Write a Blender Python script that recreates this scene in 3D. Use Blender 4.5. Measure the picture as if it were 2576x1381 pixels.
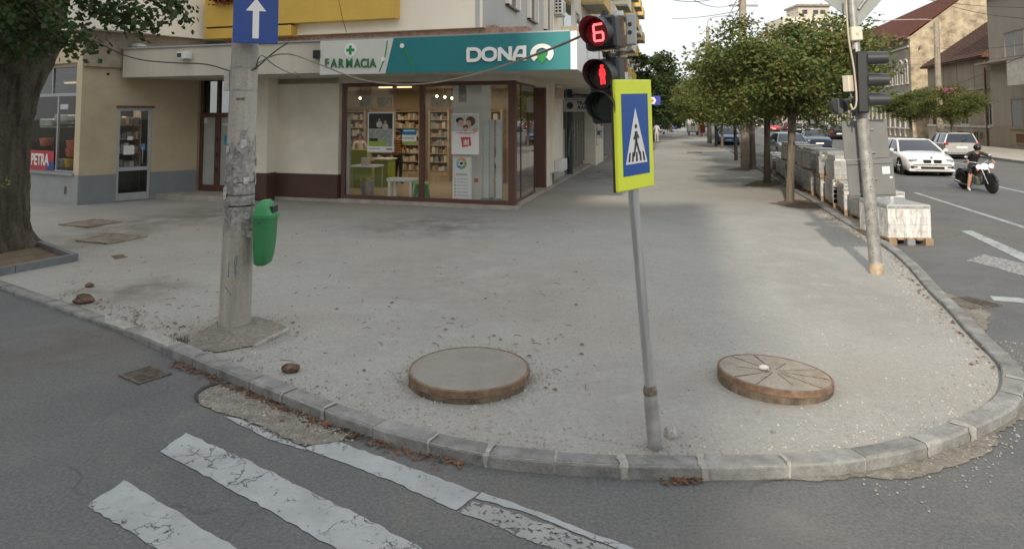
import bpy, bmesh, math, random
from mathutils import Vector, Matrix
R = math.radians
for o in list(bpy.data.objects): bpy.data.objects.remove(o)
SC = bpy.context.scene
COL = SC.collection

# ------------------------------------------------------------------ camera, sky, sun, exposure
FPX, PXC, PITCH, CAMH, HORY = 1726.0, 1288.0, R(3.5), 2.35, 295.0     # photo measured at 2576 x 1381
PYC = HORY - FPX*math.tan(PITCH)
cd = bpy.data.cameras.new('camera'); cam = bpy.data.objects.new('camera', cd); COL.objects.link(cam)
cam.location = (0, 0, CAMH); cam.rotation_euler = (R(90)+PITCH, 0, 0)
cd.sensor_width = 36; cd.lens = 36*FPX/2576
cd.shift_y = -(690.5-PYC)/2576
cd.clip_start = 0.1; cd.clip_end = 3000
SC.camera = cam

SUN_EL, SUN_AZ = R(29), math.atan2(-0.30, -0.954)     # direction towards the sun (x, y): behind the camera, a little to the left
sun_dir = Vector((-0.30*math.cos(SUN_EL), -0.954*math.cos(SUN_EL), math.sin(SUN_EL))).normalized()
sl = bpy.data.lights.new('sun', 'SUN'); sun = bpy.data.objects.new('sun', sl); COL.objects.link(sun)
sl.energy = 2.9; sl.angle = R(1.6); sl.color = (1.0, 0.88, 0.71)
sun.rotation_euler = (-sun_dir).to_track_quat('-Z', 'Y').to_euler()
sun.location = (0, -10, 40)

world = bpy.data.worlds.new('World'); SC.world = world; world.use_nodes = True
wn, wl = world.node_tree.nodes, world.node_tree.links
bg = wn['Background']
sky = wn.new('ShaderNodeTexSky'); sky.sky_type = 'NISHITA'; sky.sun_disc = False
sky.sun_elevation = SUN_EL; sky.sun_rotation = math.atan2(sun_dir.x, sun_dir.y)
sky.air_density = 1.0; sky.dust_density = 4.0; sky.ozone_density = 1.0; sky.altitude = 100
# thin high cloud veil over the whole sky, soft and uneven
tc = wn.new('ShaderNodeTexCoord'); mp = wn.new('ShaderNodeMapping'); mp.inputs['Scale'].default_value = (1.2, 1.2, 3.5)
nz = wn.new('ShaderNodeTexNoise'); nz.inputs['Scale'].default_value = 1.6; nz.inputs['Detail'].default_value = 5
cr = wn.new('ShaderNodeMapRange'); cr.inputs['From Min'].default_value = .3; cr.inputs['From Max'].default_value = .7
cr.inputs['To Min'].default_value = .70; cr.inputs['To Max'].default_value = .95
mx = wn.new('ShaderNodeMix'); mx.data_type = 'RGBA'; mx.inputs[7].default_value = (5.3, 5.4, 5.45, 1)
wl.new(tc.outputs['Generated'], mp.inputs[0]); wl.new(mp.outputs[0], nz.inputs['Vector'])
wl.new(nz.outputs['Fac'], cr.inputs[0]); wl.new(cr.outputs[0], mx.inputs[0])
wl.new(sky.outputs[0], mx.inputs[6]); wl.new(mx.outputs[2], bg.inputs['Color'])
bg.inputs['Strength'].default_value = 0.15
SC.view_settings.view_transform = 'Standard'; SC.view_settings.look = 'None'
SC.view_settings.exposure = 0.46; SC.view_settings.gamma = 1.0
SC.render.engine = 'CYCLES'
SC.cycles.use_denoising = True
SC.cycles.max_bounces = 8; SC.cycles.transparent_max_bounces = 16
SC.cycles.caustics_reflective = False; SC.cycles.caustics_refractive = False
SC.cycles.sample_clamp_indirect = 6

# ------------------------------------------------------------------ photo pixels to places
def ray(x, y):
    r = (x-PXC)/FPX; u = (PYC-y)/FPX
    return Vector((r, math.cos(PITCH)-math.sin(PITCH)*u, math.sin(PITCH)+math.cos(PITCH)*u))
def G(x, y, h=0.04):                      # where that pixel meets the ground at height h
    d = ray(x, y); return Vector((0,0,CAMH)) + d*((h-CAMH)/d.z)
def W(x, y, Y):                           # the point at that pixel, Y metres ahead
    d = ray(x, y); return Vector((0,0,CAMH)) + d*(Y/d.y)

class Fr:
    """a vertical working plane: origin, u along it, d outwards, z up"""
    def __init__(s, o, u, d): s.o = Vector((o[0],o[1],0)); s.u = Vector((u[0],u[1],0)).normalized(); s.d = Vector((d[0],d[1],0)).normalized()
    def p(s, u, d, z): return s.o + s.u*u + s.d*d + Vector((0,0,z))
    def px(s, x, y, d=0.0):               # pixel to (u, z) on the plane d
        o = s.o + s.d*d; n = s.d; r = ray(x, y); c = Vector((0,0,CAMH))
        t = (o-c).dot(n)/r.dot(n); q = c + r*t
        return (q-o).dot(s.u), q.z
    def pu(s, x, d=0.0): return s.px(x, HORY, d)[0]
    def pz(s, x, y, d=0.0): return s.px(x, y, d)[1]
WORLD = Fr((0,0), (1,0), (0,1))

# ------------------------------------------------------------------ materials
def lin(c): c = c/255.0; return c/12.92 if c <= .04045 else ((c+.055)/1.055)**2.4
def rgb(r, g, b, k=1.0): return (lin(r)*k, lin(g)*k, lin(b)*k, 1)
MATS = {}
def mat(name, col, rough=.8, metal=0, var=.12, scale=4, col2=None, bump=0, bscale=60, emit=None, estr=0, spec=.5, stains=0, stain_col=None, coat=0, fine=0, fscale=80, streak=False, objvar=0):
    if name in MATS: return MATS[name]
    m = bpy.data.materials.new(name); m.use_nodes = True; MATS[name] = m
    n, l = m.node_tree.nodes, m.node_tree.links; b = n['Principled BSDF']
    b.inputs['Roughness'].default_value = rough; b.inputs['Metallic'].default_value = metal
    b.inputs['Specular IOR Level'].default_value = spec
    b.inputs['Coat Weight'].default_value = coat
    t = n.new('ShaderNodeTexCoord'); vec = t.outputs['Object']
    if streak:
        mpp = n.new('ShaderNodeMapping'); mpp.inputs['Scale'].default_value = (1, 1, .12); l.new(vec, mpp.inputs[0]); svec = mpp.outputs[0]
    else: svec = vec
    if var > 0 or col2:
        a = n.new('ShaderNodeTexNoise'); a.inputs['Scale'].default_value = scale; a.inputs['Detail'].default_value = 6; a.inputs['Roughness'].default_value = .62
        l.new(svec, a.inputs['Vector'])
        rm = n.new('ShaderNodeMapRange'); rm.inputs[1].default_value = .32; rm.inputs[2].default_value = .68; l.new(a.outputs['Fac'], rm.inputs[0])
        x = n.new('ShaderNodeMix'); x.data_type = 'RGBA'
        c2 = col2 or tuple(c*(1-2*var) for c in col[:3])+(1,)
        x.inputs[6].default_value = tuple(min(1,c*(1+var)) for c in col[:3])+(1,) if not col2 else col
        x.inputs[7].default_value = c2
        l.new(rm.outputs[0], x.inputs[0]); out = x.outputs[2]
        if fine > 0:
            f = n.new('ShaderNodeTexNoise'); f.inputs['Scale'].default_value = fscale; f.inputs['Detail'].default_value = 3; l.new(vec, f.inputs['Vector'])
            fr = n.new('ShaderNodeMapRange'); fr.inputs[1].default_value = .3; fr.inputs[2].default_value = .7; fr.inputs[3].default_value = 1-fine; fr.inputs[4].default_value = 1+fine
            l.new(f.outputs['Fac'], fr.inputs[0])
            v = n.new('ShaderNodeVectorMath'); v.operation = 'SCALE'; l.new(out, v.inputs[0]); l.new(fr.outputs[0], v.inputs['Scale']); out = v.outputs[0]
        if stains > 0:
            s = n.new('ShaderNodeTexNoise'); s.inputs['Scale'].default_value = scale*.45; s.inputs['Detail'].default_value = 7; s.inputs['Distortion'].default_value = .6; l.new(svec, s.inputs['Vector'])
            sr = n.new('ShaderNodeMapRange'); sr.inputs[1].default_value = .56; sr.inputs[2].default_value = .72; sr.inputs[4].default_value = stains; l.new(s.outputs['Fac'], sr.inputs[0])
            x2 = n.new('ShaderNodeMix'); x2.data_type = 'RGBA'; l.new(sr.outputs[0], x2.inputs[0]); l.new(out, x2.inputs[6])
            x2.inputs[7].default_value = stain_col or tuple(c*.5 for c in col[:3])+(1,); out = x2.outputs[2]
        if objvar > 0:
            oi = n.new('ShaderNodeObjectInfo'); orr = n.new('ShaderNodeMapRange'); orr.inputs[3].default_value = 1-objvar; orr.inputs[4].default_value = 1+objvar; l.new(oi.outputs['Random'], orr.inputs[0])
            v = n.new('ShaderNodeVectorMath'); v.operation = 'SCALE'; l.new(out, v.inputs[0]); l.new(orr.outputs[0], v.inputs['Scale']); out = v.outputs[0]
        l.new(out, b.inputs['Base Color'])
    else: b.inputs['Base Color'].default_value = col
    if bump > 0:
        bn = n.new('ShaderNodeTexNoise'); bn.inputs['Scale'].default_value = bscale; bn.inputs['Detail'].default_value = 5; l.new(vec, bn.inputs['Vector'])
        bb = n.new('ShaderNodeBump'); bb.inputs['Strength'].default_value = bump; bb.inputs['Distance'].default_value = .02
        l.new(bn.outputs['Fac'], bb.inputs['Height']); l.new(bb.outputs[0], b.inputs['Normal'])
    if emit: b.inputs['Emission Color'].default_value = emit; b.inputs['Emission Strength'].default_value = estr
    return m
def glass(name, tint=(1,1,1,1), refl=1.0, ior=1.5):
    if name in MATS: return MATS[name]
    m = bpy.data.materials.new(name); m.use_nodes = True; MATS[name] = m
    n, l = m.node_tree.nodes, m.node_tree.links; n.remove(n['Principled BSDF'])
    t = n.new('ShaderNodeBsdfTransparent'); t.inputs[0].default_value = tint
    g = n.new('ShaderNodeBsdfGlossy'); g.inputs['Roughness'].default_value = .01; g.inputs[0].default_value = (refl,refl,refl,1)
    ge = n.new('ShaderNodeNewGeometry'); dt = n.new('ShaderNodeVectorMath'); dt.operation = 'DOT_PRODUCT'; l.new(ge.outputs['Normal'], dt.inputs[0]); l.new(ge.outputs['Incoming'], dt.inputs[1])
    def mth(op, a, b_=None):
        q = n.new('ShaderNodeMath'); q.operation = op
        for i,v in enumerate((a,b_)):
            if v is None: continue
            if isinstance(v,(int,float)): q.inputs[i].default_value = v
            else: l.new(v, q.inputs[i])
        return q.outputs[0]
    f0 = ((ior-1)/(ior+1))**2                                  # Schlick, the same from both sides of the thin pane
    fac = mth('ADD', mth('MULTIPLY', mth('POWER', mth('SUBTRACT', 1.0, mth('ABSOLUTE', dt.outputs['Value'])), 5.0), 1-f0), f0)
    x = n.new('ShaderNodeMixShader'); l.new(fac, x.inputs[0]); l.new(t.outputs[0], x.inputs[1]); l.new(g.outputs[0], x.inputs[2])
    l.new(x.outputs[0], n['Material Output'].inputs[0]); return m

# ------------------------------------------------------------------ mesh builder
class MB:
    def __init__(s): s.v = []; s.f = []; s.mi = []; s.cur = 0
    def add(s, vs, fs):
        k = len(s.v); s.v += [Vector(v) for v in vs]
        for f in fs: s.f.append([i+k for i in f]); s.mi.append(s.cur)
        return s
    def box(s, u0, u1, d0, d1, z0, z1, fr=WORLD):
        P = [fr.p(u,d,z) for z in (z0,z1) for d in (d0,d1) for u in (u0,u1)]
        return s.add(P, [(0,2,3,1),(4,5,7,6),(0,1,5,4),(2,6,7,3),(0,4,6,2),(1,3,7,5)])
    def bbox(s, u0, u1, d0, d1, z0, z1, b, fr=WORLD):      # box with chamfered edges
        bm = bmesh.new(); bmesh.ops.create_cube(bm, size=1)
        for v in bm.verts: v.co = Vector(((u0+u1)/2+v.co.x*(u1-u0), (d0+d1)/2+v.co.y*(d1-d0), (z0+z1)/2+v.co.z*(z1-z0)))
        bmesh.ops.bevel(bm, geom=bm.edges[:], offset=b, segments=1, affect='EDGES', profile=.5)
        bm.verts.index_update(); s.add([fr.p(*v.co) for v in bm.verts], [[v.index for v in f.verts] for f in bm.faces]); bm.free(); return s
    def quad(s, *p): return s.add(p, [tuple(range(len(p)))])
    def prism(s, base, off):                                # polygon (3d points) pushed along off
        n = len(base); off = Vector(off); top = [Vector(p)+off for p in base]
        return s.add([Vector(p) for p in base]+top, [tuple(range(n-1,-1,-1)), tuple(range(n,2*n))]+[(i,(i+1)%n,n+(i+1)%n,n+i) for i in range(n)])
    def cyl(s, p0, p1, r0, r1=None, n=12, caps=True):
        p0, p1 = Vector(p0), Vector(p1); r1 = r0 if r1 is None else r1
        z = (p1-p0).normalized(); x = z.orthogonal().normalized(); y = z.cross(x)
        A = [p0+(x*math.cos(2*math.pi*i/n)+y*math.sin(2*math.pi*i/n))*r0 for i in range(n)]
        Bq = [p1+(x*math.cos(2*math.pi*i/n)+y*math.sin(2*math.pi*i/n))*r1 for i in range(n)]
        fs = [(i,(i+1)%n,n+(i+1)%n,n+i) for i in range(n)]
        if caps: fs += [tuple(range(n-1,-1,-1)), tuple(range(n,2*n))]
        return s.add(A+Bq, fs)
    def tube(s, pts, r, n=6):
        pts = [Vector(p) for p in pts]; rs = r if isinstance(r,(list,tuple)) else [r]*len(pts); k = len(pts)
        rings = []; x = None
        for i,p in enumerate(pts):
            t = (pts[min(i+1,k-1)]-pts[max(i-1,0)]).normalized()
            x = t.orthogonal().normalized() if x is None else (x-t*x.dot(t)).normalized()
            y = t.cross(x); rings += [p+(x*math.cos(2*math.pi*j/n)+y*math.sin(2*math.pi*j/n))*rs[i] for j in range(n)]
        fs = [(i*n+j,i*n+(j+1)%n,(i+1)*n+(j+1)%n,(i+1)*n+j) for i in range(k-1) for j in range(n)]
        fs += [tuple(range(n-1,-1,-1)), tuple(range((k-1)*n,k*n))]
        return s.add(rings, fs)
    def lathe(s, c, prof, n=24, axis=None):                 # prof: (radius, height)
        c = Vector(c); z = Vector(axis or (0,0,1)).normalized()
        x = z.orthogonal().normalized() if axis else Vector((1,0,0)); y = z.cross(x)
        V = [c+z*h+(x*math.cos(2*math.pi*j/n)+y*math.sin(2*math.pi*j/n))*max(r,1e-4) for r,h in prof for j in range(n)]
        k = len(prof); fs = [(i*n+j,i*n+(j+1)%n,(i+1)*n+(j+1)%n,(i+1)*n+j) for i in range(k-1) for j in range(n)]
        fs += [tuple(range(n-1,-1,-1)), tuple(range((k-1)*n,k*n))]
        return s.add(V, fs)
    def ball(s, c, r, seg=12, rings=8, sc=(1,1,1)):
        c = Vector(c); prof = []
        V = [c+Vector((0,0,-r*sc[2]))]
        for i in range(1,rings):
            a = -math.pi/2+math.pi*i/rings
            V += [c+Vector((r*sc[0]*math.cos(a)*math.cos(2*math.pi*j/seg), r*sc[1]*math.cos(a)*math.sin(2*math.pi*j/seg), r*sc[2]*math.sin(a))) for j in range(seg)]
        V.append(c+Vector((0,0,r*sc[2]))); N = len(V)-1
        fs = [(0,1+(j+1)%seg,1+j) for j in range(seg)]
        for i in range(rings-2): fs += [(1+i*seg+j,1+i*seg+(j+1)%seg,1+(i+1)*seg+(j+1)%seg,1+(i+1)*seg+j) for j in range(seg)]
        fs += [(N,1+(rings-2)*seg+j,1+(rings-2)*seg+(j+1)%seg) for j in range(seg)]
        return s.add(V, fs)
    def xf(s, M): s.v = [M @ v for v in s.v]; return s

ORG = {}
def link(o, parent=None):
    COL.objects.link(o)
    if parent: o.parent = parent
    return o
def mesh_data(name, mb, mats, org=Vector(), smooth=False, angle=None):
    me = bpy.data.meshes.new(name); me.from_pydata([v-org for v in mb.v], [], mb.f)
    for m in (mats if isinstance(mats,(list,tuple)) else [mats]): me.materials.append(m)
    if max(mb.mi, default=0) > 0:
        for p,i in zip(me.polygons, mb.mi): p.material_index = i
    if len(mb.f) < 6000:
        bm = bmesh.new(); bm.from_mesh(me); bmesh.ops.recalc_face_normals(bm, faces=bm.faces[:]); bm.to_mesh(me); bm.free()
    if smooth:
        for p in me.polygons: p.use_smooth = True
        me.set_sharp_from_angle(angle=R(angle if angle is not None else 40))
    return me
def tag(o, label=None, cat=None, group=None, kind=None):
    if label: o['label'] = label
    if cat: o['category'] = cat
    if group: o['group'] = group
    if kind: o['kind'] = kind
    return o
def thing(name, label, cat, base=(0,0,0), group=None, local=False, rz=0):
    """Empty at the thing's base. local=True: parts are given in the thing's own coordinates"""
    o = bpy.data.objects.new(name, None); o.empty_display_size = .2; link(o)
    o.location = base; o.rotation_euler = (0,0,rz); ORG[o.name] = Vector() if local else Vector(base)
    return tag(o, label, cat, group)
def part(name, mb, mats, parent, smooth=False, label=None, kind=None, angle=None):
    org = ORG[parent.name]
    o = bpy.data.objects.new(name, mesh_data(name, mb, mats, org, smooth, angle)); link(o, parent); ORG[o.name] = org
    if label: o['label'] = label
    if kind: o['kind'] = kind
    return o
def solo(name, mb, mats, label, cat, base=None, group=None, smooth=False, angle=None):
    """a thing that is one mesh"""
    b = Vector(base) if base is not None else Vector((sum(v.x for v in mb.v)/len(mb.v), sum(v.y for v in mb.v)/len(mb.v), min(v.z for v in mb.v)))
    o = bpy.data.objects.new(name, mesh_data(name, mb, mats, b, smooth, angle)); link(o); o.location = b; ORG[o.name] = b
    return tag(o, label, cat, group)
def struct(name, mb, mats, kind='structure', label=None, parent=None, smooth=False, cat=None):
    o = bpy.data.objects.new(name, mesh_data(name, mb, mats, Vector(), smooth)); link(o, parent); ORG[o.name] = Vector()
    if not parent: o['kind'] = kind
    elif kind == 'stuff': o['kind'] = kind
    if label: o['label'] = label
    if cat: o['category'] = cat
    return o
def inst(src, parent, M, name=None):
    """another piece that shares src's mesh"""
    o = src.copy(); o.name = name or src.name.split('.')[0]; link(o, parent); o.matrix_local = M; ORG[o.name] = Vector(); return o
def copy_tree(o, parent=None):
    c = o.copy(); c.name = o.name.split('.')[0]; link(c); c.parent = parent; ORG[c.name] = ORG.get(o.name, Vector())
    for ch in [x for x in COPYSRC if x.parent == o]: copy_tree(ch, c)
    return c
COPYSRC = []
def dup(o):
    global COPYSRC
    COPYSRC = list(o.children_recursive)
    return copy_tree(o)
def text(name, s, size, fr, u, d, z, m, parent, depth=.004, bold=0.0, sx=1.0, align='CENTER', flip=False):
    """lettering standing on the plane d of a frame (read from outside)"""
    c = bpy.data.curves.new(name, 'FONT'); c.body = s; c.size = size; c.extrude = depth; c.offset = bold; c.align_x = align; c.align_y = 'CENTER'; c.resolution_u = 3
    tmp = bpy.data.objects.new('tmp', c); me = tmp.to_mesh().copy(); tmp.to_mesh_clear(); bpy.data.objects.remove(tmp)
    me.materials.clear(); me.materials.append(m); o = bpy.data.objects.new(name, me); link(o, parent)
    nx = fr.d; r = Vector((0,0,1)).cross(nx)               # reading direction seen from outside
    Mx = Matrix(((r.x*sx,0,nx.x,0),(r.y*sx,0,nx.y,0),(0,1,0,0),(0,0,0,1)))
    Mx.translation = fr.p(u,d,z)-ORG[parent.name]; o.matrix_local = Mx; ORG[o.name] = ORG[parent.name]; return o
rnd = random.Random(7)
# ------------------------------------------------------------------ ground, roads, pavements, kerbs
S = Vector((.2335,.9724,0)); NR = Vector((.9724,-.2335,0))          # along the main street, and across it to the right
K0 = Vector((8.16,18.9,0))                                          # a point on the pavement's kerb line
def ST(off, v, z=0.0): return K0 + NR*off + S*v + Vector((0,0,z))

def ground_mat(name, col, col2, dust, cell, bump, stones=.0, cracks=0, rough=.9, tan=None, amp=.20):
    m = bpy.data.materials.new(name); m.use_nodes = True; MATS[name] = m
    n, l = m.node_tree.nodes, m.node_tree.links; b = n['Principled BSDF']; b.inputs['Roughness'].default_value = rough; b.inputs['Specular IOR Level'].default_value = .25
    t = n.new('ShaderNodeTexCoord').outputs['Object']
    def noise(sc, det=6, dist=0, rg=.6):
        a = n.new('ShaderNodeTexNoise'); a.inputs['Scale'].default_value = sc; a.inputs['Detail'].default_value = det; a.inputs['Distortion'].default_value = dist; a.inputs['Roughness'].default_value = rg
        l.new(t, a.inputs['Vector']); return a.outputs['Fac']
    def rng(x, a, b_, c=0, d=1):
        r = n.new('ShaderNodeMapRange'); r.inputs[1].default_value = a; r.inputs[2].default_value = b_; r.inputs[3].default_value = c; r.inputs[4].default_value = d; l.new(x, r.inputs[0]); return r.outputs[0]
    def mixc(f, a, b_):
        x = n.new('ShaderNodeMix'); x.data_type = 'RGBA'; l.new(f, x.inputs[0])
        for i,c in ((6,a),(7,b_)):
            if isinstance(c, tuple): x.inputs[i].default_value = c
            else: l.new(c, x.inputs[i])
        return x.outputs[2]
    c = mixc(rng(noise(.55, 7, .4), .38, .64), col, col2)
    c = mixc(rng(noise(2.3, 8, .8, .7), .50, .72, 0, .75), c, dust)
    if tan: c = mixc(rng(noise(.16, 4, .3), .46, .66, 0, .6), c, tan)
    fine = rng(noise(cell, 3), .32, .68, 1-amp, 1+amp)
    v = n.new('ShaderNodeVectorMath'); v.operation = 'SCALE'; l.new(c, v.inputs[0]); l.new(fine, v.inputs['Scale']); c = v.outputs[0]
    grit = rng(noise(cell*3.2, 2), .35, .65, 1-amp*.7, 1+amp*.7)
    v = n.new('ShaderNodeVectorMath'); v.operation = 'SCALE'; l.new(c, v.inputs[0]); l.new(grit, v.inputs['Scale']); c = v.outputs[0]
    if stones:
        vo = n.new('ShaderNodeTexVoronoi'); vo.inputs['Scale'].default_value = cell*.9; l.new(t, vo.inputs['Vector'])
        far = rng(noise(1.1, 4), .5, .62); near = rng(vo.outputs['Distance'], .10, .22, stones, 0)
        mu = n.new('ShaderNodeMath'); mu.operation = 'MULTIPLY'; l.new(far, mu.inputs[0]); l.new(near, mu.inputs[1])
        c = mixc(mu.outputs[0], c, (.55,.54,.50,1))
    if cracks:
        dv = n.new('ShaderNodeTexNoise'); dv.inputs['Scale'].default_value = 2.2; dv.inputs['Detail'].default_value = 5; l.new(t, dv.inputs['Vector'])
        ad = n.new('ShaderNodeMix'); ad.data_type = 'RGBA'; ad.blend_type = 'ADD'; ad.inputs[0].default_value = .35; l.new(t, ad.inputs[6]); l.new(dv.outputs['Color'], ad.inputs[7])
        cv = n.new('ShaderNodeTexVoronoi'); cv.feature = 'DISTANCE_TO_EDGE'; cv.inputs['Scale'].default_value = .55; l.new(ad.outputs[2], cv.inputs['Vector'])
        ck = rng(cv.outputs['Distance'], .002, .008, cracks, 0); gate = rng(noise(.7, 3), .52, .6)
        mu = n.new('ShaderNodeMath'); mu.operation = 'MULTIPLY'; l.new(ck, mu.inputs[0]); l.new(gate, mu.inputs[1])
        c = mixc(mu.outputs[0], c, (.05,.05,.05,1))
    l.new(c, b.inputs['Base Color'])
    h = n.new('ShaderNodeMath'); h.operation = 'ADD'; l.new(noise(cell*1.5, 4), h.inputs[0])
    h2 = n.new('ShaderNodeMath'); h2.operation = 'MULTIPLY'; l.new(noise(3.5, 5), h2.inputs[0]); h2.inputs[1].default_value = 2.2; l.new(h2.outputs[0], h.inputs[1])
    bb = n.new('ShaderNodeBump'); bb.inputs['Strength'].default_value = bump; bb.inputs['Distance'].default_value = .012; l.new(h.outputs[0], bb.inputs['Height']); l.new(bb.outputs[0], b.inputs['Normal'])
    return m
M_asph = ground_mat('asphalt_old', (.136,.141,.144,1), (.108,.113,.117,1), (.162,.158,.148,1), 42, .4, cracks=.6, tan=(.158,.147,.128,1), amp=.22)
M_grav = ground_mat('crushed_stone', (.325,.325,.308,1), (.288,.288,.272,1), (.355,.354,.338,1), 34, .22, stones=.22, tan=(.285,.262,.222,1), amp=.10)
M_dirt = ground_mat('brown_dirt', (.16,.125,.09,1), (.11,.085,.06,1), (.22,.18,.13,1), 22, .8, stones=.4)
M_rub  = ground_mat('loose_rubble', (.23,.215,.185,1), (.17,.155,.13,1), (.28,.265,.235,1), 16, 1.0, stones=.9)
M_far  = ground_mat('far_ground', (.22,.21,.19,1), (.18,.18,.16,1), (.26,.25,.22,1), 4, .3)
M_kerb = mat('kerb_concrete', (.235,.237,.232,1), .9, var=.22, scale=5, bump=.5, bscale=38, stains=.7, stain_col=(.30,.295,.275,1), fine=.10, fscale=70, objvar=.10)
M_mort = mat('mortar', (.345,.34,.32,1), .95, var=.15, scale=14, bump=.3)
M_ston = mat('stone_chip', (.40,.385,.355,1), .9, var=.3, scale=9)
M_paint = None
def paint_mat(name, col, wear, crack):
    m = bpy.data.materials.new(name); m.use_nodes = True; MATS[name] = m
    n, l = m.node_tree.nodes, m.node_tree.links; b = n['Principled BSDF']; b.inputs['Roughness'].default_value = .75
    t = n.new('ShaderNodeTexCoord').outputs['Object']
    def noise(sc, det=6):
        a = n.new('ShaderNodeTexNoise'); a.inputs['Scale'].default_value = sc; a.inputs['Detail'].default_value = det; a.inputs['Roughness'].default_value = .65; l.new(t, a.inputs['Vector']); return a
    def rng(x, a, b_, c=0, d=1):
        r = n.new('ShaderNodeMapRange'); r.inputs[1].default_value = a; r.inputs[2].default_value = b_; r.inputs[3].default_value = c; r.inputs[4].default_value = d; l.new(x, r.inputs[0]); return r.outputs[0]
    g = rng(noise(3.0).outputs['Fac'], .35, .7, 1.08, .78)
    v = n.new('ShaderNodeVectorMath'); v.operation = 'SCALE'; v.inputs[0].default_value = col[:3]; l.new(g, v.inputs['Scale']); l.new(v.outputs[0], b.inputs['Base Color'])
    gone = rng(noise(24, 8).outputs['Fac'], wear, wear+.05)
    dv = noise(5, 6); ad = n.new('ShaderNodeMix'); ad.data_type = 'RGBA'; ad.blend_type = 'ADD'; ad.inputs[0].default_value = .3; l.new(t, ad.inputs[6]); l.new(dv.outputs['Color'], ad.inputs[7])
    cv = n.new('ShaderNodeTexVoronoi'); cv.feature = 'DISTANCE_TO_EDGE'; cv.inputs['Scale'].default_value = 5.5; l.new(ad.outputs[2], cv.inputs['Vector'])
    ck = rng(cv.outputs['Distance'], .012, .028, 1, 0); gate = rng(noise(1.3, 3).outputs['Fac'], crack, crack+.05)
    mu = n.new('ShaderNodeMath'); mu.operation = 'MULTIPLY'; l.new(ck, mu.inputs[0]); l.new(gate, mu.inputs[1])
    mm = n.new('ShaderNodeMath'); mm.operation = 'MAXIMUM'; l.new(mu.outputs[0], mm.inputs[0]); l.new(gone, mm.inputs[1])
    tr = n.new('ShaderNodeBsdfTransparent'); x = n.new('ShaderNodeMixShader'); l.new(mm.outputs[0], x.inputs[0]); l.new(b.outputs[0], x.inputs[1]); l.new(tr.outputs[0], x.inputs[2])
    l.new(x.outputs[0], n['Material Output'].inputs[0]); return m
M_paint = paint_mat('road_paint', (.34,.365,.375,1), .635, .50)
M_paint2 = paint_mat('road_paint_worn', (.29,.295,.295,1), .54, .52)

b = MB().quad((-700,-400,-.05),(700,-400,-.05),(700,1400,-.05),(-700,1400,-.05)); struct('ground', b, M_far)
b = MB().quad((-70,-40,0),(60,-40,0),(200,420,0),(60,420,0),(-70,60,0)); road = struct('road', b, M_asph)

# kerb line: outer foot of the stones, from far left round the corner and up the main street
KF = [G(x,y,0) for x,y in [(0,730),(190,797),(330,848),(430,898),(560,957),(700,1015),(850,1075),(1000,1125),(1150,1163),(1290,1185),(1450,1198),(1600,1206),(1800,1208),(1990,1205),(2140,1196),(2300,1165),(2430,1120),(2576,1048)]]
KF = [KF[0]+(KF[0]-KF[2]).normalized()*k for k in (14,8,4,1.6)] + KF
KR = [G(x,y,.10) for x,y in [(2575,968),(2580,932),(2548,893),(2495,850),(2425,775),(2372,730),(2310,660),(2243,610),(2115,540),(2052,500)]]
for p in KR: p.z = 0
KR = KR[1:] + [ST(0,v)+NR*.1 for v in (4,8,16,32,64,120,230)]
path = KF + KR
def smooth_path(pts, it=2):
    for _ in range(it):
        q = [pts[0]]
        for a,c in zip(pts[:-1], pts[1:]): q += [a*.75+c*.25, a*.25+c*.75]
        pts = q+[pts[-1]]
    return pts
path = smooth_path(path, 2)
def resample(pts, step):
    out = [pts[0].copy()]; need = step
    for a,c in zip(pts[:-1], pts[1:]):
        L = (c-a).length; pos = 0
        while L-pos >= need: pos += need; out.append(a+(c-a)*(pos/L)); need = step
        need -= L-pos
    return out
KP = resample(path, .02)
def inward(i):
    t = (KP[min(i+2,len(KP)-1)]-KP[max(i-2,0)]).normalized(); return Vector((-t.y,t.x,0))     # to the left of travel = pavement side
KW = .16
inner = [KP[i]+inward(i)*KW for i in range(0,len(KP),12)]
# pavement: from the kerb back to the building and beyond
poly = [Vector((p.x,p.y,.04)) for p in inner] + [Vector((-15,250,.04)), Vector((-60,60,.04)), Vector((-40,34,.04))]
pav = struct('pavement', MB().add(poly, [tuple(range(len(poly)))]), M_grav)
def kidx(x, y):
    q = G(x,y,0); return min(range(0,len(KP),3), key=lambda i:(KP[i]-q).length)
iA, iB, iC, iD, iE, iF = kidx(190,797), kidx(430,898), kidx(1000,1125), kidx(2140,1196), kidx(2480,850), kidx(2243,610)
def ktop(i): return .09 if i > iB else .045 if i < iA else .045+.045*(i-iA)/(iB-iA)
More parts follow.
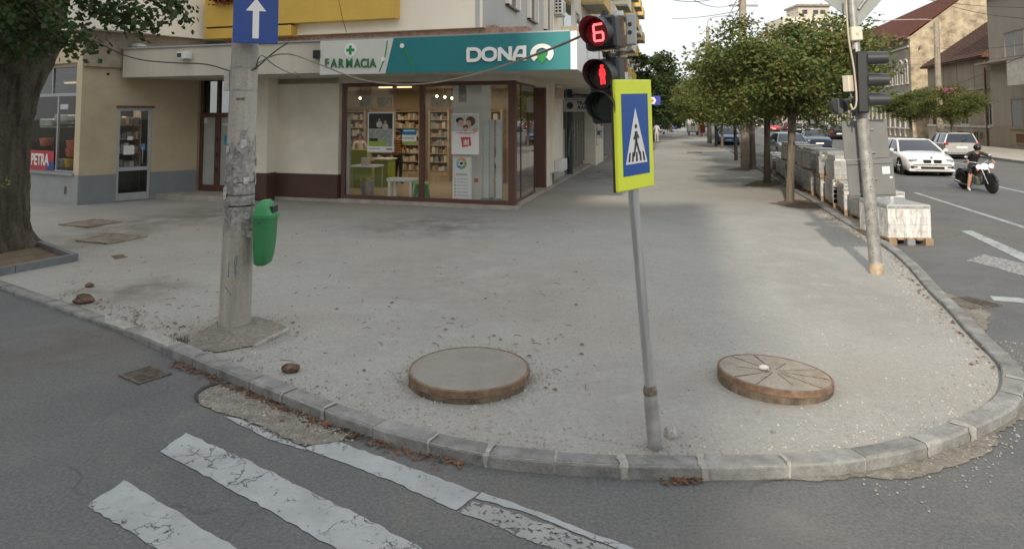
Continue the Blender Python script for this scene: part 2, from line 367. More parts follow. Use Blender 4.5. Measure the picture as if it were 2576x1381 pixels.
# mortar bed, a little inside the stones
bedv, bedf = [], []
for i in range(0,len(KP),12):
    n_ = inward(i); 
    top = ktop(i)-.008
    for k,(o_,z_) in enumerate(((.006,-.03),(.006,top),(KW-.006,top),(KW-.006,-.03))): bedv.append(KP[i]+n_*o_+Vector((0,0,z_)))
for j in range(len(bedv)//4-1):
    for k in range(3): bedf.append((j*4+k,j*4+k+1,(j+1)*4+k+1,(j+1)*4+k))
kerb = struct('kerb', MB().add(bedv,bedf), M_mort)
rk = random.Random(3); i = 0; nst = 0; JOINTS = []
while i < len(KP)-60 and nst < 150:
    curved = KP[i].y < 9 and KP[i].x > -4
    L = rk.choice([22,24,26,28]) if curved else (rk.choice([46,49,50]))
    j = min(i+L, len(KP)-3); gap = 1 if not curved else 1
    zt = ktop(i)+rk.uniform(-.005,.006)
    tilt = rk.uniform(-.004,.004); A = []
    mid = (i+j)//2
    for q in (i+0,mid,j-gap):
        n_ = inward(q); ow = rk.uniform(-.004,.004)
        for o_,z_ in ((ow,-.03),(ow,zt-.018),(.016+ow,zt+tilt),(KW-.01,zt-tilt),(KW+.002,zt-.012-tilt),(KW+.002,-.03)): A.append(KP[q]+n_*o_+Vector((0,0,z_)))
    F = [(r*6+k,r*6+k+1,(r+1)*6+k+1,(r+1)*6+k) for r in range(2) for k in range(5)]+[(0,1,2,3,4,5),(17,16,15,14,13,12)]
    o = struct('kerb_stone', MB().add(A,F), M_kerb, parent=kerb); nst += 1
    i = j; JOINTS.append(j)
# pale mortar smears over some joints
def smear(i, zt, w0, seed):
    rs__ = random.Random(seed); n_ = inward(i); t_ = (KP[i+2]-KP[i-2]).normalized(); A = []; prof_ = ((-.0055,.0),(-.0055,zt*.45),(-.0055,zt-.014),(.012,zt+.006),(KW*.5,zt+.0075),(KW*rs__.uniform(.75,.98),zt+.0075))
    for o_,z_ in prof_:
        wl_, wr_ = w0*rs__.uniform(.35,1.2), w0*rs__.uniform(.35,1.2)
        A += [KP[i]+n_*o_-t_*wl_+Vector((0,0,z_)), KP[i]+n_*o_+t_*wr_+Vector((0,0,z_))]
    return struct('mortar_smear', MB().add(A,[(k*2,k*2+1,k*2+3,k*2+2) for k in range(len(prof_)-1)]), M_mort, parent=kerb)
for k_,i_ in enumerate(JOINTS):
    if i_ > kidx(700,1015) and i_ < kidx(2576,1048)+40 and (k_*7)%10 < 7: smear(i_, ktop(i_), .014+.024*((k_*13)%5)/5*(1.6 if i_ > kidx(1290,1185) else .7), k_)
# the rest of the kerb up the street
far_k = MB(); rest = KP[i::60]
V=[];F=[]
for q,p in enumerate(rest):
    for o_,z_ in ((0,0),(0,.1),(-KW,.1),(-KW,0)): V.append(p-NR*(-o_)+Vector((0,0,z_)))
for q in range(len(rest)-1):
    for k in range(3): F.append((q*4+k,q*4+k+1,q*4+k+5,q*4+k+4))
struct('kerb_strip', MB().add(V,F), M_kerb, parent=kerb)

# far pavement on the right side of the street
b = MB(); q0,q1 = -12,230
b.prism([ST(13.6,q0,0),ST(22,q0,0),ST(22,q1,0),ST(13.6,q1,0)], (0,0,.10)); struct('far_pavement', b, mat('far_paving',(.40,.375,.33,1),.9,var=.12,scale=1.2,fine=.1,fscale=20))
b = MB().prism([ST(13.42,q0,0),ST(13.6,q0,0),ST(13.6,q1,0),ST(13.42,q1,0)], (0,0,.13)); struct('far_kerb', b, M_kerb)

# road markings ------------------------------------------------
def mark(name, pts, m=M_paint, z=.005, jag=0, seed=1):
    P = [G(x,y,z) for x,y in pts]
    if jag:
        rj = random.Random(seed); Q = []
        for a,c in zip(P, P[1:]+P[:1]):
            nseg = max(1,int((c-a).length/.05)); t = (c-a).normalized() if (c-a).length else Vector(); nn = Vector((-t.y,t.x,0))
            for k in range(nseg): Q.append(a+(c-a)*(k/nseg)+(nn*rj.uniform(-jag,jag) if k else Vector()))
        P = Q
    return struct(name, MB().add(P,[tuple(range(len(P)))]), m, parent=road)
mark('zebra_stripe', [(402,1135),(468,1088),(640,1165),(905,1295),(1065,1381),(1290,1500),(1080,1500),(850,1381),(620,1250)], jag=.009, seed=1)
mark('zebra_stripe', [(220,1270),(312,1207),(600,1381),(800,1500),(590,1500),(400,1381)], jag=.009, seed=2)
mark('zebra_stripe', [(768,1126),(815,1104),(852,1110),(1205,1238),(1148,1282),(1000,1215)], jag=.009, seed=3)
mark('zebra_stripe', [(1212,1237),(1290,1262),(1600,1381),(1830,1470),(1780,1470),(1560,1381),(1330,1290),(1195,1252)], jag=.008, seed=4)
mark('zebra_stripe', [(1190,1260),(1325,1300),(1550,1381),(1740,1470),(1530,1470),(1395,1381),(1152,1286)], M_paint2, jag=.012, seed=5)
mark('zebra_stripe', [(560,1046),(600,1052),(690,1093),(768,1127),(760,1129),(680,1105),(620,1075)], jag=.006, seed=6)
def line_st(off, v0, v1, w=.14, m=M_paint, name='lane_line'):
    P = [ST(off-w/2,v0,.005),ST(off+w/2,v0,.005),ST(off+w/2,v1,.005),ST(off-w/2,v1,.005)]
    return struct(name, MB().add(P,[(0,1,2,3)]), m, parent=road)
line_st(3.65,-9,3.6); line_st(7.0,-9,34,.16)
for k in range(8): line_st(3.65, 9+k*10, 12.5+k*10)
for k in range(8): line_st(7.0, 38+k*14, 48+k*14, .16)
for k in range(6): line_st(10.4, 4+k*12, 8+k*12)
mark('lane_line', [(2418,581),(2445,580),(2600,648),(2700,690),(2640,690),(2560,650)], jag=.006, seed=8)
mark('worn_marking', [(2430,655),(2475,640),(2540,655),(2600,668),(2600,700),(2560,690),(2500,672)], M_paint2, jag=.03, seed=9)
mark('stop_line', [(2490,744),(2600,752),(2700,765),(2700,778),(2600,764),(2500,756)], jag=.008, seed=10)

# asphalt broken out beside the kerb, filled with rubble
def patch(name, pts, m, z=.008, jag=.02, seed=1, parent=None): 
    P = [G(x,y,z) for x,y in pts]; rj = random.Random(seed); Q = []
    for a,c in zip(P, P[1:]+P[:1]):
        nseg = max(1,int((c-a).length/.08))
        for k in range(nseg): Q.append(a+(c-a)*(k/nseg)+Vector((rj.uniform(-jag,jag),rj.uniform(-jag,jag),0)) if k else a.copy())
    return struct(name, MB().add(Q,[tuple(range(len(Q)))]), m, parent=parent)
patch('rubble_patch', [(495,1000),(497,985),(560,962),(640,1000),(760,1052),(880,1100),(850,1108),(780,1118),(745,1115),(650,1068),(570,1040),(510,1020)], M_rub, .008, parent=road)
def kerb_rubble(i0, i1, wid, seed):
    rj = random.Random(seed); A, Bk = [], []; w_ = wid*.3
    for i_ in range(i0, i1, 2):
        w_ = max(.02, min(wid*1.5, w_+rj.uniform(-.035,.035))); f_ = min(1, (i_-i0)/40, (i1-i_)/40)
        A.append(KP[i_]+inward(i_)*.02+Vector((0,0,.008))); Bk.append(KP[i_]-inward(i_)*(w_*f_+rj.uniform(0,.012))+Vector((0,0,.008)))
    P = A+Bk[::-1]; return struct('rubble_patch', MB().add(P,[tuple(range(len(P)))]), M_rub, parent=road)
kerb_rubble(iD-30, kidx(2576,1048)+60, .10, 2); kerb_rubble(iE-10, kidx(2372,730), .22, 3)
patch('dirt_patch', [(170,562),(240,552),(282,562),(220,575)], M_dirt, .046, .03, 4, parent=pav)
patch('dirt_patch', [(215,598),(270,588),(345,596),(290,612),(240,612)], M_dirt, .046, .05, 5, parent=pav)
patch('dirt_patch', [(278,643),(310,640),(322,646),(290,652)], M_dirt, .046, .04, 6, parent=pav)
patch('dirt_patch', [(1870,468),(1900,455),(1960,452),(1985,462),(1930,470)], M_dirt, .046, .05, 7, parent=pav)
patch('dirt_patch', [(1935,512),(1995,502),(2050,505),(2075,525),(2010,524)], M_dirt, .046, .05, 8, parent=pav)
patch('dirt_patch', [(1820,428),(1870,420),(1900,424),(1880,432)], M_dirt, .046, .05, 9, parent=pav)
# thin films of dust and dirt with soft uneven edges
def dust_mat(name, col, op):
    m = bpy.data.materials.new(name); m.use_nodes = True; n, l = m.node_tree.nodes, m.node_tree.links; b = n['Principled BSDF']; b.inputs['Roughness'].default_value = .95; b.inputs['Base Color'].default_value = col
    tcn = n.new('ShaderNodeTexCoord'); mpn = n.new('ShaderNodeMapping'); mpn.inputs['Location'].default_value = (-1,-1,0); mpn.inputs['Scale'].default_value = (2,2,0); l.new(tcn.outputs['Generated'], mpn.inputs[0])
    ln = n.new('ShaderNodeVectorMath'); ln.operation = 'LENGTH'; l.new(mpn.outputs[0], ln.inputs[0]); fo = n.new('ShaderNodeMapRange'); fo.inputs[1].default_value = .25; fo.inputs[2].default_value = 1.0; fo.inputs[3].default_value = 1; fo.inputs[4].default_value = 0; l.new(ln.outputs['Value'], fo.inputs[0])
    a = n.new('ShaderNodeTexNoise'); a.inputs['Scale'].default_value = 1.7; a.inputs['Detail'].default_value = 7; a.inputs['Roughness'].default_value = .65; l.new(tcn.outputs['Object'], a.inputs['Vector']); r = n.new('ShaderNodeMapRange'); r.inputs[1].default_value = .38; r.inputs[2].default_value = .66; r.inputs[4].default_value = op; l.new(a.outputs['Fac'], r.inputs[0])
    mu = n.new('ShaderNodeMath'); mu.operation = 'MULTIPLY'; l.new(fo.outputs[0], mu.inputs[0]); l.new(r.outputs[0], mu.inputs[1]); tr = n.new('ShaderNodeBsdfTransparent'); x = n.new('ShaderNodeMixShader'); l.new(mu.outputs[0], x.inputs[0]); l.new(tr.outputs[0], x.inputs[1]); l.new(b.outputs[0], x.inputs[2]); l.new(x.outputs[0], n['Material Output'].inputs[0]); return m
M_dustb = dust_mat('brown_dust',(.20,.172,.138,1),.5); M_dustp = dust_mat('pale_dust',(.42,.41,.385,1),.7)
def dust(x0, y0, x1, y1, m, z, parent, nm='dust_film'):
    P = [G(x,y,z) for x,y in ((x0,y1),(x1,y1),(x1,y0),(x0,y0))]; c = sum(P,Vector())/4; hx = ((P[1]-P[0]).length+(P[2]-P[3]).length)/4; hy = abs(P[3].y-P[0].y)/2; return struct(nm, MB().add([c+Vector((-hx,-hy,0)),c+Vector((hx,-hy,0)),c+Vector((hx,hy,0)),c+Vector((-hx,hy,0))],[(0,1,2,3)]), m, parent=parent)
dust(820,535,1340,610,M_dustb,.0445,pav); dust(300,508,760,580,M_dustb,.0450,pav); dust(120,540,420,660,M_dustb,.0455,pav); dust(140,690,520,790,M_dustb,.0445,pav); dust(1380,420,1650,470,M_dustb,.0445,pav); dust(420,790,780,900,M_dustb,.0455,pav)
dust(820,620,1500,860,M_dustp,.0460,pav); dust(1400,880,1800,1130,M_dustp,.0465,pav); dust(1900,620,2250,900,M_dustp,.0445,pav)
dust(-60,800,330,980,M_dustb,.0040,road); dust(1500,1225,2300,1420,dust_mat('faint_dust',(.30,.295,.28,1),.4),.0040,road)
# dark broken lip of the asphalt at the hole
lip = [G(x,y,.012) for x,y in [(560,963),(530,970),(505,980),(494,992),(496,1008)]]
struct('asphalt_lip', MB().tube(lip,[.008,.014,.018,.018,.01],5), mat('asphalt_dark',(.05,.05,.05,1),.95), parent=road)

# loose stones and litter, uncountable
def chips(name, spots, m, size, parent=None, label=None):
    b = MB(); rc = random.Random(len(spots)+11)
    for p in spots:
        s_ = size*rc.uniform(.5,1.5); k = rc.uniform(0,6.28); c = Vector(p)+Vector((0,0,s_*.25))
        pts = [c+Vector((math.cos(k+a)*s_*rc.uniform(.7,1.1),math.sin(k+a)*s_*rc.uniform(.7,1.1),-s_*.3)) for a in (0,1.57,3.14,4.71)]
        b.add(pts+[c+Vector((rc.uniform(-.3,.3)*s_,rc.uniform(-.3,.3)*s_,s_*rc.uniform(.3,.6)))], [(0,1,4),(1,2,4),(2,3,4),(3,0,4)])
    o = struct(name, b, m, kind='stuff', label=label); return o
rg = random.Random(21); sp = []
PPOLY = [(p.x,p.y) for p in inner[::4]] + [(-15,250),(-60,60),(-40,34)]
def on_pavement(x, y):
    c = False; j = len(PPOLY)-1
    for i in range(len(PPOLY)):
        (xi,yi),(xj,yj) = PPOLY[i],PPOLY[j]
        if (yi>y) != (yj>y) and x < (xj-xi)*(y-yi)/(yj-yi)+xi: c = not c
        j = i
    return c
for _ in range(2600):                                   # along the inner edge of the kerb
    i = rg.randrange(iA, iF+200); dd = abs(rg.gauss(0,.22)); p = KP[i]+inward(i)*(KW+.02+dd); sp.append((p.x,p.y,.042))
for _ in range(900):
    p = G(rg.gauss(620,75), rg.gauss(850,25), .042); sp.append((p.x,p.y,.042))
for _ in range(700):
    a = rg.uniform(0,6.28); r_ = .56+abs(rg.gauss(0,.14)); c = G(1181,945)+Vector((math.cos(a),math.sin(a),0))*r_; sp.append((c.x,c.y,.042))
for _ in range(120):
    a = rg.uniform(0,6.28); r_ = abs(rg.gauss(0,.14)); c = G(1650,1130)+Vector((math.cos(a),math.sin(a),0))*r_; sp.append((c.x,c.y,.042))
for _ in range(1500):
    p = G(rg.uniform(150,2400), rg.uniform(560,1120), .042); sp.append((p.x,p.y,.042))
sp = [p for p in sp if on_pavement(p[0],p[1])]
chips('loose_gravel', sp, M_ston, .011, label='small loose stone chips lying on the crushed stone pavement')
sp = []
for q in ([(560,975),(880,1100)],[(520,1000),(760,1110)],[(540,985),(840,1105)]):
    for _ in range(350):
        k = rg.random(); x = q[0][0]+(q[1][0]-q[0][0])*k+rg.gauss(0,14); y = q[0][1]+(q[1][1]-q[0][1])*k+rg.gauss(0,9); p = G(x,y,.01); sp.append((p.x,p.y,.009))
for _ in range(420):
    i = rg.randrange(iD, iE); p = KP[i]-inward(i)*(.02+abs(rg.gauss(0,.16))); sp.append((p.x,p.y,.006))
chips('rubble_stones', sp, mat('rubble_chip',(.30,.285,.26,1),.9,var=.3,scale=9), .010, label='loose rubble in the broken gutter beside the kerb')
def litter(name, spots, m, size, label):
    b = MB(); rl = random.Random(5)
    for p in spots:
        a = rl.uniform(0,6.28); L = size*rl.uniform(.6,1.6); w = L*rl.uniform(.15,.6); t = Vector((math.cos(a),math.sin(a),0)); n_ = Vector((-t.y,t.x,0)); c = Vector(p)+Vector((0,0,.004))
        up = Vector((0,0,rl.uniform(.2,1.0)*w)); b.add([c-t*L,c-n_*w+up*.3,c+t*L,c+n_*w+up],[(0,1,2),(0,2,3)])
    return struct(name, b, m, kind='stuff', label=label)
M_leafdry = mat('dry_leaf',(.17,.085,.04,1),.8,var=.35,scale=8)
sp = []
for _ in range(420):
    i = rg.randrange(iB+10, iC+30); p = KP[i]-inward(i)*(.01+abs(rg.gauss(0,.05))); sp.append((p.x,p.y,.01))
for _ in range(160):
    i = rg.randrange(iA-60, iB); p = KP[i]+inward(i)*(rg.uniform(.1,.5)); sp.append((p.x,p.y,.045))
for _ in range(260):
    p = G(rg.uniform(90,1500), rg.uniform(560,1000), .045); sp.append((p.x,p.y,.045))
for _ in range(60):
    p = G(rg.gauss(1715,28), rg.gauss(1209,4), .01); sp.append((p.x,p.y,.01))
for _ in range(260):
    i = rg.randrange(iE-60, iF+300); p = KP[i]+inward(i)*(KW+.03+abs(rg.gauss(0,.08))); sp.append((p.x,p.y,.045))
sp = [p for p in sp if p[2]<.02 or on_pavement(p[0],p[1])]
litter('leaf_litter', sp, M_leafdry, .022, 'dry brown leaves and bits of twig scattered on the pavement and gutter')
sp = []
for _ in range(90):
    p = G(rg.uniform(100,1500), rg.uniform(560,990), .046)
    if on_pavement(p.x,p.y): sp.append((p.x,p.y,.045))
b = MB()
for p in sp:
    a = rg.uniform(-1.6,1.6); L = rg.uniform(.015,.07); t = Vector((math.cos(a),math.sin(a),0)); c = Vector(p); b.tube([c-t*L, c+Vector((0,rg.uniform(-.02,.02),.006)), c+t*L*.9], .0026, 4)
struct('twig_litter', b, mat('twig',(.10,.075,.05,1),.9), kind='stuff', label='thin dry twigs strewn over the grey pavement')
# ------------------------------------------------------------------ the corner block with the pharmacy
O = (0.0, 17.32)
FA = Fr(O, (-.9497,.3131), (-.3131,-.9497))                  # shop front, u runs to the left, d towards the camera
FS = Fr(O, (.2335,.9724), (.9724,-.2335))                    # side along the main street, u away from the camera
PA, PB = Vector((-11.42,18.2,0)), Vector((-9.37,20.4,0))     # slanted wall of the recess: pier to inner corner
FD = Fr(PB, tuple((PA-PB).xy), (.732,-.681))                 # u runs from the inner corner out to the pier
dL = (PA-PB).length
FL = Fr(PA, (-.863,.505), (-.505,-.863))                     # front of the hardware shop at the left
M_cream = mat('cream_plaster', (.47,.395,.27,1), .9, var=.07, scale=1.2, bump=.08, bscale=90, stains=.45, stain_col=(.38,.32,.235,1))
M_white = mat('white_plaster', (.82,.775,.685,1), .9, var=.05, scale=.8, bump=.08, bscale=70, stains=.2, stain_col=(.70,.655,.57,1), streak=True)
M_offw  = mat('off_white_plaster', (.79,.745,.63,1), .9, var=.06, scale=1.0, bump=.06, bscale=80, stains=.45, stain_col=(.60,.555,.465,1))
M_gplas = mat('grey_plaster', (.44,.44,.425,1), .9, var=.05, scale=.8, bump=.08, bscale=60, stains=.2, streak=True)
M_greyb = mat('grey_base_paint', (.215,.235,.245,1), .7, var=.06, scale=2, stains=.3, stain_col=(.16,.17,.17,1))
M_greybl= mat('grey_base_lit', (.33,.345,.345,1), .7, var=.06, scale=2, stains=.3)  # paler copy of the grey base; the left front's stronger light is in its colour
M_brown = mat('brown_base', (.085,.042,.032,1), .6, var=.1, scale=2.5)
M_brownf= mat('brown_frame', (.115,.055,.042,1), .4, var=.06, scale=3)
M_conc  = mat('concrete_plain', (.40,.37,.32,1), .9, var=.14, scale=3, bump=.3, stains=.4)
M_canop = mat('canopy_plaster', (.58,.54,.45,1), .9, var=.08, scale=1.2, stains=.5, streak=True, stain_col=(.40,.37,.31,1))
M_yell  = mat('yellow_board', (.60,.40,.075,1), .6, var=.05, scale=1.5)
M_dark  = mat('dark_gap', (.03,.028,.025,1), .9, var=0)
M_brickp= mat('pinkish_brick', (.36,.24,.185,1), .9, var=.2, scale=9, bump=.3)
M_alu   = mat('aluminium_frame', (.36,.37,.38,1), .45, .3, var=.05)
M_glass = glass('shop_glass', (.985,.99,.985,1), 1.0, 1.55)
M_glassw = glass('window_glass', (.98,.985,.98,1), .55, 1.40)
M_glassd= glass('dim_glass', (.55,.58,.57,1), 1.0, 1.5)
M_paper = mat('white_paper', (.72,.72,.72,1), .8, var=.02)
M_wplas = mat('white_plastic', (.70,.70,.68,1), .45, var=.03)
M_blackp= mat('black_plastic', (.015,.015,.017,1), .4, var=0)
M_inw   = mat('interior_wall', (.62,.52,.38,1), .8, var=.03)

blk = thing('apartment_block', 'cream corner block with pharmacy on its ground floor and yellow balcony above', 'building', (0,17.32,0))
ZC0, ZC1 = 3.43, 4.20                                        # canopy underside and top
uG = FA.pu(858); uW = FA.pu(725); uC0 = FA.pu(697); uC1 = FA.pu(655); uD0, uD1 = FA.pu(653), FA.pu(497)
zst = .14                                                    # plinth step
# plinth under the glass and wall
b = MB().box(-.10,uG+.02,-.5,.08,-.02,zst,FA).box(uG+.02,uC0+.4,-.5,.05,-.02,zst-.02,FA); part('plinth', b, M_conc, blk)
b = MB().box(.30,24,-.5,.06,-.02,zst,FS); part('side_plinth', b, M_conc, blk)
b = MB().box(uC0+.45,FA.pu(387,.9)+.2,-.3,1.0,-.02,.18,FA); part('entrance_step', b, M_conc, blk)
# brown based wall beside the glass
b = MB().box(uG+.08,uC0,-.3,0,.78,ZC0+.3,FA); part('wall', b, M_offw, blk)
b = MB().box(uG+.08,uC0,-.3,.012,zst-.05,.78,FA); part('wall_base', b, M_brown, blk)
b = MB().box(uC0-.005,uC1+.1,-.3,.42,.80,ZC0+.3,FA); part('column', b, M_offw, blk)
b = MB().box(uC0-.02,uC1+.11,-.3,.435,.02,.80,FA); part('column_base', b, M_brown, blk)
# recessed slanted wall, door of the hardware shop, pier
uP = FD.pu(297); uQ = FD.pu(383)
zb = .80
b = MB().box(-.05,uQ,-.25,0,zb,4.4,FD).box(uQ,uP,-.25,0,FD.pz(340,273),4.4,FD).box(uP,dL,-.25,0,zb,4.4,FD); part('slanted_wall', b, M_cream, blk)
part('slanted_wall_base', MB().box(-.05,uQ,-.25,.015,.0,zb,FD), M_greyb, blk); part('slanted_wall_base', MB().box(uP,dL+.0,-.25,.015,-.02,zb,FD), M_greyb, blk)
# left shop front
lx0 = FL.pu(92); 
LW0, LW1 = .26, 3.3                                   # window from the pier to behind the tree
wz0, wz1 = FL.pz(160,418), FL.pz(160,160)
b = MB().box(0,LW0,-.25,0,.82,4.6,FL).box(LW0,LW1,-.25,0,wz1,4.6,FL).box(LW1,9,-.25,0,.82,4.6,FL); part('shop_wall', b, mat('cream_lit',(.66,.565,.385,1),.9,var=.05,scale=1.2,stains=.2), blk)  # lit copy of the cream plaster: stronger light put into its colour
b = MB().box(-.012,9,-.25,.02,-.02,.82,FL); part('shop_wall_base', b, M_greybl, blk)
b = MB().box(LW0-.05,LW1,-.02,.09,.80,.86,FL); part('window_sill', b, M_greybl, blk)
b = MB().box(.52,.62,.02,.03,.30,.50,FL); part('vent', b, M_brownf, blk)
# upper storeys
upz = 4.66
UF0 = Vector((-.76,17.57)); UF1 = Vector((-9.12,20.32)); UF2 = Vector((-10.95,17.75)); UF3 = Vector((-20,23.0))
ring = [UF0,UF1,UF2,UF3,Vector((-20,40)),Vector((UF0.x+.2335*75,17.57+.9724*75))]
b = MB().prism([Vector((p.x,p.y,upz)) for p in ring], (0,0,14.5)); up = part('upper_wall', b, M_white, blk)
b = MB().prism([Vector((p.x,p.y,19.2)) for p in ring], (0,0,.35)); part('roof', b, M_conc, blk)
FU = Fr(UF0, (-.9497,.3131), (-.3131,-.9497)); FV = Fr(UF0, (.2335,.9724), (.9724,-.2335))
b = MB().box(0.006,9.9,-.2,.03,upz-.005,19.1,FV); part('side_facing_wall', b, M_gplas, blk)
# brick strip above the canopy, dark slot under the overhang
b = MB().box(-.35,9.0,-.6,-.15,ZC1-.4,upz-.005,FA); part('brick_strip', b, M_brickp, blk)
b = MB().box(-.3,30,-.6,-.35,ZC1-.4,upz-.005,FS); part('side_brick_strip', b, M_brickp, blk)
b = MB().prism([Vector((p.x,p.y,ZC1-.5)) for p in (Vector((-9.2,20.5)),Vector((-11.3,18.15)),Vector((-14.5,20.1)),Vector((-12,22.5)))], (0,0,upz-ZC1+.49)); part('neck_wall', b, mat('grey_brown_strip',(.33,.28,.22,1),.9,var=.12), blk)
# yellow balcony front and the strip under it
yu0, yu1 = FA.pu(990,.3), FA.pu(508,.3)
b = MB().box(yu0,yu1,-.1,.3,4.97,6.2,FA); bal = part('balcony_front', b, M_yell, blk)
b = MB().box(yu0+.004,yu1,-.1,.33,6.2,6.3,FA); part('balcony_rail', b, M_brownf, bal)
b = MB().box(FA.pu(727,.3),yu1,-.1,.29,4.63,4.92,FA); part('balcony_skirt', b, M_yell, blk)
b = MB().box(FA.pu(727,.3)+.1,yu1,-.1,.22,4.92,4.97,FA); part('balcony_gap', b, M_dark, blk)
b = MB().box(yu0+.5,yu1-.3,-.1,-.02,7.2,9.4,FA); part('upper_window', b, M_glassd, blk)
# canopy running round the corner
cu0, cu1, cd_ = -2.1, 10.55, 2.0
def canop(z0, z1, du=0, dd=0):
    A = FA.p(cu1,cd_+dd,z0); C = FA.p(cu0-du,cd_+dd,z0); D = FS.p(30,1.95+du,z0); Bk = FA.p(cu1+1.0,-.5,z0)
    return MB().prism([A,C,D,FS.p(30,-.4,z0),FA.p(.3,-.5,z0),Bk], (0,0,z1-z0))
part('canopy', canop(ZC0, ZC1), M_canop, blk)
b = MB().box(cu0+.1,cu1+.03,cd_-.35,cd_+.05,ZC1,ZC1+.035,FA); part('canopy_flashing', b, M_alu, blk)
b = MB().ball(FA.p(10.3,1.75,ZC1+.09),.17,10,6,(1.4,1,.6)); part('roof_sheet_bundle', b, M_alu, blk)
# floodlight boxes on the canopy
for x,y,w in ((467,141,.30),(801,138,.2)):
    u_,z_ = FA.px(x,y,2.05); 
    if x < 800:
        lb = part('floodlight', MB().bbox(u_-.17,u_+.17,cd_,cd_+.18,z_-.09,z_+.09,.01,FA), M_wplas, blk); part('lamp_glass', MB().box(u_+.02,u_+.15,cd_+.17,cd_+.19,z_-.05,z_+.06,FA), M_blackp, lb)
    else: part('floodlight', MB().bbox(u_-.1,u_+.1,cd_,cd_+.15,z_-.1,z_+.1,.01,FA), M_blackp, blk)
b = MB().cyl(FD.p(FD.pu(268)-.0,0,FD.pz(270,187)),FD.p(FD.pu(268),.02,FD.pz(270,187)),.035); part('wall_hole', b, M_dark, blk)

# ---- windows and doors
def frame_rect(fr, u0, u1, z0, z1, w, d0, d1, mb=None):
    mb = mb or MB()
    return mb.box(u0,u0+w,d0,d1,z0,z1,fr).box(u1-w,u1,d0,d1,z0,z1,fr).box(u0+w,u1-w,d0,d1,z1-w,z1,fr).box(u0+w,u1-w,d0,d1,z0,z0+w,fr)
# hardware shop window
win = part('window', frame_rect(FL,LW0,LW1,.86,wz1,.05,-.14,-.06), M_alu, blk)
zt = FL.pz(150,239); mu1 = FL.pu(138); mu2 = FL.pu(183,)
b = MB().box(LW0+.05,LW1-.05,-.13,-.07,zt-.04,zt+.04,FL).box(mu1-.03,mu1+.03,-.128,-.072,.91,zt-.04,FL); part('transom', b, M_alu, win)
for uu in (mu2, FL.pu(122)): part('mullion', MB().box(uu-.025,uu+.025,-.128,-.072,zt+.04,wz1-.05,FL), M_alu, win)
part('pane', MB().box(LW0+.05,LW1-.05,-.105,-.100,.91,zt-.04,FL), M_glassw, win)
part('pane', MB().box(LW0+.05,LW1-.05,-.105,-.100,zt+.04,wz1-.05,FL), M_glassd, win)
# hardware shop door
dz1 = FD.pz(340,273)-.0; dz0 = .06
part('door_jamb', MB().box(uD1+.002,uD1+.7,-.5,-.09,.0,ZC0+.2,FA), M_cream, blk)
dr = part('door', frame_rect(FD,uQ,uP,dz0,dz1,.07,-.12,-.03), M_alu, blk)
zr = FD.pz(340,425); b = MB().box(uQ+.07,uP-.07,-.11,-.05,zr-.05,zr+.05,FD).box(uQ+.07,uP-.07,-.112,-.048,dz0+.07,dz0+.2,FD); part('door_rail', b, M_alu, dr)
part('pane', MB().box(uQ+.07,uP-.07,-.085,-.08,zr+.05,dz1-.07,FD), M_glassw, dr); part('pane', MB().box(uQ+.07,uP-.07,-.085,-.08,dz0+.2,zr-.05,FD), M_glassd, dr)
hu = FD.pu(362); part('handle', MB().tube([FD.p(hu,-.05,1.05),FD.p(hu+.02,.04,1.1),FD.p(hu+.02,.04,1.45),FD.p(hu,-.05,1.5)],.014,6), M_alu, dr)
part('door_lintel', MB().box(uQ-.05,uP+.05,-.03,.02,dz1+.002,dz1+.07,FD), M_brownf, dr)
for x0,x1,y0,y1,c in ((316,343,367,390,M_paper),(325,338,344,353,M_paper),(360,370,362,378,mat('blue_sticker',(.08,.25,.5,1),.6))):
    part('paper_notice', MB().box(FD.pu(x1),FD.pu(x0),-.08,-.076,FD.pz(x0,y1),FD.pz(x0,y0),FD), c, dr)
# block entrance: brown double door with side lights
e = part('entrance_door', frame_rect(FA,uD0,uD1,.18,ZC0+.1,.10,-.22,-.10), M_brownf, blk)
zt = FA.pz(540,290); us = FA.pu(541); us2 = FA.pu(600)
b = MB().box(uD0+.1,uD1-.1,-.215,-.105,zt-.07,zt+.07,FA).box(us-.09,us+.09,-.21,-.11,.28,zt-.07,FA).box(us2-.09,us2+.09,-.21,-.11,.28,zt-.07,FA).box(us-.05,us+.05,-.21,-.11,zt+.07,ZC0,FA).box(uD0+.1,uD1-.1,-.208,-.112,.28,.36,FA)
part('door_frame', b, M_brownf, e)
part('pane', MB().box(uD0+.1,uD1-.1,-.17,-.165,zt+.07,ZC0,FA), M_glassd, e)
M_frost = mat('frosted_pane', (.42,.45,.43,1), .3, var=.05, scale=2)
for a_,c_ in ((uD0+.1,us2-.09),(us2+.09,us-.09),(us+.09,uD1-.1)): part('pane', MB().box(a_,c_,-.17,-.16,.36,zt-.07,FA), M_frost, e)
for z_ in (FA.pz(545,350),FA.pz(545,390),FA.pz(545,428),): part('hinge', MB().cyl(FA.p(us,-.10,z_-.06),FA.p(us,-.10,z_+.06),.03), M_blackp, e)
part('handle', MB().tube([FA.p(us2-.03,-.11,1.0),FA.p(us2-.03,-.03,1.02),FA.p(us2-.03,-.03,1.5),FA.p(us2-.03,-.11,1.52)],.015,6), M_blackp, e)
part('paper_notice', MB().box(FA.pu(512),FA.pu(502),-.16,-.155,FA.pz(507,311),FA.pz(507,297),FA), M_paper, e)
part('paper_notice', MB().box(FA.pu(566),FA.pu(550),-.16,-.155,FA.pz(555,317),FA.pz(555,310),FA), M_paper, e)
part('sticker', MB().box(FA.pu(569),FA.pu(556),-.16,-.155,FA.pz(560,366),FA.pz(560,342),FA), mat('cyan_sticker',(.05,.35,.55,1),.5), e)
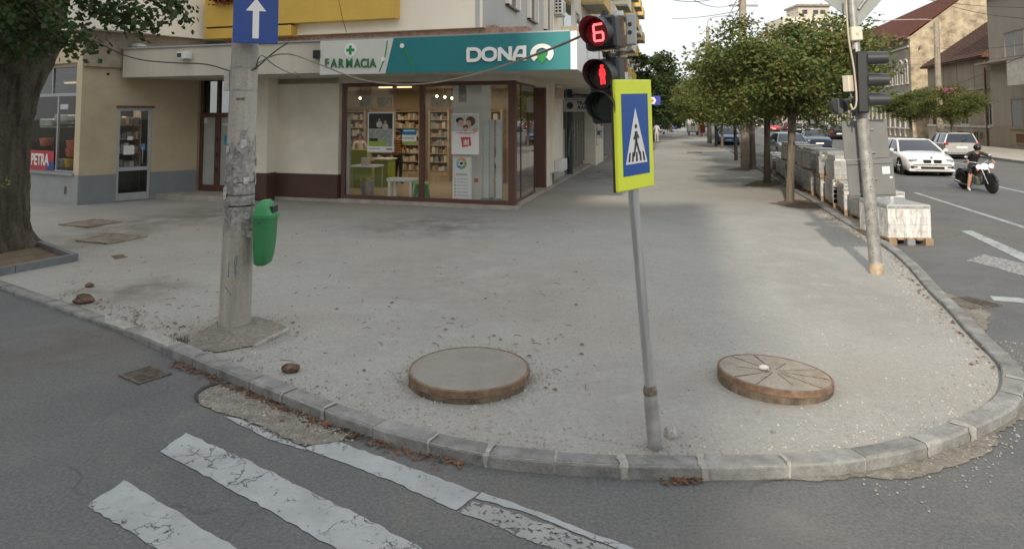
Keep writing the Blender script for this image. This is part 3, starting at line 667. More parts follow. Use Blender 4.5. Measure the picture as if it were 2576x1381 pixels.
# pharmacy glazing
zg0, zg1 = zst, FA.pz(1060,207)
sf = part('storefront', MB().box(0.0,uG,-.14,-.04,zg1-.10,zg1,FA).box(0.0,uG,-.14,-.04,zg0,zg0+.10,FA).box(uG-.11,uG,-.135,-.045,zg0+.1,zg1-.1,FA), M_brownf, blk)
um = FA.pu(1059); part('mullion', MB().box(um-.06,um+.06,-.14,-.03,zg0+.1,zg1-.1,FA), M_brownf, sf)
part('corner_post', MB().box(-.08,.10,-.16,.0,zg0,zg1+.0,FA), M_brownf, sf)
part('pane', MB().box(.10,um-.06,-.092,-.086,zg0+.1,zg1-.1,FA), M_glass, sf); part('pane', MB().box(um+.06,uG-.11,-.092,-.086,zg0+.1,zg1-.1,FA), M_glass, sf)
su1 = FS.pu(1350); sum_ = FS.pu(1317)
M_bl = mat('dark_joint',(.03,.025,.025,1),.5,var=0)
part('side_rail', MB().box(.17,su1,-.12,-.03,zg0,zg0+.06,FS), M_brownf, sf); part('side_rail', MB().box(.17,su1,-.12,-.03,zg1-.06,zg1,FS), M_brownf, sf)
part('pane', MB().box(.17,sum_-.015,-.08,-.074,zg0+.06,zg1-.06,FS), M_glass, sf); part('pane', MB().box(sum_+.015,su1-.02,-.08,-.074,zg0+.06,zg1-.06,FS), M_glass, sf)
part('glass_joint', MB().box(sum_-.015,sum_+.015,-.09,-.06,zg0+.06,zg1-.06,FS).box(su1-.02,su1+.01,-.09,-.06,zg0+.06,zg1-.06,FS), M_bl, sf)
# fascia beam above the glass
b = MB().box(-.12,uC0,-.35,-.0,zg1+.002,ZC0+.05,FA); part('beam', b, M_canop, blk)
b = MB().box(.05,6.0,-.35,-.0,zg1+.002,ZC0+.05,FS); part('side_beam', b, M_canop, blk)

# ---- side of the block along the street
sp0, sp1 = FS.pu(1360), FS.pu(1374)
dd_ = part('side_door', MB().box(sp1-.16,sp1,-.6,-.0,zst,zg1,FS).box(su1+.01,su1+.1,-.6,-.5,zst,zg1,FS).box(su1+.1,sp1-.16,-.6,-.5,zst,zst+.12,FS).box(su1+.1,sp1-.16,-.6,-.5,zg1-.2,zg1,FS), M_brownf, blk)
part('pane', MB().box(su1+.1,sp1-.16,-.55,-.54,zst+.12,zg1-.2,FS), M_glassd, dd_)
ua, ub, uc, ud, ue = FS.pu(1386), FS.pu(1407), FS.pu(1433), FS.pu(1444), FS.pu(1478)
b = MB().box(sp1+.003,sp1+.9,-.4,.02,zst,ZC0,FS).box(ua-.4,ub,-.4,.12,.55,ZC0,FS); part('side_pillar', b, M_offw, blk)
b = MB().box(ub+.003,uc,-.6,-.25,1.9,ZC0,FS); part('side_wall', b, M_offw, blk)
b = MB().box(ub+.003,uc,-.6,-.2,-.02,1.9,FS); part('side_wall_base', b, M_gplas, blk)
part('wall_lamp', MB().bbox(ua+.1,ua+.55,.12,.35,2.95,3.3,.02,FS), mat('beige_box',(.5,.43,.33,1),.7), blk)
part('rain_box', MB().bbox(ua-.1,ua+1.0,.12,.38,.55,.95,.03,FS), M_wplas, blk)
part('down_pipe', MB().cyl(FS.p(uc+.25,-.05,.04),FS.p(uc+.25,-.05,ZC0),.12), mat('dark_green_pipe',(.02,.035,.033,1),.5), blk)
cab = MB()
for q in range(3): cab.tube([FS.p(uc+.1,.08,2.2),FS.p(uc-.5-q*.2,.1,1.7-.1*q),FS.p(uc-.9-q*.15,.1,1.15-.1*q),FS.p(uc-1.0,.1,.85)],.02,5)
part('hanging_cable', cab, mat('green_cable',(.03,.09,.06,1),.5), blk)
sh = part('shop_shutter', MB().box(ud,ue+6,-.45,-.35,.05,ZC0,FS), mat('shutter_grey',(.20,.185,.16,1),.6,.2), blk)
for q in range(14):
    uu = ud+.1+q*.8; part('shutter_rib', MB().box(uu,uu+.18,-.35,-.24,.3,ZC0-.1,FS), mat('shutter_rib',(.30,.28,.25,1),.5,.3), sh)
for q,(u0_,w_) in enumerate(((16,3.5),(24,3),(33,4),(46,4),(60,4))):
    part('shop_bay', MB().box(u0_,u0_+w_,-.5,.25+.1*(q%2),.05,2.9-.2*(q%3),FS), (M_offw,M_gplas,M_conc)[q%3], blk)
    part('shop_window', MB().box(u0_+.4,u0_+w_-.4,.25+.1*(q%2),.27+.1*(q%2),1.0,2.5,FS), M_glassd, blk)
    part('awning', MB().prism([FS.p(u0_,.25,3.2),FS.p(u0_,1.1,2.75),FS.p(u0_,1.1,2.7),FS.p(u0_,.25,3.1)], FS.u*w_), (M_conc,M_wplas,M_gplas)[q%3], blk)
b = MB().box(19.5,78,-4,-.5,0,4.6,FS); part('side_ground_floor', b, M_conc, blk)
# upper side windows and balconies
for st in range(4):
    zz = 5.64+st*2.9
    for u0_,u1_ in ((2.44,3.62),(5.4,6.5),(8.34,9.5)):
        w_ = part('side_window', frame_rect(FV,u0_,u1_,zz,zz+1.45,.06,.032,.05), M_wplas, blk)
        part('pane', MB().box(u0_+.06,u1_-.06,.033,.038,zz+.06,zz+1.39,FV), M_glassd, w_)
        part('reveal', MB().box(u0_-.18,u0_,.031,.16,zz,zz+1.5,FV), M_white, w_); part('reveal', MB().box(u1_,u1_+.18,.031,.16,zz,zz+1.5,FV), M_white, w_)
        part('sill', MB().box(u0_-.12,u1_+.1,.031,.14,zz-.05,zz-.0,FV), M_blackp, w_)
b = MB().box(9.9,11.2,-.2,.10,upz-.005,19.1,FV); part('pilaster', b, M_offw, blk)
for q in range(9):
    u0_ = 12.5+q*6.3
    for st in range(4):
        zz = 5.35+st*2.9
        bp = part('balcony', MB().box(u0_,u0_+3.6,0.0,1.15,zz,zz+.14,FV), M_conc, blk)
        part('parapet', MB().box(u0_,u0_+3.6,1.15,1.23,zz-.02,zz+.95,FV).box(u0_,u0_+.07,.01,1.15,zz+.14,zz+.95,FV).box(u0_+3.53,u0_+3.6,.01,1.15,zz+.14,zz+.95,FV), M_yell if (q+st)%3 else M_offw, bp)
        part('balcony_door', MB().box(u0_+.5,u0_+2.6,.01,.03,zz+.15,zz+2.4,FV), M_glassd, bp)
        part('side_window', frame_rect(FV,u0_+4.3,u0_+5.6,zz+.9,zz+2.3,.08,.01,.04), M_wplas, blk)
        part('side_pane', MB().box(u0_+4.38,u0_+5.52,.012,.02,zz+.98,zz+2.22,FV), M_glassd, blk)
# a yellow clad balcony run on the first floor near the corner
part('long_balcony', MB().box(11.3,12.4,0,1.0,4.9,5.9,FV), M_yell, blk)
# air conditioners
def aircon(u_, z_, lab):
    t = thing('air_conditioner', lab, 'air conditioner', FV.p(u_+.4,.05,z_-.02), 'air conditioners on the block')
    part('case', MB().bbox(u_,u_+.85,.12,.45,z_,z_+.62,.02,FV), M_wplas, t)
    g_ = MB()
    for i_ in range(2):
        for j_ in range(4): g_.box(u_+.02+0,u_-.004,.17+i_*.14,.26+i_*.14,z_+.08+j_*.13,z_+.16+j_*.13,FV)
    part('vent_grid', g_, M_blackp, t); part('fan_grille', MB().cyl(FV.p(u_+.42,.44,z_+.31),FV.p(u_+.42,.462,z_+.31),.24,n=18), M_alu, t)
    part('bracket', MB().box(u_+.1,u_+.14,0.1,.45,z_-.04,z_,FV), M_alu, t); part('bracket', MB().box(u_+.7,u_+.74,0.1,.45,z_-.04,z_,FV), M_alu, t)
FVpu = FV.pu(1400,.2); aircon(FVpu, FV.pz(1400,37,.2), 'white air conditioner with square vent holes, nearest the grey side wall')
aircon(26.0, 8.4, 'white air conditioner high between yellow balconies, behind the countdown signal')

# TRANS RAPID board hanging over the side pavement
trx = thing('hanging_sign', 'white hanging board reading TRANS RAPID over the side pavement', 'sign', FS.p(9.3,.6,2.55))
FT = Fr(FS.p(9.3,-.42,0), (.9724,-.2335), (-.2335,-.9724))
part('board', MB().bbox(.2,1.9,-.03,.03,2.55,3.08,.008,FT), mat('pale_grey_board',(.45,.46,.45,1),.6,var=.05,scale=3), trx)
part('bracket', MB().cyl(FT.p(.0,0,3.2),FT.p(1.9,0,3.2),.02).cyl(FT.p(.4,0,3.08),FT.p(.4,0,3.2),.01).cyl(FT.p(1.6,0,3.08),FT.p(1.6,0,3.2),.01), M_blackp, trx)
text('lettering','TRANS',.2,FT,1.05,.034,2.87,M_blackp,trx,bold=.006); text('lettering','RAPID',.2,FT,1.05,.034,2.70,M_blackp,trx,bold=.006)
part('emblem', MB().cyl(FT.p(.48,.03,2.79),FT.p(.48,.04,2.79),.13,n=18), M_blackp, trx)
part('header_line', MB().box(.3,1.8,.03,.034,3.0,3.015,FT), M_blackp, trx)
# ------------------------------------------------------------------ the pharmacy fascia sign
M_teal = mat('teal_panel', (.018,.185,.205,1), .45, var=.03, scale=2)
M_sgw  = mat('sign_white', (.62,.62,.59,1), .5, var=.02)
M_ltr  = mat('letter_white', (.80,.80,.78,1), .4, var=0)
M_grn  = mat('sign_green', (.02,.27,.06,1), .45, var=0)
M_dgrn = mat('letter_green', (.03,.16,.06,1), .45, var=0)
sd = 2.055
sU0, sU1 = cu0, FA.pu(806,sd); sz0, sz1 = ZC0-.06, ZC1-.01
sg = thing('pharmacy_sign', 'white and teal fascia sign reading FARMACIA DONA on the canopy', 'sign', FA.p(1,sd,sz0))
ua_, ub_ = FA.pu(991,sd), FA.pu(971,sd)                      # slanted edge between white and teal: top, bottom
th = FA.d*.06
part('white_panel', MB().prism([FA.p(sU1,sd,sz0),FA.p(ub_,sd,sz0),FA.p(ua_,sd,sz1),FA.p(sU1,sd,sz1)], th), M_sgw, sg)
part('teal_panel', MB().prism([FA.p(ub_-.004,sd,sz0),FA.p(sU0,sd,sz0),FA.p(sU0,sd,sz1),FA.p(ua_-.004,sd,sz1)], th), M_teal, sg)
part('backing', MB().box(sU0+.02,sU1-.02,2.004,sd-.002,sz0+.02,sz1-.02,FA), M_alu, sg)
fd = sd+.062
# FARMACIA
for ch, x in zip('FARMACIA', (822.5,840.5,858.5,879,899.5,915.5,926.5,938.5)):
    u_, z_ = FA.px(x,161,fd); text('letter', ch, .30, FA, u_, fd+.012, z_, M_dgrn, sg, .012, .006, .80)
u_, z_ = FA.px(882,127,fd)
part('emblem_disc', MB().cyl(FA.p(u_,fd-.002,z_),FA.p(u_,fd+.012,z_),.165,n=28), M_ltr, sg)
part('emblem_cross', MB().box(u_-.035,u_+.035,fd+.012,fd+.02,z_-.11,z_+.11,FA).box(u_-.11,u_-.0352,fd+.012,fd+.02,z_-.035,z_+.035,FA).box(u_+.0352,u_+.11,fd+.012,fd+.02,z_-.035,z_+.035,FA), M_grn, sg)
def curve_on(pts, r, m, nm):
    P = [FA.p(*(lambda q:(q[0],fd,q[1]))(FA.px(x,y,fd))) for x,y in pts]; part(nm, MB().tube(smooth_path(P,2), r, 5), m, sg)
curve_on([(974,103),(972,125),(967,150),(954,181)], .016, M_grn, 'green_line')
curve_on([(1003,101),(1013,115),(1028,140),(1041,176)], .016, M_grn, 'green_line')
for x,y in ((964,149),(1012,116)):
    u_, z_ = FA.px(x,y,fd); part('round_dot', MB().cyl(FA.p(u_,fd,z_),FA.p(u_,fd+.02,z_),.055,n=18), M_ltr, sg)
# DONA, drawn as strokes: thick rounded letters
def stroke(pts, w, closed=False):
    """flat ribbon of width w along points (u to the right, z up) in sign space"""
    P = [Vector((x,y)) for x,y in pts]; n = len(P); Lf, Rt = [], []
    for i,p in enumerate(P):
        a = P[(i-1)%n] if (closed or i>0) else p; c = P[(i+1)%n] if (closed or i<n-1) else p
        t1 = (p-a).normalized() if (p-a).length else (c-p).normalized(); t2 = (c-p).normalized() if (c-p).length else t1
        n1, n2 = Vector((-t1.y,t1.x)), Vector((-t2.y,t2.x)); m_ = (n1+n2).normalized(); k = min(1.6, 1/max(.3,m_.dot(n1)))
        Lf.append(p+m_*w/2*k); Rt.append(p-m_*w/2*k)
    return Lf, Rt
def letter(strokes, x0, hgt, wid, m=M_ltr, name='letter', base=None, dep=.035):
    b = MB(); z0 = base
    def P(q, d): return FA.p(x0-q.x*wid, fd+d, z0+q.y*hgt)
    for k,(pts, w, closed) in enumerate(strokes):
        asp = hgt/wid; pts2 = [(x*wid/hgt, y) for x,y in pts]
        Lf, Rt = stroke(pts2, w, closed); sc_ = hgt/wid
        Lf = [Vector((q.x*sc_, q.y)) for q in Lf]; Rt = [Vector((q.x*sc_, q.y)) for q in Rt]
        n = len(Lf); dz = dep+.0012*k
        V = [P(q,dz) for q in Lf]+[P(q,dz) for q in Rt]+[P(q,0) for q in Lf]+[P(q,0) for q in Rt]
        F = []
        rng_ = range(n) if closed else range(n-1)
        for i in rng_:
            j = (i+1)%n; F += [(i,j,n+j,n+i),(2*n+i,3*n+i,3*n+j,2*n+j),(i,2*n+i,2*n+j,j),(n+i,n+j,3*n+j,3*n+i)]
        if not closed: F += [(0,n,3*n,2*n),(n-1,3*n-1,4*n-1,2*n-1)]
        b.add(V, F)
    return part(name, b, m, sg)
def arc(cx, cy, rx, ry, a0, a1, n=14): return [(cx+rx*math.cos(R(a0+(a1-a0)*i/n)), cy+ry*math.sin(R(a0+(a1-a0)*i/n))) for i in range(n+1)]
uL = lambda x: FA.pu(x,fd)
zb_ = FA.pz(1250,155,fd); ht = FA.pz(1250,119,fd)-zb_
w = .235
letter([([(.1,.1),(.1,.9)],w,False), ([(.04,.9),(.45,.9)]+arc(.5,.55,.38,.35,90,0,6)+arc(.5,.45,.38,.35,0,-90,6)+[(.04,.1)],w,False)], uL(1174), ht, uL(1174)-uL(1212), base=zb_)
letter([(arc(.5,.6,.4,.3,0,180,10)+arc(.5,.4,.4,.3,180,360,10),w,True)], uL(1212), ht, uL(1212)-uL(1251), base=zb_)
letter([([(.1,0),(.1,.95)],w,False),([(.08,.9),(.9,.1)],w*1.1,False),([(.9,.03),(.9,1.0)],w,False)], uL(1254), ht, uL(1254)-uL(1288), base=zb_)
letter([([(.08,0),(.2,.5),(.42,.88),(.6,.9),(.9,.9),(.9,0)],w,False),([(.25,.34),(.85,.34)],w*.9,False)], uL(1290), ht, uL(1290)-uL(1324), base=zb_)
# the ring emblem with a green drop
cu_, cz_ = FA.px(1364,136,fd); rr = .262
def ring_pts(r, n=30, a0=-48, a1=228): return [(r*math.cos(R(a0+(a1-a0)*i/n)), r*.82*math.sin(R(a0+(a1-a0)*i/n))) for i in range(n+1)]
out_, inn = ring_pts(rr), [(x*1.0, y+.01) for x,y in ring_pts(rr*.53)]
V = [FA.p(cu_-x,fd+.035,cz_+y) for x,y in out_]+[FA.p(cu_-x,fd+.035,cz_+y) for x,y in inn]+[FA.p(cu_-x,fd,cz_+y) for x,y in out_]+[FA.p(cu_-x,fd,cz_+y) for x,y in inn]
n = len(out_); F = []
for i in range(n-1): F += [(i,i+1,n+i+1,n+i),(i,2*n+i,2*n+i+1,i+1),(n+i,n+i+1,3*n+i+1,3*n+i)]
F += [(0,n,3*n,2*n),(n-1,3*n-1,4*n-1,2*n-1)]
part('ring_emblem', MB().add(V,F), M_ltr, sg)
part('green_drop', MB().prism([FA.p(cu_-x,fd,cz_+y) for x,y in ((0,-.22),(.11,-.09),(.10,-.01),(.05,.03),(-.05,.03),(-.10,-.01),(-.11,-.09))], FA.d*.02), M_grn, sg)
# panel that turns the corner: white with a green cross in a ring
FQ = Fr(FA.p(sU0,sd+.0,0), (.2335,.9724), (.9724,-.2335))
part('side_panel', MB().box(.0,7.5,-.02,.05,sz0,sz1,FQ), M_ltr, sg)
part('side_edge', MB().box(-.06,0,-.08,.055,sz0,sz1+.004,FQ), M_ltr, sg)
cq = 2.6; cz = (sz0+sz1)/2
part('side_emblem', MB().cyl(FQ.p(cq,.05,cz),FQ.p(cq,.056,cz),.36,n=30), M_grn, sg)
part('side_emblem_cross', MB().box(cq-.9,cq+.4,.057,.062,cz-.02,cz+.3,FQ), M_ltr, sg)
part('side_green_line', MB().box(4.2,4.4,.051,.056,sz0,sz1,FQ).box(5.2,7.3,.051,.056,sz0+.1,sz0+.25,FQ), M_grn, sg)
# green upright sign further down the facade
gs = thing('projecting_sign', 'tall green board projecting from the facade behind the crossing signals', 'sign', FS.p(17,1.2,2.9))
part('board', MB().bbox(17,17.12,.3,1.95,2.75,4.3,.02,FS), mat('mid_green',(.08,.22,.09,1),.5,var=.05), gs); part('arm', MB().box(17.02,17.1,-.4,.3,3.3,3.36,FS), M_alu, gs)
# ------------------------------------------------------------------ inside the pharmacy, seen through the glass
M_inw2 = mat('interior_wall_b', (.42,.33,.22,1), .8, var=.03)
ZF = .15; ZI = 3.28
def GF(x, y): return G(x, y, ZF)
rm = []
fl = struct('shop_floor', MB().prism([FA.p(.02,-.145,.02),FA.p(uG,-.145,.02),FA.p(uG,-.32,.02),FA.p(uG+3.8,-.32,.02),FA.p(uG+3.8,-7,.02),FS.p(7.5,-.7,.02),FS.p(.3,-.14,.02)], (0,0,ZF-.02)), mat('beige_tile_floor',(.40,.35,.27,1),.25,var=.06,scale=1.5))
struct('shop_ceiling', MB().prism([FA.p(.02,-.36,ZI+.02),FA.p(uG+3.8,-.36,ZI+.02),FA.p(uG+3.8,-7,ZI+.02),FS.p(7.5,-.7,ZI+.02),FS.p(.35,-.4,ZI+.02)], (0,0,.06)), mat('interior_ceiling',(.38,.30,.21,1),.8,var=.02))
dB = -5.6
struct('shop_back_wall', MB().box(.75,uG+3.8,dB-.2,dB,ZF,ZI+.02,FA), M_inw2)
struct('shop_side_wall', MB().box(uG+3.8,uG+3.87,dB,-.3,ZF,ZI+.02,FA), mat('pale_inner_wall',(.62,.60,.54,1),.8,var=.02))
# shelf units with rows of packages
M_wood = mat('warm_wood', (.46,.37,.26,1), .6, var=.15, scale=6)
M_pk = [mat('pack_white',(.60,.57,.50,1),.5,var=0), mat('pack_amber',(.42,.31,.19,1),.5,var=0), mat('pack_teal',(.26,.30,.29,1),.5,var=0), mat('pack_pink',(.38,.28,.25,1),.5,var=0), mat('pack_dark',(.20,.16,.14,1),.5,var=0)]
ri = random.Random(4)
def shelf_unit(x0, x1, lab, dark=False):
    u1, u0 = FA.pu(x0,dB+.35), FA.pu(x1,dB+.35); z0, z1 = .5, 2.62
    t = thing('shelf_unit', lab, 'shelf', FA.p((u0+u1)/2,dB+.2,ZF), 'shelf units on the back wall of the pharmacy')
    part('cabinet', MB().box(u0,u1,dB+.001,dB+.03,ZF,z1,FA), mat('shelf_back',(.34,.26,.17,1),.7,var=.05), t)
    for u_ in (u0,u1): part('upright', MB().box(u_-.03,u_+.03,dB+.03,dB+.38,ZF,z1,FA), M_wood, t)
    part('base_cabinet', MB().box(u0+.03,u1-.03,dB+.03,dB+.36,ZF,z0-.02,FA), M_wood, t)
    zz = z0; k = 0
    while zz < z1:
        sh_ = part('shelf', MB().box(u0+.03,u1-.03,dB+.03,dB+.37,zz,zz+.025,FA), M_wood, t)
        b = MB(); u_ = u0+.06
        while u_ < u1-.12 and zz+.28 < z1:
            w_ = ri.uniform(.05,.12); h_ = ri.uniform(.10,.22); b.cur = ri.choice([0,0,0,0,1,3,4] if not dark else [0,2,2,4,4,1])
            if ri.random() > .08: b.box(u_,u_+w_,dB+.12,dB+.34,zz+.026,zz+.026+h_,FA)
            u_ += w_+ri.uniform(.004,.02)
        if b.f: part('packages', b, M_pk, sh_, kind='stuff')
        zz += .29
for x0,x1,lab,dk in ((870,918,'wooden shelf unit with packages behind the pharmacist, next to the left glass fin',False),(932,992,'wooden shelf unit with packages behind the left window poster',False),(994,1056,'wooden shelf unit with packages beside the striped shirt customer',False),(1080,1128,'narrow wooden shelf unit with teal lower packages beside the white pillar',True),(1232,1262,'wooden shelf unit with packages right of the white pillar',True)):
    shelf_unit(x0,x1,lab,dk)
# framed dark pictures above the shelves
for x0,x1,lab in ((905,935,'dark framed picture above shelves at the left of the pharmacy'),(950,985,'dark leafy picture above shelves behind the left poster'),(1085,1135,'dark leafy picture above the narrow shelf unit')):
    solo('wall_picture', MB().bbox(FA.pu(x1,dB),FA.pu(x0,dB),dB+.002,dB+.04,2.72,3.05,.006,FA), mat('dark_leaf_picture',(.05,.06,.05,1),.5,var=.5,scale=9,col2=(.25,.28,.22,1)), lab, 'picture')
# white pillar
pu0, pu1 = FA.pu(1212,-.75), FA.pu(1139,-.75)
t = thing('white_pillar','white square pillar inside the pharmacy window behind the family poster','pillar', FA.p((pu0+pu1)/2,-1.1,ZF))
part('shaft', MB().box(pu0,pu1,-1.45,-.75,ZF,ZI,FA), mat('pillar_white',(.66,.66,.62,1),.6,var=.02), t)
part('recess_panel', MB().box(FA.pu(1173,-.75),FA.pu(1154,-.75),-.75,-.745,2.75,3.2,FA), mat('grey_green_panel',(.22,.21,.16,1),.6), t)
part('socket', MB().box(FA.pu(1204,-.75),FA.pu(1194,-.75),-.75,-.73,.62,.72,FA), mat('red_switch',(.55,.10,.09,1),.5), t)
# posters and displays standing at the glass
M_pw = mat('poster_white',(.78,.78,.78,1),.5,var=.02)
def poster(x0, x1, y0, y1, lab, d=-.058):
    u0, u1 = FA.pu(x1,d), FA.pu(x0,d); z0, z1 = FA.pz((x0+x1)/2,y1,d), FA.pz((x0+x1)/2,y0,d)
    t = thing('window_poster', lab, 'poster', FA.p((u0+u1)/2,d,z0)); part('sheet', MB().bbox(u0,u1,d-.02,d,z0,z1,.004,FA), M_pw, t)
    def rect(nm,a,b_,c,e,m,k=1): return part(nm, MB().box(u1-(u1-u0)*b_,u1-(u1-u0)*a,d+.0005,d+.0015*k+.001,z1-(z1-z0)*e,z1-(z1-z0)*c,FA), m, t)
    return t,rect,u0,u1,z0,z1,d
def blob(t, u, z, d, r, m, nm, sx=1, sz=1):
    n = 16; part(nm, MB().prism([FA.p(u+math.cos(6.283*i/n)*r*sx, d, z+math.sin(6.283*i/n)*r*sz) for i in range(n)], FA.d*.001), m, t)
M_skin = mat('skin', (.42,.24,.16,1), .55, var=.06, scale=20)
M_hair = mat('dark_hair', (.02,.014,.01,1), .6, var=.1)
t,rect,u0,u1,z0,z1,d = poster(925,991,283,383,'tall photo poster with dark top and green lower band in the left window')
rect('photo_dark',.05,.95,.03,.42,mat('photo_dark',(.035,.04,.04,1),.5,var=.4,scale=14)); rect('photo_shelf',.05,.95,.43,.86,mat('photo_shelf',(.20,.26,.25,1),.5,var=.4,scale=16,col2=(.42,.42,.38,1)))
rect('green_band',.05,.72,.73,.85,mat('lime_print',(.28,.42,.05,1),.5,var=.05),2); rect('dark_machine',.08,.40,.66,.73,M_blackp,2); rect('caption',.06,.5,.91,.93,mat('grey_print',(.3,.3,.3,1),.6),1); rect('caption',.72,.95,.90,.95,mat('grey_print',(.3,.3,.3,1),.6),1)
for fx,fz in ((.45,.22),(.68,.28)):
    uu = u1-(u1-u0)*fx; zz = z1-(z1-z0)*fz; blob(t,uu,zz-.09,d+.003,.09,mat('coat_white',(.55,.53,.48,1),.6),'printed_coat',1,1); blob(t,uu,zz+.03,d+.005,.045,M_skin,'printed_face',.8,1.1)
t,rect,u0,u1,z0,z1,d = poster(1012,1048,323,363,'small notice sheet, blue above white above green, beside the brown mullion')
rect('blue_band',0.0,1,0,.42,mat('notice_blue',(.02,.20,.36,1),.5)); rect('green_band',0,1,.84,1,mat('lime_print',(.28,.42,.05,1),.5)); rect('text_line',.1,.9,.12,.2,M_pw,2); 
for q in range(6): rect('hour_mark',.12+q*.13,.2+q*.13,.58,.66,mat('grey_print',(.3,.3,.3,1),.6))
t,rect,u0,u1,z0,z1,d = poster(1136,1205,286,389,'white poster with family photo and red square in the right window')
rect('photo',.02,.98,.03,.44,mat('family_photo',(.36,.42,.40,1),.5,var=.3,scale=10,col2=(.6,.6,.58,1)))
M_skp = mat('printed_skin',(.55,.36,.27,1),.6,var=.05)
for k_,(fx,fz,r_,m_,sx_,sz_) in enumerate(((.30,.17,.10,M_hair,1.1,.75),(.70,.19,.13,mat('brown_hair',(.09,.05,.03,1),.6),1.0,.95),(.35,.24,.085,M_skp,.95,1.05),(.62,.25,.085,M_skp,.9,1.1),(.52,.33,.07,mat('brown_hair',(.09,.05,.03,1),.6),1.1,.7),(.52,.39,.062,M_skp,1.0,1.0),(.86,.40,.09,M_skp,.8,.7))):
    blob(t,u1-(u1-u0)*fx,z1-(z1-z0)*fz,d+.003+.0012*k_,r_,m_,'printed_head',sx_,sz_)
rect('shirt',.04,.4,.34,.44,mat('pale_blue_shirt',(.5,.53,.58,1),.6),9); rect('red_line',.15,.85,.47,.485,mat('red_print',(.55,.06,.05,1),.5)); rect('red_line',.3,.7,.50,.51,mat('red_print',(.55,.06,.05,1),.5))
zq0,zq1 = z1-(z1-z0)*.83, z1-(z1-z0)*.58; uq = lambda a: u1-(u1-u0)*a
part('red_square', MB().prism([FA.p(uq(.34),d,zq1),FA.p(uq(.40),d,zq0),FA.p(uq(.72),d,zq0+.05),FA.p(uq(.70),d,zq1)], FA.d*.003), mat('red_print',(.55,.06,.05,1),.5), t)
for q in range(4): part('white_bar', MB().box(uq(.62-q*.05)-.012,uq(.62-q*.05)+.012,d+.003,d+.005,zq0+.06,zq1-.05-.03*(q%2),FA), M_pw, t)
# floor display with coloured hexagon
d = -.22; u0,u1 = FA.pu(1184,d), FA.pu(1139,d); z1 = FA.pz(1160,392,d)
t = thing('floor_display','white floor display board with coloured ring emblem and bullet list in the window','display', FA.p((u0+u1)/2,d,ZF))
part('board', MB().bbox(u0,u1,d-.12,d,ZF,z1,.006,FA), M_pw, t)
uc_, zc_ = (u0+u1)/2, z1-.20
for q,c in enumerate(((.75,.30,.06),(.20,.42,.05),(.10,.40,.12),(.06,.30,.55),(.25,.5,.7),(.7,.45,.1))):
    a0 = 90-q*60-30; pts = []
    for r_,aa in ((.16,(a0+27,a0-27)),(.085,(a0-27,a0+27))):
        for a_ in aa: pts.append(FA.p(uc_-r_*math.cos(R(a_)),d,zc_+r_*math.sin(R(a_))))
    part('emblem_petal', MB().prism(pts, FA.d*.003), mat('petal%d'%q,c+(1,),.5,var=0), t)
blob(t,uc_,zc_,d,.05,M_blackp,'emblem_centre',1,.8)
for q in range(6):
    zz = z1-.60-q*.085
    blob(t,u1-.075,zz,d,.026,mat('petal%d'%(5-q),(.1,.3,.5,1)),'bullet'); part('list_line', MB().box(u0+.06,u1-.12,d,d+.002,zz-.02,zz+.02,FA), mat('pale_blue_print',(.55,.62,.66,1),.6), t)
part('heading', MB().box(u0+.09,u1-.09,d,d+.002,z1-.50,z1-.47,FA), mat('grey_print',(.3,.3,.3,1),.6), t)
# white glass fins
M_fin = mat('milky_acrylic',(.66,.70,.70,1),.2,var=.03)
for k,(x0,x1,d,y0,lab) in enumerate(((864,881,-.3,297,'tall milky panel at the left edge of the pharmacy window'),(1217,1230,-.75,302,'tall milky panel just right of the white pillar'),(1234,1243,-1.0,302,'narrow milky panel between two others right of the pillar'),(1248,1263,-.75,302,'tall milky panel near the brown corner post'))):
    u0,u1 = FA.pu(x1,d), FA.pu(x0,d); t = thing('display_fin', lab, 'panel', FA.p((u0+u1)/2,d,ZF), 'milky display panels in the window')
    part('panel', MB().box(u0,u1,d-.02,d,ZF+.06,FA.pz((x0+x1)/2,y0,d),FA), M_fin, t); part('foot', MB().box(u0-.05,u1+.05,d-.1,d+.08,ZF,ZF+.06,FA), M_alu, t); part('edge', MB().box(u0-.012,u0,d-.025,d+.005,ZF+.06,FA.pz((x0+x1)/2,y0,d),FA), M_alu, t)
# white bench table and green stool
def FAat(x, y): q = GF(x,y); r_ = q-FA.o; return r_.dot(FA.u), r_.dot(FA.d)
uT, dT = FAat(1005,499); dT = min(dT,-.4)
u0,u1 = FA.pu(1040,dT), FA.pu(973,dT)
t = thing('low_table','low white plastic table inside the window beside the green stool','table', FA.p((u0+u1)/2,dT,ZF))
part('top', MB().bbox(u0,u1,dT-.42,dT,ZF+.44,ZF+.53,.015,FA), M_wplas, t)
for a_ in (u0+.08,u1-.08):
    for c_ in (dT-.06,dT-.36): part('leg', MB().box(a_-.035,a_+.035,c_-.035,c_+.035,ZF,ZF+.44,FA), M_wplas, t)
us_ = FA.pu(1062,-.55); M_gst = mat('green_plastic',(.10,.42,.06,1),.4,var=.03); M_gst2 = mat('deep_green_plastic',(.02,.28,.10,1),.4,var=.03)
t = thing('stool','round green plastic stool behind the brown mullion of the window','stool', FA.p(us_,-.55,ZF))
part('seat', MB().lathe(FA.p(us_,-.55,ZF+.38),[(.20,0),(.235,.015),(.235,.045),(.18,.06)],24), M_gst, t, True)
for a_ in range(4):
    c0 = FA.p(us_+.13*math.cos(R(45+90*a_)),-.55+.13*math.sin(R(45+90*a_)),ZF+.38); c1 = FA.p(us_+.20*math.cos(R(45+90*a_)),-.55+.20*math.sin(R(45+90*a_)),ZF)
    part('leg', MB().cyl(c1,c0,.045,.055,10), M_gst2, t, True)
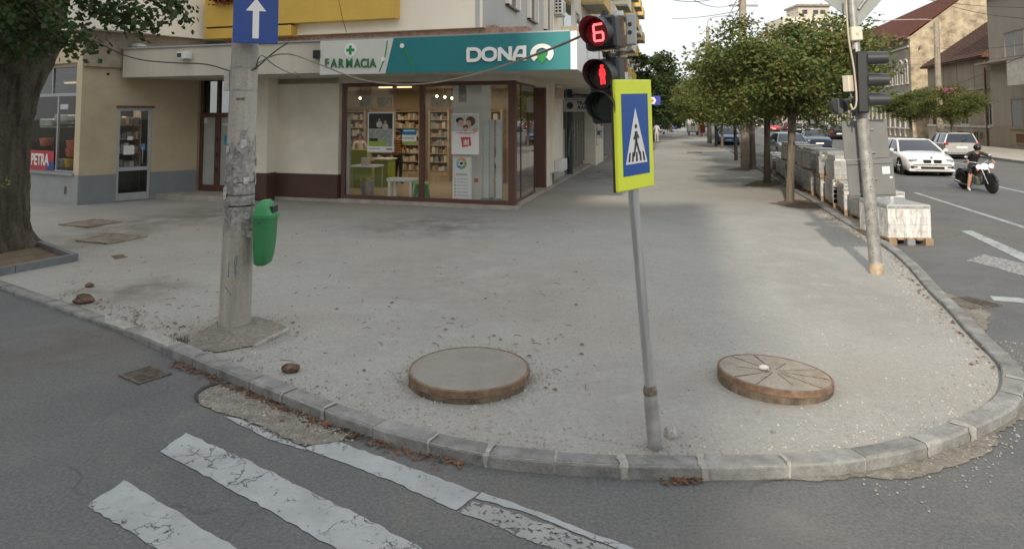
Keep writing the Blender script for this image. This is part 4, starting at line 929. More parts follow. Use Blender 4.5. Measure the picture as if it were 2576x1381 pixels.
# lime counter and small white desk
uk, dk = FAat(912,494); dk = min(dk,-.5); u0,u1 = FA.pu(943,dk), FA.pu(884,dk)
t = thing('small_desk','white desk with lime front and thin steel legs at the left of the window','desk', FA.p((u0+u1)/2,dk,ZF))
part('top', MB().bbox(u0,u1,dk-.55,dk,ZF+.80,ZF+.85,.008,FA), M_wplas, t)
part('lime_front', MB().box(u0+.35,u1-.02,dk-.50,dk-.47,ZF+.48,ZF+.80,FA), mat('lime_panel',(.30,.40,.035,1),.45,var=.03), t)
for a_ in (u0+.03,u1-.03):
    part('leg', MB().tube([FA.p(a_,dk-.04,ZF+.80),FA.p(a_,dk-.04,ZF+.012),FA.p(a_,dk-.5,ZF+.012),FA.p(a_,dk-.5,ZF+.80)],.012,6), M_alu, t)
solo('waste_bin', MB().lathe(FA.p((u0+u1)/2,dk-.3,ZF),[(.15,0),(.17,.02),(.19,.40),(.17,.41)],18), mat('steel_bin',(.35,.33,.31,1),.35,.6,var=.1), 'round metal waste bin under the small white desk','bin', smooth=True)
solo('leaflet_box', MB().bbox(FA.pu(921,dk),FA.pu(905,dk),dk-.25,dk-.1,ZF+.85,ZF+1.06,.006,FA), mat('leaflet_print',(.6,.5,.48,1),.6,var=.2,scale=20), 'small white leaflet box on the white desk','box')
ca, cb = FA.pu(925,-2.6), FA.pu(884,-2.6)
t = thing('lime_counter','lime green service counter in front of the pharmacist','counter', FA.p((ca+cb)/2,-2.6,ZF))
part('front', MB().bbox(ca,cb,-2.8,-2.6,ZF,ZF+1.18,.01,FA), mat('lime_panel',(.30,.40,.035,1),.45), t)
part('low_wing', MB().bbox(FA.pu(985,-3.2),ca-.005,-3.5,-3.0,ZF,ZF+.85,.01,FA), mat('lime_panel_dark',(.24,.32,.03,1),.45), t); part('wing_top', MB().bbox(FA.pu(988,-3.2),ca-.005,-3.55,-2.9,ZF+.852,ZF+.89,.006,FA), M_wplas, t)
# ceiling lamps, lit
M_lamp = mat('lit_spot',(1,.9,.7,1),.5,var=0,emit=(1,.78,.48,1),estr=4)
M_strip = mat('lit_strip',(1,.9,.7,1),.5,var=0,emit=(1,.70,.38,1),estr=1.2)
for x,y,lab in ((906,248,'lit ceiling spot above the left poster of the pharmacy'),(1099,243,'leftmost of three lit spots beside the white pillar'),(1119,245,'middle one of three lit spots beside the white pillar'),(1137,248,'lit spot touching the white pillar, rightmost of three')):
    u_, z_ = FA.px(x,y,-4.2); t = thing('ceiling_spot', lab, 'lamp', FA.p(u_,-4.2,z_), 'lit ceiling spots in the pharmacy')
    part('bulb', MB().ball(FA.p(u_,-4.2,z_),.045,10,6), M_lamp, t); part('stem', MB().cyl(FA.p(u_,-4.2,z_+.04),FA.p(u_,-4.2,ZI+.02),.012), M_blackp, t)
for x0,x1,y in ((1068,1108,236),): pass
for x0,x1,y,lab in ((1066-2,1105-2,0,''),): pass
for x0,x1,dd2,lab in ((1068,1101,-2.2,'warm lit strip lamp on the pharmacy ceiling, the longer one'),(1022,1052,-2.2,'warm lit strip lamp on the pharmacy ceiling beside the mullion')):
    u0_,u1_ = FA.pu(x1-68,dd2),FA.pu(x0-68,dd2); t = thing('strip_lamp', lab, 'lamp', FA.p((u0_+u1_)/2,dd2,ZI-.06), 'lit strip lamps on the pharmacy ceiling')
    part('tube', MB().box(u0_,u1_,dd2-.06,dd2+.06,ZI-.05,ZI-.01,FA), M_strip, t); part('base', MB().box(u0_-.03,u1_+.03,dd2-.08,dd2+.08,ZI-.01,ZI+.019,FA), M_wplas, t)
for u_,d_ in ((1.8,-3.4),(4.0,-3.4),(6.4,-3.4)):
    al = bpy.data.lights.new('shop_ceiling_light','AREA'); al.shape = 'RECTANGLE'; al.size = 1.6; al.size_y = 1.6; al.energy = 20; al.color = (1,.78,.52)
    ao = bpy.data.objects.new('shop_ceiling_light', al); link(ao); ao.location = FA.p(u_,d_,ZI-.08)

# hardware shop window goods
wd = -.6
struct('display_floor', MB().box(LW0+.01,LW1+.4,-1.6,-.15,.3,.88,FL), mat('display_wood',(.2,.16,.12,1),.7))
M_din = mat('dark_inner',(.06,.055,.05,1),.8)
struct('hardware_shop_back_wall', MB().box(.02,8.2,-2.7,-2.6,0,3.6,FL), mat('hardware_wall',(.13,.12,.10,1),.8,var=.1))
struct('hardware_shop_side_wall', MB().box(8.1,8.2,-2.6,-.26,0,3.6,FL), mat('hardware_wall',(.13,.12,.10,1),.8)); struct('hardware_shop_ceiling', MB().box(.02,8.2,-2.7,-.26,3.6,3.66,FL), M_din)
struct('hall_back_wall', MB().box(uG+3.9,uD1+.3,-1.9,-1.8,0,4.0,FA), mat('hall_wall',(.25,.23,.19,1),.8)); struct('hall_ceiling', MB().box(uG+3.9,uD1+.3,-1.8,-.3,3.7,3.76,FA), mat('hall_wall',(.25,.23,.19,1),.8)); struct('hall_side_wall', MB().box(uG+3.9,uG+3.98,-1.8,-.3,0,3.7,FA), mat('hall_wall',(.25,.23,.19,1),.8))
t = thing('red_banner','red and blue PETRA banner at the bottom of the hardware shop window','banner', FL.p(1.8,-.2,.88))
bu0,bu1 = FL.pu(140,-.06), FL.pu(70,-.06); bz1 = FL.pz(110,379,-.06)
part('sheet', MB().box(bu0,bu1,-.06,-.052,.88,bz1,FL), mat('banner_red',(.45,.02,.03,1),.5,var=.04), t)
part('blue_patch', MB().box(bu0-.02,bu0+.35,-.0519,-.050,.885,.88+(bz1-.88)*.45,FL), mat('banner_blue',(.02,.05,.25,1),.5), t)
text('lettering','PETRA',.44,FL,FL.pu(105,-.05),-.045,(.88+bz1)/2,M_ltr,t,.003,.012,.75)
rs = random.Random(8)
for lab,x,y,kind,c in (('orange plastic tub stacked behind the hardware shop glass',118,352,'tub',(.55,.13,.03,1)),('orange basket on the hardware shop display by the pier',185,358,'tub',(.5,.11,.03,1)),('lower orange basket on the hardware shop display',183,378,'tub',(.5,.10,.03,1)),('yellow canister in the corner of the hardware shop window',180,404,'tub',(.55,.35,.04,1)),('white canister beside the yellow one in the shop window',160,404,'tub',(.6,.6,.58,1)),('grey machine on the hardware shop shelf behind glass',165,300,'bin',(.22,.24,.22,1)),('green grey crate on the hardware shop shelf by the mullion',128,310,'bin',(.25,.27,.24,1))):
    u_,z_ = FL.px(x,y,-.34); r_ = .17
    if kind == 'tub': b = MB().lathe(FL.p(u_,-.34,z_-.18),[(r_*.8,0),(r_*.9,.02),(r_*1.05,.20),(r_*1.1,.22),(r_*1.0,.23)],14); solo('plastic_tub', b, mat('goods%d'%x,c,.45,var=.08,scale=8), lab, 'tub', smooth=True)
    else:
        t = thing('shop_goods', lab, 'machine', FL.p(u_,-.5,z_-.1)); part('case', MB().bbox(u_-.35,u_+.35,-.65,-.2,z_-.1,z_+.12,.03,FL), mat('goods%d'%x,c,.5,var=.15,scale=6), t); part('shelf_plate', MB().box(u_-.5,u_+.5,-.9,-.3,z_-.13,z_-.1,FL), M_alu, t)
solo('price_sticker', MB().bbox(FL.pu(172,-.11),FL.pu(152,-.11),-.099,-.096,FL.pz(162,276,-.1),FL.pz(162,263,-.1),.001,FL), mat('sticker_print',(.6,.6,.65,1),.5,var=.2,scale=20), 'small white sticker on the hardware shop window pane', 'sticker')
hl_ = bpy.data.lights.new('hardware_shop_fill','AREA'); hl_.shape = 'RECTANGLE'; hl_.size = 1.6; hl_.size_y = .5; hl_.energy = 26; hl_.color = (1,.88,.7)  # fill light and fixture added to brighten the window goods; no lamp seen there
ho = bpy.data.objects.new('hardware_shop_fill', hl_); link(ho); ho.location = FL.p(1.6,-.75,3.3)
t = thing('strip_lamp','added unseen strip lamp brightening the hardware shop goods','lamp',FL.p(1.6,-.75,3.32)); part('tube', MB().box(.9,2.3,-.8,-.7,3.32,3.36,FL), M_strip, t); part('base', MB().box(.85,2.35,-.82,-.68,3.36,3.42,FL), M_wplas, t)
# things behind the hardware shop door
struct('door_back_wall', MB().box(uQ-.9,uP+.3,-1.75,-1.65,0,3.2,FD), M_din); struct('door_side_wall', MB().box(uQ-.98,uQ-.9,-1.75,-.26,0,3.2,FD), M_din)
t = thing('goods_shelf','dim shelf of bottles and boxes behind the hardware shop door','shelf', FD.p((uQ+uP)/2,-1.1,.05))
for q in range(4):
    z_ = .9+q*.4; sh_ = part('shelf', MB().box(uQ,uP,-1.5,-.9,z_,z_+.03,FD), M_wood, t); b = MB()
    u_ = uQ+.03
    while u_ < uP-.1: w_ = rs.uniform(.06,.14); b.cur = rs.choice([0,1,3,4,2,1]); b.box(u_,u_+w_,-1.3,-.95,z_+.031,z_+rs.uniform(.15,.3),FD); u_ += w_+.02
    part('packages', b, M_pk, sh_, kind='stuff')
part('upright', MB().box(uQ-.03,uQ,-1.5,-.9,.05,2.6,FD), M_wood, t); part('upright', MB().box(uP,uP+.03,-1.5,-.9,.05,2.6,FD), M_wood, t)
# ------------------------------------------------------------------ foreground street furniture
M_galv = mat('galvanised', (.52,.53,.53,1), .40, .7, var=.15, scale=7, stains=.35, stain_col=(.22,.17,.13,1), streak=True)
M_galvo= mat('old_galvanised', (.36,.36,.345,1), .55, .45, var=.18, scale=8, stains=.5, stain_col=(.16,.13,.11,1))
M_rust = mat('rust', (.13,.075,.048,1), .9, .05, var=.35, scale=14, col2=(.25,.175,.12,1), bump=.4, bscale=60)
M_rustc= mat('rusty_cover_top', (.30,.275,.235,1), .9, var=.1, scale=9, stains=.5, stain_col=(.22,.12,.07,1), fine=.12, fscale=50)
M_black= mat('signal_black', (.022,.023,.026,1), .42, var=.05)
def pole_concrete():
    m = mat('pole_concrete', (.38,.36,.315,1), .92, var=.16, scale=6, bump=.45, bscale=30, stains=.45, stain_col=(.24,.22,.19,1), fine=.12, fscale=60, streak=True)
    return m
M_pole = pole_concrete()
M_poster_rest = mat('poster_remains', (.42,.41,.385,1), .95, var=.2, scale=16, col2=(.17,.16,.15,1), bump=.8, bscale=38, stains=.5, stain_col=(.60,.59,.56,1))
# -- concrete pole
pb = G(590,815); pt = W(617,115,7.85)
ax = (pt-pb).normalized(); 
t = thing('concrete_pole','stained concrete pole with torn poster remains beside the green bin','pole', pb)
def pa(h): return pb+ax*h
Lz = 9.0
def pr(h): return .172-.0085*h
b = MB(); hs = [-.05+i*(Lz/24) for i in range(25)]; b.tube([pa(h) for h in hs],[pr(h) for h in hs],28); part('shaft', b, M_pole, t, True)
# torn poster layer: irregular patches wrapped on the shaft
rp = random.Random(5)
camdir = Vector((-pb.x,-pb.y,0)).normalized(); camang = math.atan2(camdir.y,camdir.x)
def wrap(h0, h1, a0, a1, off, nseg=8, nh=4, jag=.02):
    b = MB(); V = []
    for i in range(nh+1):
        for j in range(nseg+1):
            h = h0+(h1-h0)*i/nh+(rp.uniform(-jag,jag) if i in (0,nh) else 0); a = a0+(a1-a0)*j/nseg+(rp.uniform(-.05,.05) if j in (0,nseg) else 0)
            V.append(pa(h)+Vector((math.cos(a),math.sin(a),0))*(pr(h)+off))
    F = [(i*(nseg+1)+j,i*(nseg+1)+j+1,(i+1)*(nseg+1)+j+1,(i+1)*(nseg+1)+j) for i in range(nh) for j in range(nseg)]
    return b.add(V,F)
part('poster_remains', wrap(1.02,2.02,camang-1.9,camang+1.9,.003,26,8,.05), M_poster_rest, t, True, kind='stuff')
for k in range(26):
    h = rp.uniform(1.05,2.1); a = camang+rp.uniform(-1.4,1.4); s_ = rp.uniform(.04,.13)
    part('paper_scrap', wrap(h,h+s_*rp.uniform(.5,1.6),a,a+s_*5,.0055+.0004*k,4,3,.012), (mat('paper_grey',(.50,.49,.47,1),.9,var=.2,scale=20),mat('paper_dirty',(.24,.23,.21,1),.9,var=.25,scale=20),M_poster_rest)[k%3], t)
for h,c in ((1.32,M_black),(1.58,mat('band_dark',(.1,.09,.085,1),.6)),(2.62,M_galvo),(2.88,M_galvo),(1.44,mat('band_dark',(.1,.09,.085,1),.6))):
    part('strap', MB().lathe(pa(h),[(pr(h)+.001,-.008),(pr(h)+.006,-.008),(pr(h)+.006,.008),(pr(h)+.001,.008)],28), c, t)
part('rust_mark', wrap(2.50,2.525,camang-.55,camang+.1,.003,6,1,.008), M_rust, t)
# faint blue graffiti strokes
M_bluep = mat('blue_spray',(.09,.18,.30,1),.8,var=.2,scale=30)
def scribble(pts):
    P = []
    for da,h in pts: a = camang+da; P.append(pa(h)+Vector((math.cos(a),math.sin(a),0))*(pr(h)+.001))
    part('graffiti', MB().tube(P,.004,4), M_bluep, t)
scribble([(-.1,.78),(-.16,.70),(-.1,.66),(.0,.70),(-.02,.77),(-.1,.78)]); scribble([(-.08,.66),(-.06,.55)]); scribble([(-.2,.60),(.1,.60)]); scribble([(-.5,.72),(-.52,.55)]); scribble([(-.75,.45),(-.55,.42),(-.3,.36)])
# one way sign
sp_ = pa(3.0)
yaw = R(-28)
fo = Vector((math.sin(yaw)*-1,-math.cos(yaw),0)); FSg = Fr(W(638,300,7.62).xy, (-fo.y,fo.x), fo); 
t = thing('one_way_sign','square blue sign with white up arrow on the concrete pole','traffic sign', FSg.p(0,0,3.15))
FSg = Fr(W(638,300,7.55).xy, (math.cos(R(20)),math.sin(R(20))), (math.sin(R(20)),-math.cos(R(20))))
zS = W(638,110,7.55).z; sw = .235
M_signblue = mat('sign_blue',(.008,.055,.27,1),.4,var=.03,scale=3)
bl = part('plate', MB().bbox(-sw,sw,-.012,.0,zS,zS+.56,.004,FSg), M_signblue, t)
part('arrow', MB().prism([FSg.p(x,.001,zS+z) for x,z in ((-.033,.055),(.033,.055),(.033,.36),(.105,.36),(0,.50),(-.105,.36),(-.033,.36))], FSg.d*.002), M_ltr, t)
part('clamp', MB().tube([FSg.p(-.15,-.02,zS+.2),FSg.p(-.02,-.03,zS+.2),FSg.p(.1,-.02,zS+.2)],.015,5), M_galvo, t)
# small address plate hanging on the pole's far side
a_ = W(571,205,7.85); solo('small_plate', MB().bbox(a_.x-.03,a_.x+.035,a_.y-.02,a_.y+.02,a_.z-.11,a_.z+.11,.004), mat('dirty_white',(.5,.49,.46,1),.7,var=.1,scale=15), 'small dirty white plate strapped to the concrete pole','plate')
# green litter bin
bx = W(668,590,7.72); M_bin = mat('bin_green',(.035,.20,.075,1),.5,var=.10,scale=4,stains=.15,stain_col=(.05,.12,.06,1)); M_binl = mat('bin_green_lid',(.04,.26,.095,1),.45,var=.05,scale=4)
zb0 = W(665,665,7.72).z; zb1 = W(665,545,7.72).z; zb2 = W(665,503,7.72).z
t = thing('litter_bin','green plastic litter bin with hooded lid on the concrete pole','bin', Vector((bx.x,bx.y,zb0)))
def rring(z, x0, x1, y, r=.06, n=4):
    pts = []
    x0 *= .80; x1 *= .80; y *= .78; r *= .8
    for cx,cy,a0 in ((x1-r,y-r,0),(x0+r,y-r,90),(x0+r,-y+r,180),(x1-r,-y+r,270)):
        for i in range(n+1): a = R(a0+90*i/n); pts.append(Vector((bx.x+cx+r*math.cos(a),bx.y+cy+r*math.sin(a),z)))
    return pts
def loft(rings, caps=True):
    b = MB(); n = len(rings[0]); V = [p for r_ in rings for p in r_]
    F = [(i*n+j,i*n+(j+1)%n,(i+1)*n+(j+1)%n,(i+1)*n+j) for i in range(len(rings)-1) for j in range(n)]
    if caps: F += [tuple(range(n-1,-1,-1)), tuple(range((len(rings)-1)*n,len(rings)*n))]
    return b.add(V,F)
rs_ = [rring(zb0,-.10,.03,.11,.05),rring(zb0+.02,-.125,.065,.14),rring(zb0+.10,-.13,.09,.155),rring(zb0+.25,-.132,.112,.165),rring(zb1,-.135,.128,.175)]
part('body', loft(rs_), M_bin, t, True)
part('lid', loft([rring(zb1-.005,-.145,.142,.185),rring(zb1+.03,-.145,.145,.187),rring(zb1+.035,-.13,.13,.17),rring(zb1+.11,-.115,.09,.15),rring(zb1+.16,-.085,.07,.125,.05),rring(zb2,-.04,.05,.09,.03)]), M_binl, t, True)
part('slot', MB().box(bx.x+.066,bx.x+.104,bx.y-.085,bx.y+.085,zb1+.05,zb1+.12), M_black, t)
part('rivet', MB().cyl((bx.x-.02,bx.y-.133,zb1-.05),(bx.x-.02,bx.y-.140,zb1-.05),.008), M_black, t)
part('bracket', MB().box(bx.x-.20,bx.x-.13,bx.y-.03,bx.y+.03,zb0+.3,zb0+.36), M_galvo, t)
# stony footing of the pole
t_ = patch('pole_footing', [(470,860),(520,825),(560,800),(650,796),(720,815),(728,830),(690,850),(640,868),(540,885),(450,878)], M_rub, .052, .03, 12, parent=pav)
edge = [G(x,y,.05) for x,y in ((640,872),(680,852),(722,832),(722,824),(705,812))]
solo('footing_edge', MB().tube(edge,[.02,.028,.026,.024,.015],6), M_mort, 'pale broken mortar edge around the concrete pole footing', 'mortar edge')
# grass tuft
b = MB()
for k in range(70):
    p = G(455+rp.gauss(0,12),862+rp.gauss(0,4),.05); L = rp.uniform(.03,.08); a = rp.uniform(0,6.28); t1 = p+Vector((math.cos(a)*L*.6,math.sin(a)*L*.6,L)); sdx = Vector((.004,0,0)); b.add([p-sdx,p+sdx,t1],[(0,1,2)])
struct('grass_tuft', b, mat('grass_green',(.06,.09,.03,1),.7,var=.2), kind='stuff', label='small green grass tuft at the kerb by the pole')
# -- manholes
def cover(x, y, r, lab, tiltx, tilty, h, detail):
    c = G(x,y,.04); t = thing('manhole_cover', lab, 'manhole', c, 'raised manhole rings on the pavement', local=True); t.rotation_euler = (tiltx,tilty,0)
    part('ring', MB().lathe((0,0,-.06),[(r*1.0,0),(r*1.0,.055+h*.5),(r*.985,.06+h*.5)],48), mat('rusty_concrete',(.17,.13,.095,1),.95,var=.3,scale=7,stains=.7,stain_col=(.27,.24,.195,1),bump=.7,bscale=30), t, True)
    part('rim', MB().lathe((0,0,h*.45),[(r*.97,0),(r*1.005,.004),(r*1.005,h*.55),(r*.985,h*.55+.006),(r*.965,h*.55+.006),(r*.965,h*.5)],48), M_rust, t, True)
    part('lid', MB().lathe((0,0,h*.6),[(r*.965,0),(r*.965,h*.4+.001),(r*.1,h*.4+.006)],48), detail, t, True)
    if 'ribbed' in lab:
        for k in range(10):
            a = 6.283*k/10+.3+rp.uniform(-.12,.12); a2 = a+rp.uniform(.015,.04)
            part('rib', MB().prism([Vector((math.cos(a)*r*.12,math.sin(a)*r*.12,h+.004)),Vector((math.cos(a)*r*(.93-.25*(k%3==1)),math.sin(a)*r*(.93-.25*(k%3==1)),h-.001)),Vector((math.cos(a2)*r*(.93-.25*(k%3==1)),math.sin(a2)*r*(.93-.25*(k%3==1)),h-.001)),Vector((math.cos(a2+.1)*r*.12,math.sin(a2+.1)*r*.12,h+.004))],(0,0,.006)), mat('dusty_rib',(.20,.15,.11,1),.95,var=.4,scale=20), t)
    return t
cover(1181,955,.53,'smooth raised manhole with a plain dusty grey lid',R(.5),0,.105,mat('dusty_lid',(.245,.232,.208,1),.9,var=.06,scale=4,fine=.08,fscale=40))
cover(1947,962,.475,'ribbed rusty raised manhole with radial bars, tilted on the pavement',R(-1.5),R(3.0),.09,M_rustc)
pq = W(1921,890,6.15); solo('stone', MB().ball((pq.x,pq.y,.165),.04,8,5,(1.2,.8,.6)), mat('pale_stone',(.6,.58,.54,1),.9,var=.1), 'pale stone lying on the ribbed rusty manhole','stone', smooth=True)
# loose brown stones
for x,y,s_,lab in ((212,762,.11,'brown stone on the pavement near the left kerb'),(733,935,.075,'small brown stone on the pavement beside the rubble hole'),(225,722,.06,'dark brown clod behind the brown stone by the left kerb'),(1690,1098,.05,'upright grey stone chip beside the leaning signal post')):
    p = G(x,y,.04); b = MB().ball((0,0,0),s_,9,6,(1.1,.8,.55)); 
    for v in b.v: v += Vector((rp.uniform(-1,1),rp.uniform(-1,1),rp.uniform(-1,1)))*s_*.20
    if 'chip' in lab: b.xf(Matrix.Scale(2.2,4,(0,0,1)))
    b.v = [v+Vector((p.x,p.y,.04+s_*.35)) for v in b.v]; solo('stone', b, mat('brown_stone',(.15,.095,.065,1),.95,var=.4,scale=16,bump=.6) if 'brown' in lab else M_ston, lab, 'stone')
# drain grates
M_iron = mat('dusty_iron',(.12,.105,.09,1),.9,.1,var=.3,scale=12)
def grate(x, y, rz, lab, w=.42, l=.34):
    c = G(x,y,.004); t = thing('drain_grate', lab, 'drain', c, local=True, rz=rz)
    part('pit', MB().box(-w/2,w/2,-l/2,l/2,-.001,.003), M_dark, t)
    part('frame', MB().box(-w/2-.03,w/2+.03,-l/2-.03,-l/2,-.002,.010).box(-w/2-.03,w/2+.03,l/2,l/2+.03,-.002,.010).box(-w/2-.03,-w/2,-l/2,l/2,-.002,.0098).box(w/2,w/2+.03,-l/2,l/2,-.002,.0098), M_iron, t)
    for k in range(7): part('bar', MB().box(-w/2+.03+k*(w-.06)/6-.012,-w/2+.03+k*(w-.06)/6+.012,-l/2,l/2,.002,.009), M_iron, t)
grate(365,943,R(-35),'rusty drain grate sunk in the asphalt near the left kerb',.30,.24); grate(2438,762,R(20),'drain grate in the road beside the right kerb',.5,.4)
# square service covers in the pavement
for x,y,lab in ((228,562,'square rusty service cover nearest the hardware shop'),(282,601,'square rusty service cover with a raised edge nearer the tree')):
    c = G(x,y,.05); t = thing('service_cover', lab, 'manhole', c, 'square service covers in the pavement', local=True, rz=R(-22))
    part('plate', MB().bbox(-.36,.36,-.36,.36,-.02,.012,.006), mat('brown_plate',(.22,.185,.15,1),.9,var=.25,scale=5,stains=.6,stain_col=(.34,.31,.26,1)), t); part('frame', frame_rect(Fr((0,0),(1,0),(0,1)),0,0,0,0,0,0,0,MB()).box(-.42,.42,-.42,-.365,-.02,.02).box(-.42,.42,.365,.42,-.02,.02).box(-.42,-.365,-.365,.365,-.02,.0195).box(.365,.42,-.365,.365,-.02,.0195), mat('dusty_frame',(.27,.235,.19,1),.9,var=.25,scale=6), t)

# -- crossing post, leaning, with countdown and pedestrian signals and the crossing sign
qb = G(1648,1128); qt = W(1554,30,5.0); qx = (qt-qb).normalized(); qL = (qt-qb).length
def qa(h): return qb+qx*h
def qh(y): return qL*(1128-y)/(1128-30)                      # photo row to height along the post
t = thing('signal_post','leaning grey signal post with rusty top at the front kerb','post', qb)
part('tube', MB().tube([qa(.35),qa(qh(330)),qa(qh(190))],.0365,14), M_galv, t, True)
part('rusty_top', MB().tube([qa(qh(190)),qa(qL-.03)],.0372,14), M_rust, t, True)
part('cap', MB().tube([qa(qL-.035),qa(qL)],.041,14), M_wplas, t)
part('sleeve', MB().tube([qa(-.1),qa(.02),qa(.36),qa(.40)],[.055,.05,.048,.040],14), M_galvo, t, True)
part('rust_ring', MB().tube([qa(.37),qa(.40),qa(.43)],[.0485,.05,.039],14), mat('dull_ring',(.24,.20,.165,1),.85,.2,var=.3,scale=16), t, True)
def head_axes(nx, ny):
    n = Vector((nx,ny,-.02)).normalized(); zz = (qx-n*qx.dot(n)).normalized(); xx = n.cross(zz)*-1
    return n, xx, zz                                         # outward, to the viewer's right when facing it, up
def signal(center, nx, ny, lens, name, lab, post_pt, r=.098, lit=None):
    """signal head: lens = list of heights; lens discs sit in round hooded visors"""
    n, xx, zz = head_axes(nx,ny); xx = zz.cross(n)           # right-handed
    c = Vector(center); H = max(lens)-min(lens)+.235; cz = (max(lens)+min(lens))/2; hw = .118
    t = thing(name, lab, 'traffic light', c+zz*(min(lens)-.12))
    def P(x,y,z): return c+xx*x+zz*y+n*z
    b = MB(); 
    bm_ = MB().bbox(-hw,hw,cz-H/2,cz+H/2,-.10,.03,.018); part('housing', MB().add([P(v.x,v.y,v.z) for v in bm_.v], bm_.f), M_black, t)
    for k,h in enumerate(lens):
        V = []; ns = 26; L = .20
        a0, a1 = R(-62), R(242)
        for i in range(ns+1):
            a = a0+(a1-a0)*i/ns; up_ = (math.sin(a)+1)/2; ln = L*(.45+.55*up_)
            for rr_,zz_ in ((r*1.10,.028),(r*1.06,ln),(r*1.03,ln),(r*1.06,.028)): V.append(P(math.cos(a)*rr_,h+math.sin(a)*rr_,zz_))
        F = [(i*4+j,i*4+(j+1)%4,(i+1)*4+(j+1)%4,(i+1)*4+j) for i in range(ns) for j in range(4)]+[(0,1,2,3),(ns*4+3,ns*4+2,ns*4+1,ns*4)]
        part('visor', MB().add(V,F), M_black, t, True)
        part('lens', MB().cyl(P(0,h,.03),P(0,h,.045),r,r*.97,24), lit[k] if lit else M_black, t)
    return t, P, n, xx, zz
M_lensd = mat('lens_dark',(.03,.012,.012,1),.2,var=0,spec=.6); M_lensg = mat('lens_dark_green',(.012,.022,.016,1),.2,var=0,spec=.6)
M_red = mat('red_led',(.6,.02,.02,1),.4,var=0,emit=(1,.03,.035,1),estr=1.3); M_redw = mat('red_led_hot',(.7,.1,.1,1),.4,var=0,emit=(1,.10,.11,1),estr=2.4)
M_redd = mat('red_glow',(.3,.01,.01,1),.4,var=0,emit=(1,.02,.02,1),estr=.5)
c1 = W(1512,84,4.82); sg1, P, n_, x_, z_ = signal(c1, -.50,-.86, [0.0], 'countdown_signal','black countdown signal showing a red 6 on top of the leaning post', None, .098, [mat('lens_red_glow',(.10,.006,.008,1),.2,var=0,emit=(1,.01,.02,1),estr=.03)])
for segs in [[(-.032,.058),(.032,.058)],[(-.032,.0),(.032,.0)],[(-.032,-.058),(.032,-.058)],[(-.034,.055),(-.034,.004)],[(-.034,-.004),(-.034,-.055)],[(.034,-.004),(.034,-.055)]]:
    (x0,y0),(x1,y1) = segs; part('digit_segment', MB().cyl(P(x0,y0,.049),P(x1,y1,.049),.0075,n=6), M_redw, sg1)
part('mount_arm', MB().tube([P(.02,-.13,-.04),P(.03,-.17,-.05)],.02,8).tube([P(.0,-.13,-.02),P(.0,-.165,-.02),qa(qh(140))],.012,8), M_black, sg1)
part('top_lug', MB().tube([P(.02,.115,-.04),P(.02,.15,-.05)],.03,8), M_black, sg1)
c2 = W(1522,190,4.86); sg2, P, n_, x_, z_ = signal(c2, -.50,-.86, [0.0,-.222], 'pedestrian_signal','black pedestrian signal with lit red standing figure above a dark lens', None, .1, [M_lensd,M_lensg])
man = [P(-.013,.060,.048),]
part('red_head', MB().cyl(P(0,.062,.046),P(0,.062,.05),.013,n=12), M_red, sg2)
part('red_figure', MB().prism([P(x,y,.047) for x,y in ((-.018,.046),(.018,.046),(.026,.0),(.019,-.004),(.018,-.066),(.004,-.066),(.0,-.02),(-.004,-.066),(-.018,-.066),(-.019,-.004),(-.026,.0))], n_*.003), M_red, sg2)
part('mount_arm', MB().tube([P(.03,.115,-.04),P(.03,.15,-.05)],.03,8).tube([P(.03,.14,-.05),qa(qh(160))],.012,8), M_black, sg2)
part('clamp', MB().tube([qa(qh(135)),qa(qh(128))],.043,14), M_galvo, t); part('clamp', MB().tube([qa(qh(152)),qa(qh(146))],.043,14), M_galvo, t)
# small grey button box on the other side of the post
cb_ = W(1588,75,5.03); t = thing('button_box','small grey box with two round openings behind the leaning post','signal box', cb_-Vector((0,0,.12)))
bm_ = MB().bbox(-.038,.038,-.03,.03,-.115,.115,.008); rz_ = Matrix.Rotation(R(-12),4,'Z'); part('case', MB().add([cb_+rz_@v for v in bm_.v], bm_.f), mat('pale_grey_box',(.45,.47,.48,1),.5,var=.05), t)
for dz in (.035,-.025): part('opening', MB().cyl(cb_+rz_@Vector((-.01,-.028,dz)),cb_+rz_@Vector((-.01,-.034,dz)),.016,n=14), M_black, t)
part('clip', MB().cyl(cb_+Vector((-.03,.0,-.16)),cb_+Vector((-.0,.0,-.1)),.012), M_galvo, t); part('arm', MB().cyl(cb_+Vector((-.06,.0,-.05)),cb_+Vector((-.02,.0,-.05)),.012), M_galvo, t)
# crossing sign, turned to the side street
n3 = Vector((.72,-.69,0)).normalized(); up3 = (qx-n3*qx.dot(n3)).normalized(); rt3 = up3.cross(n3)
c3 = W(1599,338,4.86); hw3, hh3 = .225, .385
def P3(x,y,z=0): return c3+rt3*x+up3*y+n3*z
t = thing('crossing_sign','yellow bordered blue pedestrian crossing sign on the leaning post','traffic sign', c3-up3*hh3)
bm_ = MB().bbox(-hw3,hw3,-hh3,hh3,-.03,.0,.006); part('backing', MB().add([P3(v.x,v.y,v.z) for v in bm_.v], bm_.f), mat('fluo_yellow',(.80,.90,.055,1),.45,var=.02), t)
bm_ = MB().bbox(-hw3-.003,hw3+.003,-hh3-.003,hh3+.003,-.045,-.0302,.004); part('back_plate', MB().add([P3(v.x,v.y,v.z) for v in bm_.v], bm_.f), M_black, t)
part('blue_panel', MB().prism([P3(x,y,.0005) for x,y in ((-.165,-.285),(.165,-.285),(.165,.285),(-.165,.285))], n3*.002), mat('crossing_blue',(.010,.085,.36,1),.4,var=.02), t)
part('white_triangle', MB().prism([P3(x,y,.0027) for x,y in ((-.135,-.205),(.135,-.205),(.0,.185))], n3*.001), M_ltr, t)
